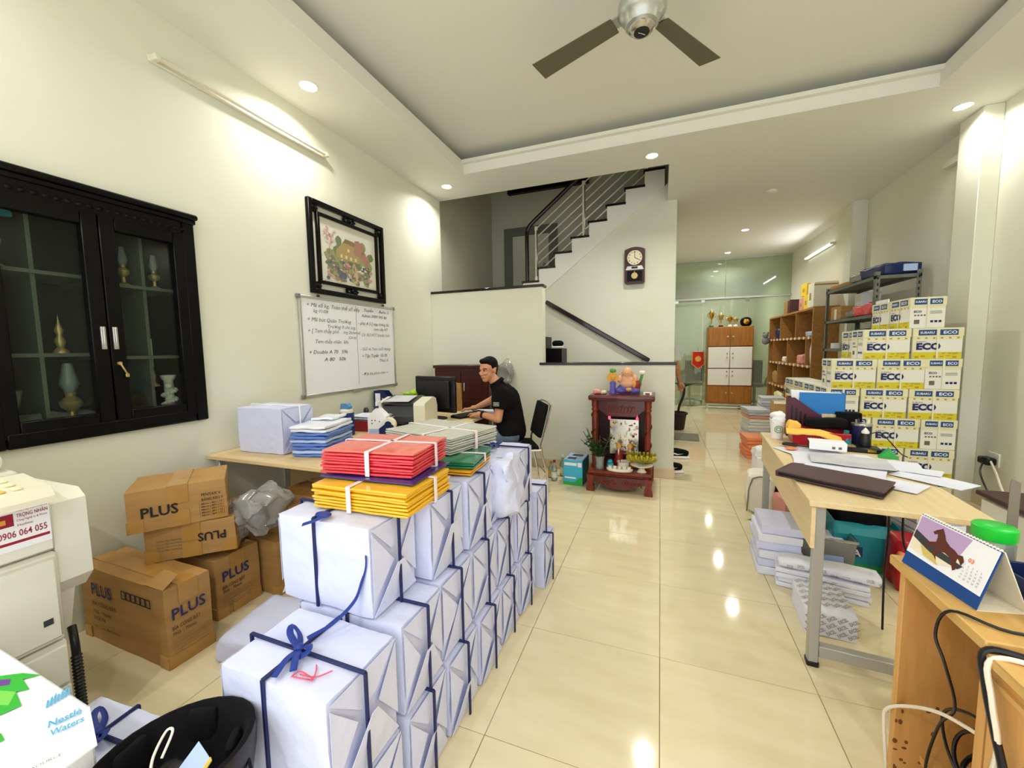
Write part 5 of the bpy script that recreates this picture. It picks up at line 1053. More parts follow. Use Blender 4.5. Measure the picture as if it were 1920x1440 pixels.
for sd in 'fb':
    h = LB / 2 - .006
    pq(sd, -h, h, 0, .055, 0); pq(sd, -h, h, .158, .182, 1); pq(sd, -h, -h + .02, .055, .158, 1); pq(sd, -h - .004, h + .004, HB - .07, HB - .002, 1, True); pq(sd, -.125, -.01, HB - .060, HB - .014, 2, True, 2); pq(sd, .012, .125, HB - .060, HB - .014, 2, True, 2)
    for k in range(7): pq(sd, -.14 + k * .04, -.115 + k * .04, .006 + .008 * (k % 3), .022 + .006 * (k % 2), 3, False, 2)
    for k in range(6): pq(sd, -.13 + k * .05, -.115 + k * .05, .165, .177, 3, False, 2)
for sd in 'rl':
    h = WB / 2 - .006
    pq(sd, -h, h, .162, .182, 1); pq(sd, -h - .004, h + .004, HB - .07, HB - .002, 1, True); pq(sd, -.09, -.008, HB - .060, HB - .014, 2, True, 2); pq(sd, .01, .09, HB - .060, HB - .014, 2, True, 2)
    for k in range(3): pq(sd, .02 + k * .026, .038 + k * .026, .045, .063, 4, False, 2)
    for k in range(4): pq(sd, -.085 + k * .02, -.073 + k * .02, .10, .112, 5, False, 2)
    pq(sd, -.085, -.05, .035, .07, 5, False, 2)
    for k in range(3): pq(sd, .015, .09, .118 + k * .009, .121 + k * .009, 5, False, 2)
pr_ = b.build('label_print', ['eco_yellow', 'eco_pale', 'eco_blue', 'eco_ochre', 'eco_navy', 'ink_grey'], ec)
b = B()
for s_ in (-1, 1):
    rt = (-s_, 0, 0); up = (0, 0, 1); y = s_ * (WB / 2 + .0022)
    b.text('ECO', .072, (s_ * .135, y - s_ * .003, .078), rt, up, 0, bold=.055, width=.155); b.text('SUBARU', .016, (s_ * .135, y - s_ * .003, .136), rt, up, 2, width=.065); b.text('A4   70 GSM', .016, (-s_ * .03, y - s_ * .003, .038), rt, up, 2, width=.10)
    b.text('SUBARU', .026, (s_ * .115, y + s_ * .0005, HB - .046), rt, up, 1, bold=.02, width=.09); b.text('ECO', .034, (-s_ * .03, y + s_ * .0005, HB - .049), rt, up, 1, bold=.03, width=.085)
    rt = (0, s_, 0); x = s_ * (LB / 2 + .0022)
    b.text('ECO', .024, (x - s_ * .003, -s_ * .09, .128), rt, up, 0, bold=.03, width=.05)
    b.text('SUBARU', .022, (x + s_ * .0005, -s_ * .085, HB - .044), rt, up, 1, bold=.02, width=.07); b.text('ECO', .03, (x + s_ * .0005, s_ * .022, HB - .048), rt, up, 1, bold=.03, width=.06)
b.build('lettering', ['eco_navy', 'paper_plain', 'ink_grey'], pr_)
b = B(); w = .0055
b.box((-w, -WB / 2 - .003, HB), (w, WB / 2 + .003, HB + .001)); b.box((-w, -WB / 2 - .003, 0), (w, -WB / 2 - .002, HB)); b.box((-w, WB / 2 + .002, 0), (w, WB / 2 + .003, HB))
b.box((-LB / 2 - .003, -w, HB), (LB / 2 + .003, w, HB + .001)); b.box((-LB / 2 - .003, -w, 0), (-LB / 2 - .002, w, HB)); b.box((LB / 2 + .002, -w, 0), (LB / 2 + .003, w, HB)); b.build('strap', 'eco_strap', ec)
YE = 3.1; HL = .2545; q90 = R(90)
front = {0: [(2.155, 0), (2.488, 0), (2.7715, 1)], 1: [(2.105, 1), (2.39, 0), (2.7225, 0)], 2: [(2.155, 0), (2.488, 0), (2.7715, 1)], 3: [(2.1075, 1), (2.3945, 0), (2.7225, 0)], 4: [(2.1735, 0), (2.4985, 0), (2.7715, 1)], 5: [(2.39, 0), (2.7225, 0)]}
NL = ['floor layer', 'second layer', 'third layer', 'fourth layer', 'fifth layer', 'sixth layer', 'topmost layer']
first = True
def put_ec(x, y, z, turned, label):
    global first
    rz = (q90 if turned else 0) + R(rnd.uniform(-.5, .5))
    if first: ec.location = (x, y, z); ec.rotation_euler = (0, 0, rz); ec['label'] = label; first = False
    else: dup(ec, (x, y, z), rz, label)
PN = ['left', 'middle', 'right']
for k, row in front.items():
    for j, (x, tn) in enumerate(row):
        put_ec(x, YE + (.162 if tn else .117), k * HL, tn, 'copy paper carton, front row, %s of the stack, %s one%s' % (NL[k], PN[j] if len(row) == 3 else ('left', 'right')[j], ' turned end-on' if tn else ''))
for j in range(3):
    for k in range(4): put_ec(2.115, 3.44 + .1625 + .33 * j, k * HL, 1, 'copy paper carton side-on behind the front row, %s, %s from the front' % (NL[k], ORD[j]))
for k in range(7):
    if k < 6: put_ec(2.72, 3.44 + .1625, k * HL, 1, 'copy paper carton in the rear row by the pier, ' + NL[k])
    if k < 6: put_ec(2.42, 3.44 + .1625, k * HL, 1, 'copy paper carton in the middle of the rear row, ' + NL[k])
put_ec(2.648, 3.265, 6 * HL, 1, 'copy paper carton end-on at the very top of the stack, nearer one')
put_ec(2.648, 3.595, 6 * HL, 1, 'copy paper carton at the very top of the stack, farther one')
t = thing('paper_slip', 'white blank card on top of the uppermost carton', 'card', (2.54, 3.60, 7 * HL)); b = B(); b.box((-.004, -.13, 0), (.004, .10, .03)); b.build('card_sheet', 'paper_plain', t)
# ---- slotted steel rack
rk = thing('steel_rack', 'grey slotted-angle steel rack behind the paper cartons', 'rack', (2.89, 4.85, 0)); I = inv(rk)
XA, XB, RA, RB = 2.70, 3.08, 4.15, 5.50
for x, sx in ((XA, 1), (XB, -1)):
    for y, sy in ((RA, 1), (RB, -1)):
        b = B(); b.box((min(x, x + sx * .04), min(y, y + sy * .003), 0), (max(x, x + sx * .04), max(y, y + sy * .003), 2.16)); b.box((min(x, x + sx * .003), min(y, y + sy * .04), 0), (max(x, x + sx * .003), max(y, y + sy * .04), 2.16)); po = b.build('post', 'slotted', rk, I)
        b = B()
        for k in range(26): z = .5 + k * .063; b.box((x + sx * .014, y - .0015 * sy, z), (x + sx * .026, y + .0005 * sy, z + .03))
        b.build('slots', 'black_plastic', po)
for z in (2.12, 1.72, 1.35, .95, .45):
    b = B(); b.box((XA, RA, z - .035), (XB, RA + .012, z), .001); b.box((XA, RB - .012, z - .035), (XB, RB, z), .001); b.box((XA, RA, z - .035), (XA + .012, RB, z), .001); b.box((XB - .012, RA, z - .035), (XB, RB, z), .001); b.box((XA, RA, z - .003), (XB, RB, z)); b.build('shelf', 'slotted', rk, I)
t = thing('wrapped_bundle', 'navy plastic-wrapped bundle with white label on top of the rack', 'bundle', (2.90, 4.42, 2.121), R(8)); b = B(); b.soft((-.17, -.26, 0), (.17, .18, .13), 7, .03, .012, 11, 4, smooth=False); b.build('wrap', 'navy', t); b = B(); b.box((-.01, -.275, .03), (.11, -.262, .10)); b.build('label', 'blue_pack_l', t); b = B(); b.soft((-.19, .12, .0), (.15, .34, .08), 6, .03, .015, 13, 8, smooth=False); b.build('film_end', 'clear_grey', t)
t = thing('flat_carton', 'flattened grey-brown carton lying at the far end of the rack top', 'carton', (2.88, 5.2, 2.121)); b = B(); b.soft((-.16, -.28, 0), (.16, .25, .05), 5, .006, .006, 8, 3, smooth=False); b.build('body', 'kraft', t)
t = thing('red_packet', 'bundle of red plastic packets on the upper rack shelf', 'packet', (2.82, 4.45, 1.721), R(10)); b = B(); b.soft((-.10, -.2, 0), (.12, .22, .13), 7, .03, .02, 12, 6, smooth=False); b.build('wrap', 'red_folder', t); b = B(); b.soft((-.11, .15, 0), (.10, .33, .07), 6, .03, .02, 12, 7, smooth=False); b.build('film_end', 'clear_grey', t)
t = thing('cardboard_box', 'small brown carton at the far end of the upper rack shelf', 'cardboard box', (2.86, 5.23, 1.721)); b = B(); b.box((-.13, -.16, 0), (.13, .16, .17), .003); b.build('body', 'kraft', t); b = B(); b.box((-.132, -.03, .0), (-.129, .04, .14)); b.build('label', 'paper_cream', t)
for i, (y, z, w_) in enumerate(((4.95, 1.721, .2), (4.72, 1.351, .24))):
    t = thing('white_carton', ['white carton beside the brown one on the upper rack shelf', 'white carton standing behind the blue packs on the rack'][i], 'carton', (2.95, y, z)); b = B(); b.box((-.09, -w_ / 2, 0), (.09, w_ / 2, .30), .003); b.build('body', 'paper_plain', t); b = B(); b.box((-.092, -w_ / 2 + .02, .2), (-.0895, w_ / 2 - .02, .27)); b.build('label', 'paper_cream', t)
n = 0
for k in range(3):
    for j in range(4 - k):
        t = thing('blue_pack', 'navy carton, %s, %s row on the rack' % (['at the near end', 'second from the near end', 'third from the near end', 'at the far end'][j], ['bottom', 'middle', 'top'][k]), 'carton', (2.78, 4.33 + .125 * j + .03 * k, 1.351 + .075 * k), 0, 'navy cartons piled on the rack'); b = B(); b.box((-.07, -.06, 0), (.07, .06, .073), .002); b.build('body', 'navy', t); b = B(); b.box((-.0712, -.05, .012), (-.069, .05, .026)); b.box((-.0712, -.03, .05), (-.069, .03, .06)); b.build('label', 'blue_pack_l', t)
t = thing('tape_roll', 'white roll at the far end of the middle rack shelf', 'roll', (2.78, 5.30, 1.351)); b = B(); b.lathe([(.03, 0), (.06, 0), (.06, .07), (.03, .07)], n=20); b.build('roll', 'paper_plain', t)
# ---- right-hand desk
da = -R(4.6)
dr_, hx, hy = desk('work_desk', 'pale wooden desk on grey steel legs covered with papers', (0, 0), (.57, 1.5), .75, .025, 'leg_grey', 'desk_wood', .045, rz=da, loc=(1.524, 1.465, 0))
for sy in (-1, 1):
    b = B(); b.box((-hx + .065, sy * (hy - .045) - .02, .05), (hx - .065, sy * (hy - .045) + .02, .10), .003); b.build('foot_rail', 'leg_grey', dr_)
    for sx in (-1, 1): b = B(); b.box((sx * (hx - .045) - .023, sy * (hy - .045) - .023, 0), (sx * (hx - .045) + .023, sy * (hy - .045) + .023, .025), .004); b.build('foot_cap', 'black_plastic', dr_)
b = B(); b.box((-hx + .012, -hy + .015, .54), (-hx + .027, hy - .03, .724)); b.build('modesty_panel', 'desk_wood', dr_)
DM = Matrix.Translation((1.524, 1.465, 0)) @ Matrix.Rotation(da, 4, 'Z'); TZ = .751
def sheet_on(label, x, y, z, rz, sx=.297, sy=.21, m='paper', amp=.004, group='loose papers on the right desk'):
    t = thing('paper_sheet', label, 'paper', (x, y, z), R(rz), group); b = B(); b.soft((-sx / 2, -sy / 2, 0), (sx / 2, sy / 2, .003), 6, .001, amp, 7, int(abs(rz) * 7 + sx * 100)); b.build('sheet', m, t); return t
sheet_on('white printed sheet under the keys at the left desk edge', 1.44, 1.66, TZ + .003, 20); sheet_on('white sheet in the middle of the right desk', 1.45, 1.42, TZ + .004, -12); sheet_on('white sheet lying partly under the grey plastic sleeve', 1.57, 1.50, TZ + .008, 5); sheet_on('white sheet stack near the middle right of the desk', 1.72, 1.46, TZ + .004, -18, .30, .22); sheet_on('white sheet sticking out behind the brown notebook', 1.47, 1.24, TZ + .013, -25, .32, .22); sheet_on('white sheet pointing to the right beside the notebook', 1.58, 1.10, TZ + .004, -38, .26, .18); sheet_on('white sheet hanging over the right edge of the desk', 1.80, 1.20, TZ + .006, -50, .26, .16); sheet_on('small white sheet near the right edge by the cartons', 1.80, 1.33, TZ + .012, -30, .18, .12)
t = sheet_on('grey plastic document sleeve on the papers', 1.55, 1.40, TZ + .020, -14, .34, .24, 'paper_grey', .006); t['category'] = 'document sleeve'
t = thing('notebook', 'dark brown leather notebook lying on the near end of the desk', 'notebook', (1.355, 1.03, TZ + .006), R(-33)); b = B(); b.soft((-.20, -.11, .02), (.20, .11, .030), 6, .004, .003, 8, 5); b.soft((-.20, -.11, .0), (.20, .11, .008), 6, .003, .002, 8, 6); b.soft((-.206, -.105, 0), (-.19, .105, .03), 4, .006, .001, 8, 6); b.build('cover', 'notebook', t); b = B(); b.box((-.19, -.10, .006), (.19, .10, .022)); b.build('pages', 'black_leather', t)
t = thing('paper_cup', 'white takeaway cup with green ring print stuffed with paper', 'cup', (1.36, 2.03, TZ)); b = B(); b.lathe([(.034, 0), (.047, .135), (.049, .14), (.045, .14), (.033, .01), (.001, .01)], n=24); b.build('cup', 'paper_plain', t); b = B(); b.soft((-.035, -.035, .10), (.035, .035, .185), 6, .02, .02, 18, 4, smooth=False); b.build('paper_scraps', 'paper_plain', t)
b = B()
for rr in (.024, .012): b.tube([(rr * math.sin(a * .42), -.0435 - .012 * rr / .03 * math.cos(a * .42) * .4 + (.004 if rr < .02 else 0), .07 + rr * math.cos(a * .42)) for a in range(16)], .0025, 6, sub=2)
b.build('ring_print', 'fig_green', t)
t = thing('keys', 'black key fob and keys at the left edge of the desk', 'keys', (1.36, 1.77, TZ + .008), R(-20)); b = B(); b.soft((-.03, -.02, 0), (.05, .02, .018), 5, .008, .002, 9, 2); b.build('fob', 'black_plastic', t); b = B(); b.tube([(-.03 + .016 * math.cos(a), .016 * math.sin(a), .008) for a in [k * .5 for k in range(14)]], .002, 6, sub=2); b.build('ring', 'chrome', t); b = B(); b.box((.05, -.01, .003), (.13, .004, .010), .002); b.build('strap', 'black_leather', t)
t = thing('orange_note', 'orange and white sticky note beside the keys', 'note', (1.35, 1.655, TZ + .012), R(30)); b = B(); b.soft((-.03, -.025, 0), (.03, .025, .006), 4, .002, .004, 12, 2); b.build('sheet', 'orange_pack', t)
t = thing('white_box', 'small white box with black end on the desk papers', 'box', (1.53, 1.66, TZ + .024), R(-10)); b = B(); b.box((-.09, -.05, 0), (.09, .05, .05), .003); b.build('body', 'paper_plain', t); b = B(); b.box((-.0915, -.048, .002), (-.0895, .048, .048)); b.build('end_face', 'black_plastic', t); b = B(); b.box((.02, -.0515, .012), (.035, -.0495, .026)); b.box((.05, -.0515, .012), (.065, -.0495, .026)); b.build('print', 'ink_grey', t)
t = thing('basket', 'red perforated plastic basket on the right desk', 'basket', (1.565, 1.93, TZ), R(-6))
bb = [(-.15, -.10), (.15, -.10), (.15, .10), (-.15, .10)]; b = B(); b.box((-.14, -.09, 0), (.14, .09, .004))
for k in range(4):
    (xa, ya), (xb, yb) = bb[k], bb[(k + 1) % 4]; b.sheet([(xa * .92, ya * .92, 0), (xb * .92, yb * .92, 0), (xb, yb, .085), (xa, ya, .085)], .004)
b.tube([(-.15, -.10, .085), (.15, -.10, .085), (.15, .10, .085), (-.15, .10, .085), (-.15, -.10, .085)], .006, 8, sub=1); b.build('tub', 'basket_red', t)
b = B()
for r_ in range(3):
    for k in range(9): b.cyl((-.05 + .014 * k, -.0945 - .0026 * r_ - .002, .02 + .016 * r_), (-.05 + .014 * k, -.0985 - .0026 * r_, .02 + .016 * r_), .004, n=8)
b.build('holes', 'pink_pack', t)
t = thing('cleaning_cloth', 'yellow cloth draped over the red basket', 'cloth', (1.55, 1.89, TZ + .088), R(-8)); b = B(); b.soft((-.17, -.09, 0), (.12, .05, .014), 9, .006, .016, 9, 4, fn=lambda p, d: Vector((p.x, p.y, p.z - max(0, -p.y - .03) * .6 - max(0, p.x - .02) * .25))); b.soft((-.16, -.03, .005), (-.09, .05, .06), 5, .02, .014, 14, 8); b.build('cloth', 'cloth_yellow', t)
t = thing('black_pouch', 'black pouch lying on the basket behind the yellow cloth', 'pouch', (1.64, 2.0, TZ + .09)); b = B(); b.soft((-.12, -.06, 0), (.10, .06, .07), 6, .025, .012, 10, 4); b.build('pouch', 'black_fabric', t)
t = thing('magazine_rack', 'maroon slotted magazine rack at the far end of the desk', 'file holder', (1.60, 2.16, TZ), R(-8))
for y in (-.045, .045):
    b = B(); b.prism([(-.15, 0), (.15, 0), (.15, .07), (-.11, .28), (-.15, .28)], 'y', y - .002, y + .002); pl = b.build('side_panel', 'maroon', t)
    for k in range(9):
        if y < 0: b = B(); x = -.13 + .026 * k; zt = .07 + (.15 - x) * .72; b.sheet([(x, y - .0025, .06), (x + .012, y - .0025, .05), (x + .012, y - .0025, max(.075, zt - .05)), (x, y - .0025, max(.08, zt - .045))], .0006); b.build('slot', 'black_plastic', pl)
b = B(); b.box((-.15, -.045, 0), (.15, .045, .004)); b.box((-.152, -.045, 0), (-.148, .045, .28)); b.box((.148, -.045, 0), (.152, .045, .07)); b.build('base', 'maroon', t)
t = thing('document_folder', 'bright blue folder of white sheets standing in the maroon rack', 'folder', (1.64, 2.155, TZ + .005), R(-8)); b = B(); b.box((-.12, -.018, .06), (.14, -.012, .31)); b.box((-.12, .024, .06), (.14, .03, .31)); b.box((.134, -.018, .06), (.14, .03, .31)); b.build('cover', 'folder_blue', t); b = B(); b.prism([(-.14, .06), (.12, .06), (.12, .31), (-.17, .325)], 'y', -.011, .023); b.build('sheets', 'paper_plain', t)
t = thing('black_box', 'black box standing beside the maroon rack', 'box', (1.79, 2.12, TZ), R(-5)); b = B(); b.soft((-.07, -.05, 0), (.07, .05, .19), 5, .008, .002, 8, 3); b.build('body', 'black_fabric', t)
t = thing('wood_block', 'small pale wooden block behind the basket', 'block', (1.69, 2.13, TZ), R(-5)); b = B(); b.box((-.045, -.03, 0), (.04, .03, .17), .003); b.build('body', 'desk_wood', t)
t = thing('pen_cup', 'navy pen cup with small tools at the right of the desk', 'pen cup', (1.80, 1.93, TZ)); b = B(); b.lathe([(.05, 0), (.052, .145), (.047, .145), (.046, .01), (.001, .01)], n=24); b.build('cup', 'navy', t); b = B(); b.lathe([(.0525, .132), (.054, .136), (.0525, .146)], n=24); b.build('rim', 'steel', t)
for k in range(4): b = B(); a = k * 1.7; b.cyl((.02 * math.cos(a), .02 * math.sin(a), .02), (.035 * math.cos(a), .035 * math.sin(a), .17), .005, n=8); b.build('pen', ['white_plastic', 'black_plastic', 'grey_plastic', 'silver'][k], t)
t = thing('glue_bottle', 'teal glue bottle with dark cap on the desk', 'bottle', (1.69, 1.84, TZ)); b = B(); b.lathe([(.024, 0), (.026, .01), (.026, .07), (.012, .085), (.001, .085)], n=16); b.build('body', 'teal', t); b = B(); b.cyl((0, 0, .085), (0, 0, .11), .014); b.build('cap', 'teal_dark', t)
t = thing('stamp', 'black and white stamp in front of the navy pen cup', 'stamp', (1.77, 1.80, TZ + .03)); b = B(); b.lathe([(.03, 0), (.03, .03), (.024, .06), (.02, .075)], n=16); b.build('base', 'black_plastic', t); b = B(); b.lathe([(.018, .07), (.02, .085), (.006, .105), (.001, .11)], n=16); b.build('tip', 'white_plastic', t)
t = thing('desk_caddy', 'low black desk caddy under the stamp', 'caddy', (1.74, 1.77, TZ), R(-8)); b = B(); b.box((-.10, -.055, 0), (.09, .055, .028), .006); b.build('body', 'black_plastic', t); b = B(); b.box((.02, -.0575, .008), (.06, -.055, .022)); b.build('gold_label', 'gold', t); b = B(); b.box((-.095, -.03, .028), (-.03, .03, .032)); b.build('insert', 'brass', t)
t = thing('green_prism', 'small bright green triangular card holder by the cartons', 'card holder', (1.815, 1.63, TZ), R(-20)); b = B(); b.prism([(-.045, 0), (.045, 0), (0, .055)], 'y', -.03, .03); b.build('body', 'box_green', t)
t = thing('black_wire', 'thin black wire arching over the desk beside the pen cup', 'wire', (1.85, 1.85, TZ)); b = B(); b.tube([(-.04, -.02, .10), (.0, -.03, .11), (.04, -.06, .06), (.055, -.14, .012), (.06, -.2, .006)], .003, 6); b.build('wire', 'black_plastic', t)
t = thing('cardboard_box', 'brown carton standing beyond the desk behind the cup', 'cardboard box', (1.515, 2.60, .42), R(0)); b = B(); b.box((-.06, -.06, 0), (.06, .06, .53), .003); b.build('body', 'kraft', t); b = B(); b.box((-.062, -.062, .51), (.062, -.059, .531)); b.build('tape', 'paper_cream', t)
t = thing('cardboard_box', 'brown carton on the floor carrying the tall one beyond the desk', 'cardboard box', (1.67, 2.70, 0), R(2)); b = B(); b.box((-.16, -.18, 0), (.14, .13, .418), .003); b.build('body', 'kraft', t); b = B(); b.box((-.142, -.03, .3), (.142, .03, .419)); b.build('tape', 'kraft_tape', t)
# ---- along and under the right desk
def ream_pile(name, label, loc, rz, sx, sy, n, th, mats, seed, group):
    t = thing(name, label, 'paper stack', loc, R(rz), group); q = random.Random(seed)
    for k in range(n):
        dx, dy = q.uniform(-.012, .012), q.uniform(-.012, .012)
        b = B(); b.soft((-sx / 2 + dx, -sy / 2 + dy, k * th), (sx / 2 + dx, sy / 2 + dy, k * th + th * .97), 5, .006, .004, 10, seed + k); b.build('ream', mats[k % len(mats)], t)
    return t
G2 = 'paper stacks along the right desk'
ream_pile('paper_stack', 'stack of white wrapped reams beside the near desk leg', (1.29, 1.66, 0), -3, .23, .30, 6, .052, ['paper', 'paper_parcel'], 3, G2)
ream_pile('paper_stack', 'far stack of white, pink and cream papers along the aisle', (2.0, 5.95, 0), 5, .30, .45, 9, .048, ['paper', 'paper_grey', 'paper', 'paper_cream', 'paper', 'eco_pale', 'pink_pack', 'paper_grey', 'paper_grey'], 5, G2)
ream_pile('paper_stack', 'taller grey paper stack behind the far white one', (2.30, 6.40, 0), -4, .34, .40, 12, .047, ['paper', 'paper_grey'], 7, G2)
ream_pile('orange_packs', 'stack of orange plastic-wrapped packs on the aisle floor', (1.72, 4.55, 0), 4, .24, .34, 6, .045, ['orange_pack'], 9, G2)
t = thing('small_white_box', 'white carton with a crumpled tissue on the aisle floor', 'box', (1.66, 3.80, 0), R(4)); b = B(); b.box((-.075, -.10, 0), (.09, .12, .19), .004); b.build('body', 'paper_plain', t); b = B(); b.soft((-.09, -.06, .185), (.08, .10, .29), 6, .03, .025, 14, 6, smooth=False); b.build('tissue', 'paper_plain', t)
t = thing('canvas_bag', 'white canvas tote bag sagging against the desk end', 'bag', (1.395, 2.63, 0), R(-8)); b = B(); b.soft((-.10, -.12, 0), (.11, .16, .33), 9, .04, .022, 8, 12); b.build('sack', 'canvas', t); b = B(); b.tube([(-.06, -.122, .30), (-.085, -.15, .22), (-.09, -.15, .12), (-.095, -.13, .02)], .006, 6); b.tube([(-.06, -.12, .30), (0, -.13, .325), (.06, -.12, .30)], .006, 6); b.build('drawstring', 'mat_grey', t)
t = thing('leaf_twig', 'small green leaf on the floor beside the canvas bag', 'leaf', (1.31, 2.38, .003)); b = B(); b.sheet([(-.05, -.01, 0), (.03, -.03, .01), (.06, .0, .012), (.0, .02, .004)], .001); b.build('blade', 'fig_green', t)
t = thing('gift_bag', 'pink and maroon printed bag beside the far desk leg', 'bag', (1.53, 2.38, 0), R(10)); b = B(); b.soft((-.06, -.10, 0), (.07, .10, .22), 5, .01, .01, 9, 4, smooth=False); b.build('bag', 'pink_pack', t); b = B(); b.box((-.03, -.112, .02), (.03, -.103, .13)); b.build('print', 'basket_red', t)
ream_pile('loose_paper_pile', 'wide spread of loose white papers in front of the plastic bin', (1.47, 1.475, 0), -12, .42, .24, 4, .03, ['paper'], 13, G2)
t = thing('wrapped_paper', 'rolled white printed wrapper lying on the loose papers', 'wrapper', (1.47, 1.42, .122), R(-10)); b = B(); b.soft((-.22, -.07, 0), (.24, .06, .05), 8, .022, .012, 9, 4); b.build('wrapper', 'paper', t); b = B()
for k in range(9): b.text('EXCEL', .022, (-.18 + .05 * k, -.076, .012 + .012 * (k % 2)), (1, 0, 0), (0, .25, 1), 0, width=.032)
b.build('print', 'ink_grey', t)
t = thing('paper_ream', 'white ream in printed wrapper on the floor inside the desk leg', 'ream', (1.375, 1.13, 0), R(-4)); b = B(); b.soft((-.105, -.14, 0), (.105, .14, .125), 7, .008, .006, 9, 3); b.build('wrapper', 'paper', t); b = B()
for r_ in range(5):
    for k in range(5): b.text('EXCEL', .026, (-.09 + .040 * k, -.11 + .052 * r_ + .008 * k, .1275), (.72, .70, 0), (-.70, .72, 0), 0, width=.045, bold=.01, lift=.003)
for r_ in range(3):
    for k in range(5): b.text('EXCEL', .024, (-.095 + .042 * k, -.1445, .015 + .035 * r_), (.8, 0, .6), (-.6, 0, .8), 0, width=.04, bold=.01, lift=.003)
b.build('print', 'ink_grey', t)
t = thing('plastic_bin', 'translucent plastic bin of papers under the right desk', 'bin', (1.545, 1.78, 0), R(-3)); b = B()
for (xa, ya), (xb, yb) in (((-.16, -.13), (.16, -.13)), ((.16, -.13), (.16, .13)), ((.16, .13), (-.16, .13)), ((-.16, .13), (-.16, -.13))): b.sheet([(xa * .92, ya * .92, 0), (xb * .92, yb * .92, 0), (xb, yb, .22), (xa, ya, .22)], .004)
b.box((-.147, -.12, 0), (.147, .12, .006)); b.build('tub', 'clear_grey', t); b = B(); rect_frame(b, -.17, .17, -.0, .0, 0, 0, 0, 0) if False else b.tube([(-.165, -.135, .22), (.165, -.135, .22), (.165, .135, .22), (-.165, .135, .22), (-.165, -.135, .22)], .009, 6, sub=1); b.build('rim', 'clear_grey', t); b = B(); b.box((-.13, -.10, .01), (.13, .10, .19), .004); b.build('papers', 'paper', t); b = B(); b.box((-.02, -.141, .04), (.10, -.132, .12)); b.build('label', 'blue_pack_l', t)
t = thing('teal_carton', 'open teal carton with green base band under the right desk', 'carton', (1.80, 1.95, 0), R(-5)); b = B()
b.box((-.16, -.20, 0), (.16, -.195, .22)); b.box((-.16, .195, 0), (.16, .20, .30)); b.box((-.16, -.20, 0), (-.155, .20, .30)); b.box((.155, -.20, 0), (.16, .20, .30)); b.box((-.16, -.20, 0), (.16, .20, .006)); b.build('body', 'teal', t)
b = B(); b.box((-.161, -.2015, 0), (.161, -.1995, .04)); b.box((-.1615, -.2, 0), (-.1595, .2, .04)); b.build('base_band', 'box_green', t); b = B(); b.sheet([(-.16, -.20, .22), (.16, -.20, .22), (.16, -.10, .262), (-.16, -.10, .262)], .003); b.build('flap', 'teal', t); b = B(); b.box((-.08, -.2025, .085), (-.01, -.2005, .15)); b.build('label', 'navy', t); b = B(); b.text('A', .06, (-.058, -.203, .09), (1, 0, 0), (0, 0, 1), 0, bold=.02); b.build('letter', 'paper_plain', t)
t = thing('black_bag', 'black bag lying inside the open teal carton', 'bag', (1.80, 1.97, .01)); b = B(); b.soft((-.13, -.12, 0), (.13, .15, .33), 7, .05, .03, 8, 3); b.build('bag', 'black_fabric', t)
t = thing('red_snack_bag', 'shiny red snack bag under the desk by the teal carton', 'snack bag', (1.93, 1.62, 0)); b = B(); b.soft((-.08, -.09, 0), (.10, .10, .30), 7, .04, .02, 10, 7); b.build('bag', 'basket_red', t); b = B(); b.soft((-.085, -.095, .14), (-.02, -.06, .24), 4, .015, .01, 10, 2); b.build('print', 'orange_pack', t)
ream_pile('grey_paper_stack', 'stack of grey papers behind the red snack bag', (2.08, 1.85, 0), 10, .24, .30, 9, .045, ['paper_grey', 'paper'], 23, G2)
t = thing('dark_pen', 'small dark pen on the floor by the printed ream', 'pen', (1.63, 1.38, .006), R(-40)); b = B(); b.cyl((-.035, 0, 0), (.035, 0, 0), .006, .004, 8); b.build('barrel', 'black_plastic', t); b = B(); b.cyl((.035, 0, 0), (.045, 0, 0), .004, .001, 8); b.build('tip', 'steel', t)
for k in range(2):
    t = thing('hanging_cable', ['black cable hanging below the desktop, left one', 'black cable hanging below the desktop, right one'][k], 'cable', (1.72 + .05 * k, 1.35, .70)); b = B(); b.tube([(0, 0, .02), (.01 * k, .02, -.1), (-.03, -.06 - .03 * k, -.30), (-.08 + .1 * k, -.16, -.46), (-.1 + .1 * k, -.22, -.69)], .005, 6); b.build('cable', 'black_plastic', t)
# ---- wall socket and low bench at the right wall
t = thing('wall_socket', 'white wall socket with a black adapter and two wires', 'socket', (XR, 3.20, .36)); b = B(); b.box((-.012, -.06, .02), (0, .06, .13), .003); b.build('plate', 'white_plastic', t); b = B(); b.box((-.08, -.05, .03), (-.012, .06, .09), .01); b.build('adapter', 'black_plastic', t)
b = B(); b.tube([(-.07, .0, .05), (-.14, -.10, -.02), (-.16, -.25, -.15), (-.2, -.5, -.2)], .006, 6); b.build('black_wire', 'black_plastic', t); b = B(); b.tube([(-.05, -.04, .07), (-.08, -.16, .0), (-.09, -.26, -.12), (-.12, -.4, -.18), (-.2, -.6, -.2)], .008, 6); b.build('white_wire', 'cable_white', t)
t = thing('low_bench', 'white low cabinet with a dark brown board by the right wall', 'cabinet', (2.8, 2.05, 0)); b = B(); b.box((-.22, -.35, 0), (.33, .2, .38), .006); b.build('body', 'white_paint', t); b = B(); b.box((-.24, -.36, .40), (.34, .22, .43), .004); b.build('board', 'notebook', t); b = B(); b.box((-.2, -.3, .38), (.3, .15, .40)); b.build('spacer', 'white_paint', t)
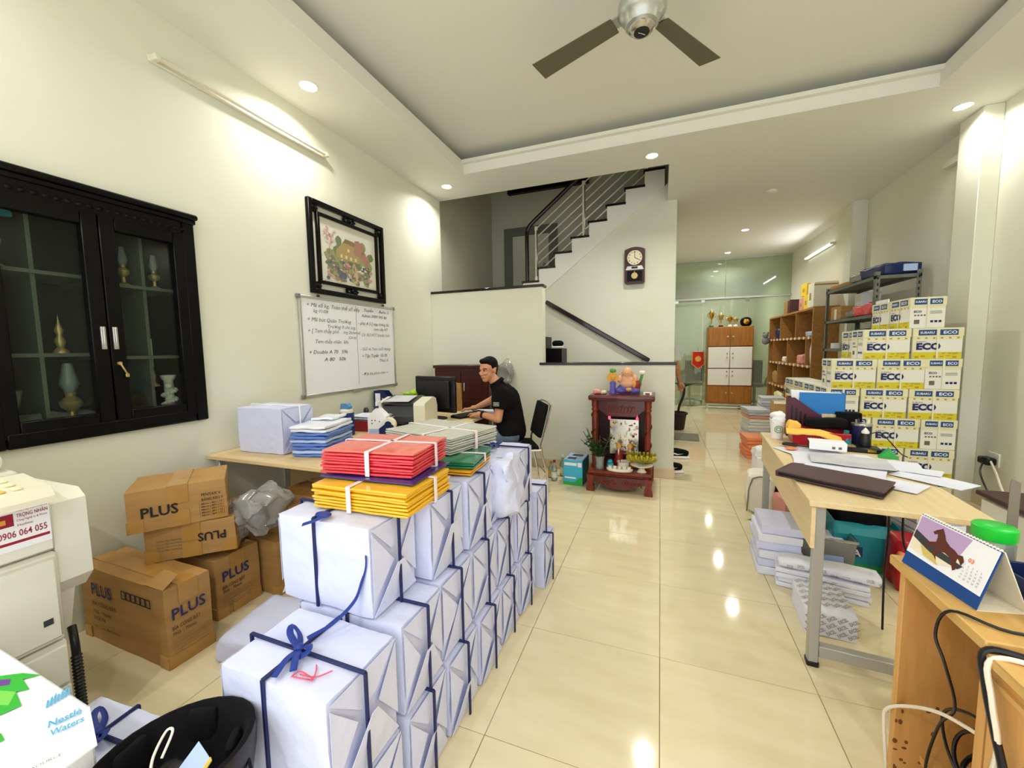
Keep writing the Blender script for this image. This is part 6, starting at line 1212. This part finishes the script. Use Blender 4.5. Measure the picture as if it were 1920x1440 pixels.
# ---- wooden cabinets in the lower right corner
t = thing('wooden_bench', 'open-fronted varnished plywood bench in the lower right corner', 'cabinet', (1.55, .12, 0)); I = inv(t)
b = B(); b.box((1.27, -.075, .712), (1.95, .325, .742), .003); b.build('top_board', 'near_wood', t, I)
b = B(); b.box((1.292, .285, 0), (1.93, .310, .712), .002); sp = b.build('side_panel', 'near_wood_v', t, I)
q = random.Random(4)
for k in range(16): b = B(); b.sph((1.296 + q.random() ** 2 * .11, .2845, .03 + q.random() * .30), (q.uniform(.002, .007), .0006, q.uniform(.003, .010)), u=8, v=6); b.build('wear_stain', 'wood_stain', sp)
b = B(); b.box((1.285, -.065, 0), (1.93, -.040, .712), .002); b.build('side_panel', 'near_wood_v', t, I)
b = B(); b.box((1.84, -.040, 0), (1.86, .285, .712)); b.build('back_panel', 'near_wood_v', t, I); b = B(); b.box((1.36, -.040, .10), (1.84, .285, .125)); b.build('bottom_shelf', 'near_wood', t, I)
t = thing('wooden_cabinet', 'closed varnished plywood cabinet nearest the camera at the right', 'cabinet', (1.6, -.4, 0)); I = inv(t)
b = B(); b.box((1.262, -.75, .698), (1.95, -.082, .722), .003); b.build('top_board', 'near_wood', t, I); b = B(); b.box((1.278, -.74, 0), (1.30, -.084, .698), .002); b.build('side_panel', 'near_wood_v', t, I); b = B(); b.box((1.30, -.106, 0), (1.93, -.084, .698), .002); b.build('end_panel', 'near_wood_v', t, I); b = B(); b.box((1.272, -.74, .655), (1.280, -.084, .672), .002); b.build('moulding', 'near_wood', t, I); b = B(); b.box((1.30, -.74, 0), (1.93, -.72, .698), .002); b.build('end_panel', 'near_wood_v', t, I)
# calendar
TB = .743
t = thing('desk_calendar', 'tent desk calendar with a galloping horse picture', 'calendar', (1.345, .17, TB), R(-100 + 180))
# local: x runs along the long side, -y faces the aisle, tent section in y-z
t.rotation_euler = (0, 0, R(-79)); L2 = .115
b = B(); b.sheet([(-L2, -.045, .001), (L2, -.045, .001), (L2, .0, .152), (-L2, .0, .152)], .002); b.build('front_card', 'cal_blue', t); b = B(); b.sheet([(L2, .06, .001), (-L2, .06, .001), (-L2, .002, .152), (L2, .002, .152)], .002); b.build('rear_card', 'cal_card', t); b = B(); b.sheet([(-L2, -.045, .001), (-L2, .06, .001), (L2, .06, .001), (L2, -.045, .001)], .0015); b.build('bottom_card', 'cal_card', t)
def cf(x, v, o=.003): # point on the sloping front: v 0..1 from bottom to top
    n_ = Vector((0, -.958, .285)); p = Vector((x, -.045 + .045 * v, .152 * v)) + n_ * o; return p
b = B(); b.sheet([cf(-L2 + .002, .25), cf(L2 - .004, .22), cf(L2 - .002, .99), cf(-L2 + .002, .99)], .001); pg = b.build('page', 'paper_plain', t)
b = B(); b.sheet([cf(-L2 + .006, .97, .0045), cf(-L2 + .006, .60, .0045), cf(.03, .62, .0045), cf(.045, .97, .0045)], .0003, 0); b.sheet([cf(-L2 + .006, .58, .0049), cf(-L2 + .01, .34, .0049), cf(-.02, .30, .0049), cf(.045, .45, .0049), cf(.03, .64, .0049)], .0003, 1)
b.sheet([cf(-L2 + .006, .70, .0053), cf(-L2 + .006, .56, .0053), cf(-.045, .44, .0053), cf(.04, .42, .0053), cf(.05, .50, .0053), cf(-.03, .56, .0053)], .0003, 2)
hs = [(-.058, .80), (-.050, .86), (-.040, .90), (-.036, .93), (-.032, .90), (-.024, .84), (-.016, .76), (.0, .70), (.016, .68), (.028, .64), (.040, .66), (.048, .58), (.044, .50), (.036, .56), (.030, .58), (.030, .50), (.036, .40), (.030, .36), (.022, .44), (.016, .52), (-.006, .56), (-.020, .54), (-.026, .44), (-.020, .36), (-.028, .34), (-.036, .44), (-.036, .54), (-.048, .56), (-.060, .50), (-.066, .54), (-.054, .62), (-.040, .66), (-.040, .74), (-.044, .80), (-.052, .77)]
b.sheet([cf(x, v, .0058) for x, v in hs[::-1]], .0003, 3); b.sheet([cf(-.08, .50, .0057), cf(-.06, .34, .0057), cf(-.01, .30, .0057), cf(-.03, .42, .0057)], .0003, 4); b.build('horse_picture', ['cal_purple', 'cal_card', 'dark_grey', 'horse', 'cal_yellow'], pg)
b = B(); b.text('03', .016, cf(.055, .62, .0046), (1, 0, 0), (0, .285, .958), 0, bold=.02)
for r_ in range(5):
    for k in range(5): b.text(str(1 + r_ * 5 + k), .006, cf(.050 + .011 * k, .54 - .055 * r_, .0046), (1, 0, 0), (0, .285, .958), 1)
b.build('dates', ['orange_pack', 'ink_grey'], pg)
b = B()
for k in range(26): b.lathe([(.0035, -.0008), (.0045, 0), (.0035, .0008)], (0, 0, 0), 8, m4=Matrix.Translation((-L2 + .008 + k * .0086, .001, .153)) @ Matrix.Rotation(R(90), 4, 'Y'))
b.build('wire_binding', 'white_plastic', t)
t = thing('storage_tray', 'dark blue plastic tray beside the calendar', 'tray', (1.56, .12, TB), R(4)); b = B(); b.box((-.13, -.09, 0), (.16, .09, .006)); b.box((-.13, -.09, 0), (.16, -.084, .075), .002); b.box((-.13, .084, 0), (.16, .09, .075), .002); b.box((-.13, -.09, 0), (-.124, .09, .075), .002); b.box((.154, -.09, 0), (.16, .09, .075), .002); b.build('tray', 'navy', t)
t = thing('jar', 'clear plastic jar with a bright green lid on the bench', 'jar', (1.474, .27, TB)); b = B(); b.lathe([(.036, 0), (.042, .008), (.043, .10), (.038, .115), (.034, .115), (.036, .10), (.034, .01), (.001, .01)], n=24); b.build('body', 'clear_jar', t); b = B(); b.lathe([(.043, .108), (.045, .112), (.045, .142), (.040, .146), (.001, .146)], n=28); b.build('lid', 'bright_green', t)
t = thing('steel_ruler', 'worn steel ruler standing upright beside the green-lidded jar', 'ruler', (1.521, .29, TB + .001)); b = B(); b.sheet([(-.012, 0, 0), (.012, 0, 0), (.010, .0, .265), (-.008, .0, .275), (-.012, .0, .265)], .002); b.build('blade', 'rust', t); b = B()
for k in range(12): b.box((-.011, -.0006, .03 + .018 * k), (-.004, .0004, .031 + .018 * k))
b.build('markings', 'dark_grey', t)
t = thing('yellow_pad', 'small yellow note pad inside the dark blue tray', 'note pad', (1.53, .10, TB + .007)); b = B(); b.box((-.03, -.03, 0), (.03, .03, .08), .002); b.build('pad', 'lime', t); b = B(); b.box((-.03, -.031, .04), (.03, -.03, .06)); b.build('print', 'paper_plain', t)
# cables of the corner
def cable(name, label, mat, r_, pts):
    t = thing(name, label, 'cable', pts[0]); b = B(); o_ = Vector(pts[0]); b.tube([Vector(p) - o_ for p in pts], r_, 8); b.build('cord', mat, t)
cable('black_cable', 'thin black cable looping down from the bench top beside the calendar', 'black_plastic', .0035, [(1.50, -.01, .746), (1.34, -.03, .746), (1.265, .03, .742), (1.255, .06, .66), (1.262, .03, .60), (1.31, .07, .46), (1.33, .16, .33), (1.33, .20, .15), (1.34, .18, .01)])
cable('white_cable', 'white cable crossing the open front of the bench', 'cable_white', .005, [(1.30, .325, .01), (1.285, .325, .17), (1.284, .312, .23), (1.30, .25, .30), (1.31, .12, .40), (1.33, -.02, .46)])
cable('black_power_cord', 'thick black power cord running down the closed cabinet side', 'black_plastic', .0075, [(1.42, -.15, .73), (1.32, -.10, .732), (1.264, -.085, .722), (1.255, -.11, .66), (1.255, -.145, .58), (1.255, -.18, .50), (1.256, -.22, .30), (1.257, -.25, .02)])
cable('white_power_cord', 'white cord running beside the thick black one on the cabinet', 'cable_white', .0055, [(1.44, -.17, .728), (1.33, -.12, .73), (1.262, -.105, .716), (1.255, -.13, .64), (1.255, -.155, .55), (1.256, -.135, .40), (1.257, -.18, .25), (1.257, -.2, .02)])
for k in range(3): cable('black_cable', ['tangled black cable inside the bench, front loop', 'tangled black cable inside the bench, middle loop', 'tangled black cable inside the bench, rear loop'][k], 'black_plastic', .004 + .001 * k, [(1.40 + .05 * k, -.03, .42 - .03 * k), (1.36 + .05 * k, .08, .44 - .04 * k), (1.35 + .04 * k, .18, .36 - .05 * k), (1.38, .20 - .03 * k, .22), (1.40 + .03 * k, .10, .15), (1.42, .0, .20 + .04 * k), (1.44, .05, .30)])
# ================================================================ REAR: PIGEONHOLES, LOCKER, ROOM BEHIND GLASS
t = thing('pigeonhole_shelf', 'brown wooden pigeonhole shelf along the rear right wall', 'shelf', (2.9, 7.2, 0)); I = inv(t)
PX0, PX1, PA, PB = 2.70, 3.10, 5.96, 8.52
lv = [.20, .63, 1.07, 1.51, 1.95]
b = B(); b.box((PX0, PA, 0), (PX1, PA + .03, 1.97), .002); b.build('end_panel', 'shelf_wood', t, I); b = B(); b.box((PX0, PB - .03, 0), (PX1, PB, 1.97), .002); b.build('end_panel', 'shelf_wood', t, I)
b = B(); b.box((PX1 - .012, PA, .1), (PX1, PB, 1.96)); b.build('back_panel', 'shelf_wood', t, I)
for z in lv: b = B(); b.box((PX0, PA + .03, z - .015), (PX1 - .012, PB - .03, z + .015), .002); b.build('shelf_board', 'shelf_wood', t, I)
dv = {3: [7.715, 6.793], 2: [8.18, 7.22, 6.25], 1: [7.8, 6.83], 0: [8.1, 7.3, 6.5]}
for k, ys in dv.items():
    for y in ys: b = B(); b.box((PX0 + .005, y - .012, lv[k] + .015), (PX1 - .012, y + .012, lv[k + 1] - .015)); b.build('divider', 'shelf_wood', t, I)
for z in lv[1:4]:
    for k in range(11):
        b = B(); y = PA + .15 + k * .22; b.box((PX0 - .004, y - .03, z - .02), (PX0, y + .03, z + .02)); b.build('price_tag', 'paper_cream', t, I)
def clutter(name, cat, label, x, y, z, s, m, seed, smooth=False):
    t = thing(name, label, cat, (x, y, z)); b = B(); b.soft((-s[0] / 2, -s[1] / 2, 0), (s[0] / 2, s[1] / 2, s[2]), 5, min(s) * .25, min(s) * .12, 12, seed, smooth=smooth); b.build('body', m, t); return t
clutter('stationery_pack', 'packet', 'blue packs in the top far pigeonhole', 2.83, 8.05, 1.527, (.2, .3, .2), 'navy', 1); clutter('stationery_pack', 'packet', 'heap of lilac packs in the top near pigeonhole', 2.83, 6.25, 1.527, (.2, .3, .09), 'blue_pack_l', 2)
clutter('stationery_pack', 'packet', 'pinkish packs in the middle row of pigeonholes', 2.82, 6.62, 1.087, (.2, .3, .16), 'pink_pack', 3); clutter('white_box', 'box', 'tall white box standing at the near end of the middle row', 2.78, 6.09, 1.087, (.1, .12, .36), 'paper_plain', 4); clutter('stationery_pack', 'packet', 'brown packs in the lower far pigeonhole', 2.82, 8.1, .647, (.2, .3, .25), 'kraft', 5); clutter('stationery_pack', 'packet', 'white rolls in the lower middle pigeonhole', 2.80, 7.1, .647, (.2, .35, .1), 'paper', 6); clutter('folder_pile', 'folders', 'ochre folders at the bottom of the pigeonholes', 2.80, 7.75, .217, (.22, .5, .3), 'eco_pale', 7); clutter('tape_pile', 'tape', 'small tape rolls in the middle far pigeonhole', 2.82, 7.6, 1.087, (.16, .2, .1), 'paper_cream', 8)
t = thing('plush_toy', 'small grey plush toy hanging at the far end of the pigeonholes', 'toy', (2.62, 8.40, 1.42)); b = B(); b.sph((0, 0, .08), (.07, .07, .08)); b.sph((-.01, -.02, .19), (.055, .05, .05)); b.sph((-.04, -.02, .24), (.02, .015, .025)); b.sph((.03, -.02, .24), (.02, .015, .025)); b.build('body', 'toy_grey', t); b = B(); b.cyl((0, 0, .23), (.08, 0, .36), .003); b.build('cord', 'rope', t)
for k, (y, s, m, lab) in enumerate(((6.72, (.22, .22, .20), 'pink_pack', 'pink carton on top of the pigeonholes'), (6.45, (.24, .24, .22), 'yellow_box', 'bright yellow carton low on top of the pigeonholes'), (6.14, (.30, .26, .36), 'paper_cream', 'cream carton at the near end of the pigeonhole top'))):
    t = thing('carton', lab, 'carton', (2.86, y, 1.971)); b = B(); b.box((-s[0] / 2, -s[1] / 2, 0), (s[0] / 2, s[1] / 2, s[2]), .004); b.build('body', m, t); b = B(); b.box((-s[0] / 2 - .001, -.02, s[2] * .3), (-s[0] / 2 + .001, .06, s[2] * .6)); b.box((-s[0] / 2, -s[1] / 2 - .001, s[2] - .05), (s[0] / 2, -s[1] / 2, s[2] - .03)); b.build('label', 'kraft_tape', t)
t = thing('carton', 'yellow carton balanced on the pink one atop the pigeonholes', 'carton', (2.86, 6.62, 2.193)); b = B(); b.box((-.11, -.14, 0), (.11, .14, .19), .004); b.build('body', 'yellow_box', t); b = B(); b.box((-.111, -.05, .06), (-.109, .06, .12)); b.build('label', 'eco_ochre', t)
for k in range(5):
    t = thing('ledger', 'tan ledger standing on the far pigeonhole top, %s from the left' % ORD[k], 'ledger', (2.85, 7.72 - .075 * k, 1.971), 0, 'ledgers standing on the pigeonholes'); b = B(); b.box((-.09, -.03, 0), (.09, .03, .25 - .015 * (k % 2)), .004); b.build('cover', 'kraft' if k < 3 else 'notebook', t); b = B(); b.box((-.085, -.025, .004), (.092, .025, .24 - .015 * (k % 2))); b.build('pages', 'paper_cream', t)
# ---- locker cabinet in front of the glass
t = thing('locker_cabinet', 'orange and cream wooden locker cabinet before the glass partition', 'cabinet', (2.02, 8.75, 0)); hw = .45
b = B(); b.box((-hw, 0, .12), (hw, .22, 1.83), .004); b.build('carcass', 'orange_wood', t)
for z0, z1, m, hz in ((1.40, 1.82, 'orange_wood', .5), (.915, 1.39, 'white_paint', .5), (.53, .905, 'white_paint', .6), (.14, .52, 'orange_wood', .6)):
    for s_ in (-1, 1):
        x0, x1 = (-hw + .02, -.006) if s_ < 0 else (.006, hw - .02)
        b = B(); b.box((x0, -.018, z0 + .006), (x1, 0, z1 - .006), .004); d = b.build('door', m, t)
        zc = z0 + (z1 - z0) * hz; x = s_ * .055
        b = B(); b.cyl((x, -.018, zc), (x, -.035, zc), .018, n=14); b.build('knob', 'alu', d)
        if m == 'white_paint': b = B(); b.cyl((x, -.018, zc + .085), (x, -.026, zc + .085), .012, n=12); b.build('lock', 'dark_grey', d)
for z in (1.395, .91, .525): b = B(); b.box((-hw, -.006, z - .008), (hw, 0, z + .008)); b.build('rail', 'red_wood_light', t)
for s_ in (-1, 1): b = B(); b.box((s_ * (hw - .03) - .02, .01, 0), (s_ * (hw - .03) + .02, .05, .12)); b.build('leg', 'alu', t)
b = B(); b.box((-hw + .02, .0, .085), (hw - .02, .02, .12)); b.build('base_rail', 'alu', t)
def trophy(x, h, label, m, m2='black_lacquer'):
    t = thing('trophy', label, 'trophy', (x, 8.86, 1.831), 0, 'trophies on the locker cabinet'); b = B(); b.lathe([(.045, 0), (.045, .03), (.035, .04), (.001, .04)], n=14); b.build('base', m2, t); b = B(); b.lathe([(.02, .04), (.012, .06), (.012, h * .45), (.05, h * .62), (.055, h * .8), (.035, h * .85), (.02, h * .93), (.001, h)], n=14); b.build('cup', m, t)
    for s_ in (-1, 1): b = B(); b.tube([(s_ * .05, 0, h * .78), (s_ * .085, 0, h * .72), (s_ * .075, 0, h * .58), (s_ * .02, 0, h * .5)], .006, 6); b.build('handle', m, t)
trophy(1.65, .40, 'blue and gold star trophy, leftmost on the locker', 'gold', 'teal_dark'); trophy(1.84, .33, 'tall bronze trophy, second from the left on the locker', 'brass', 'dark_red_wood'); trophy(2.02, .25, 'gold trophy on a white base, middle of the locker', 'gold', 'paper_plain'); trophy(2.13, .21, 'smaller gold trophy right of the middle on the locker', 'brass', 'paper_plain')
t = thing('award_shield', 'dark round award shield with gold centre on the locker', 'award', (2.33, 8.86, 1.831)); b = B(); b.lathe([(.06, 0), (.105, .04), (.115, .10), (.09, .17), (.04, .2), (.001, .2)], n=20, m4=Matrix.Diagonal((1, .35, 1, 1))); b.build('shield', 'black_lacquer', t); b = B(); b.sph((0, -.035, .10), (.06, .012, .055)); b.build('emblem', 'gold', t)
# ---- things by the glass
t = thing('pennant', 'red gold-fringed pennant hanging on the glass door', 'pennant', (1.40, 8.93, .90)); b = B(); b.prism([(-.13, .10), (0, .0), (.13, .10), (.12, .38), (-.12, .38)], 'y', -.006, 0); b.build('cloth', 'pennant', t); b = B(); b.tube([(-.12, -.004, .38), (-.132, -.004, .10), (0, -.004, -.006), (.132, -.004, .10), (.12, -.004, .38)], .009, 6, sub=1); b.build('fringe', 'pennant_gold', t); b = B(); b.cyl((0, -.008, .22), (0, -.0065, .22), .065, n=20); b.build('emblem', 'pennant_gold', t); b = B(); b.cyl((-.14, 0, .385), (.14, 0, .385), .007); b.cyl((0, 0, .385), (0, .02, .50), .004); b.build('rod', 'brass', t)
def ochair(x, y, rz, label):
    t = thing('task_chair', label, 'chair', (x, y, 0), R(rz), 'black chairs behind the glass'); b = B(); b.soft((-.24, -.24, .44), (.24, .24, .52), 5, .03, .003, 5, 2); b.build('seat', 'black_leather', t); b = B(); b.soft((-.24, .22, .55), (.24, .29, 1.08), 5, .03, .003, 5, 3); b.build('backrest', 'black_leather', t); b = B(); b.cyl((0, 0, .08), (0, 0, .45), .03); b.build('gas_lift', 'dark_grey', t)
    for k in range(5): b = B(); a = k * 1.2566; b.limb((0, 0, .09), (.28 * math.cos(a), .28 * math.sin(a), .06), .022, .016); b.sph((.28 * math.cos(a), .28 * math.sin(a), .032), .03); b.build('base_arm', 'dark_grey', t)
    for s_ in (-1, 1): b = B(); b.tube([(s_ * .26, .15, .5), (s_ * .29, .1, .68), (s_ * .28, -.12, .69), (s_ * .25, -.12, .5)], .018, 8); b.build('armrest', 'black_plastic', t)
ochair(1.28, 9.75, 200, 'black office chair behind the glass, left of the locker'); ochair(2.68, 9.6, 150, 'black office chair behind the glass, right of the locker')
t = thing('office_table', 'dark table in the room behind the glass partition', 'table', (1.9, 10.9, 0)); b = B(); b.box((-.8, -.4, .71), (.8, .4, .75), .004); b.build('tabletop', 'dark_red_wood', t)
for sx in (-1, 1):
    for sy in (-1, 1): b = B(); b.box((sx * .74 - .03, sy * .34 - .03, 0), (sx * .74 + .03, sy * .34 + .03, .71)); b.build('leg', 'dark_red_wood', t)
t = thing('plant_pot', 'dark brown pot with a bare trunk beside the stair wall', 'plant pot', (.87, 6.12, 0)); b = B(); b.lathe([(.10, 0), (.115, .01), (.145, .25), (.165, .26), (.165, .29), (.145, .29), (.13, .25), (.001, .24)], n=20); b.build('pot', 'pot_brown', t); b = B(); b.tube([(.0, 0, .22), (.03, 0, .4), (.09, 0, .58), (.10, 0, .75)], .02, 8); b.build('trunk', 'pot_brown', t); b = B(); b.lathe([(.001, .245), (.13, .248), (.001, .252)], n=16); b.build('soil', 'horse', t)
q = random.Random(2)
for k in range(10): b = B(); a = k * .63; p = Vector((.10, 0, .72)); d = Vector((math.cos(a), math.sin(a), .6)).normalized(); s2 = d.cross(Vector((0, 0, 1))).normalized() * .03; b.sheet([p, p + d * .12 + s2, p + d * .25 - Vector((0, 0, .05)), p + d * .12 - s2], .001); b.build('leaf', 'leaf', t)
t = thing('door_mat', 'worn grey rubber mat on the floor by the stair foot', 'mat', (.86, 5.48, 0), R(-3)); b = B(); b.box((-.30, -.26, 0), (.30, .26, .012), .004); b.build('mat', 'mat_grey', t); b = B()
for k in range(3): b.cyl((-.1 + .06 * k, -.2, .012), (-.1 + .06 * k, -.2, .0135), .015, n=12)
b.build('holes', 'dark_grey', t)
def sneaker(x, y, rz, label):
    t = thing('sneaker', label, 'shoe', (x, y, 0), R(rz), 'sneakers by the stair foot')
    def fn(p, d):
        k = p.x / d.x; top = p.z > 0
        return Vector((p.x, p.y * (1 - .18 * max(0, k)), p.z * (1 - .55 * max(0, k) if top else 1)))
    b = B(); b.soft((-.135, -.048, .028), (.135, .048, .125), 8, .035, .003, 9, 3, fn=fn); up = b.build('upper', 'black_fabric', t); b = B(); b.soft((-.142, -.052, 0), (.142, .052, .032), 6, .014, 0, 5, 3); b.build('sole', 'paper_plain', t); b = B(); b.sheet([(-.06, -.052, .062), (.0, -.053, .05), (.07, -.046, .068), (.0, -.053, .062), (-.035, -.052, .075)], .0015); b.build('side_mark', 'paper_plain', up); b = B()
    for k in range(4): b.cyl((.01 + .02 * k, -.02, .112 - .012 * k), (.01 + .02 * k, .02, .112 - .012 * k), .0035, n=6)
    b.build('laces', 'dark_grey', up)
sneaker(.80, 4.17, 5, 'black sneaker with white sole and white side mark by the stair foot'); sneaker(.70, 3.50, 20, 'black sneaker toe just visible at the parapet corner')
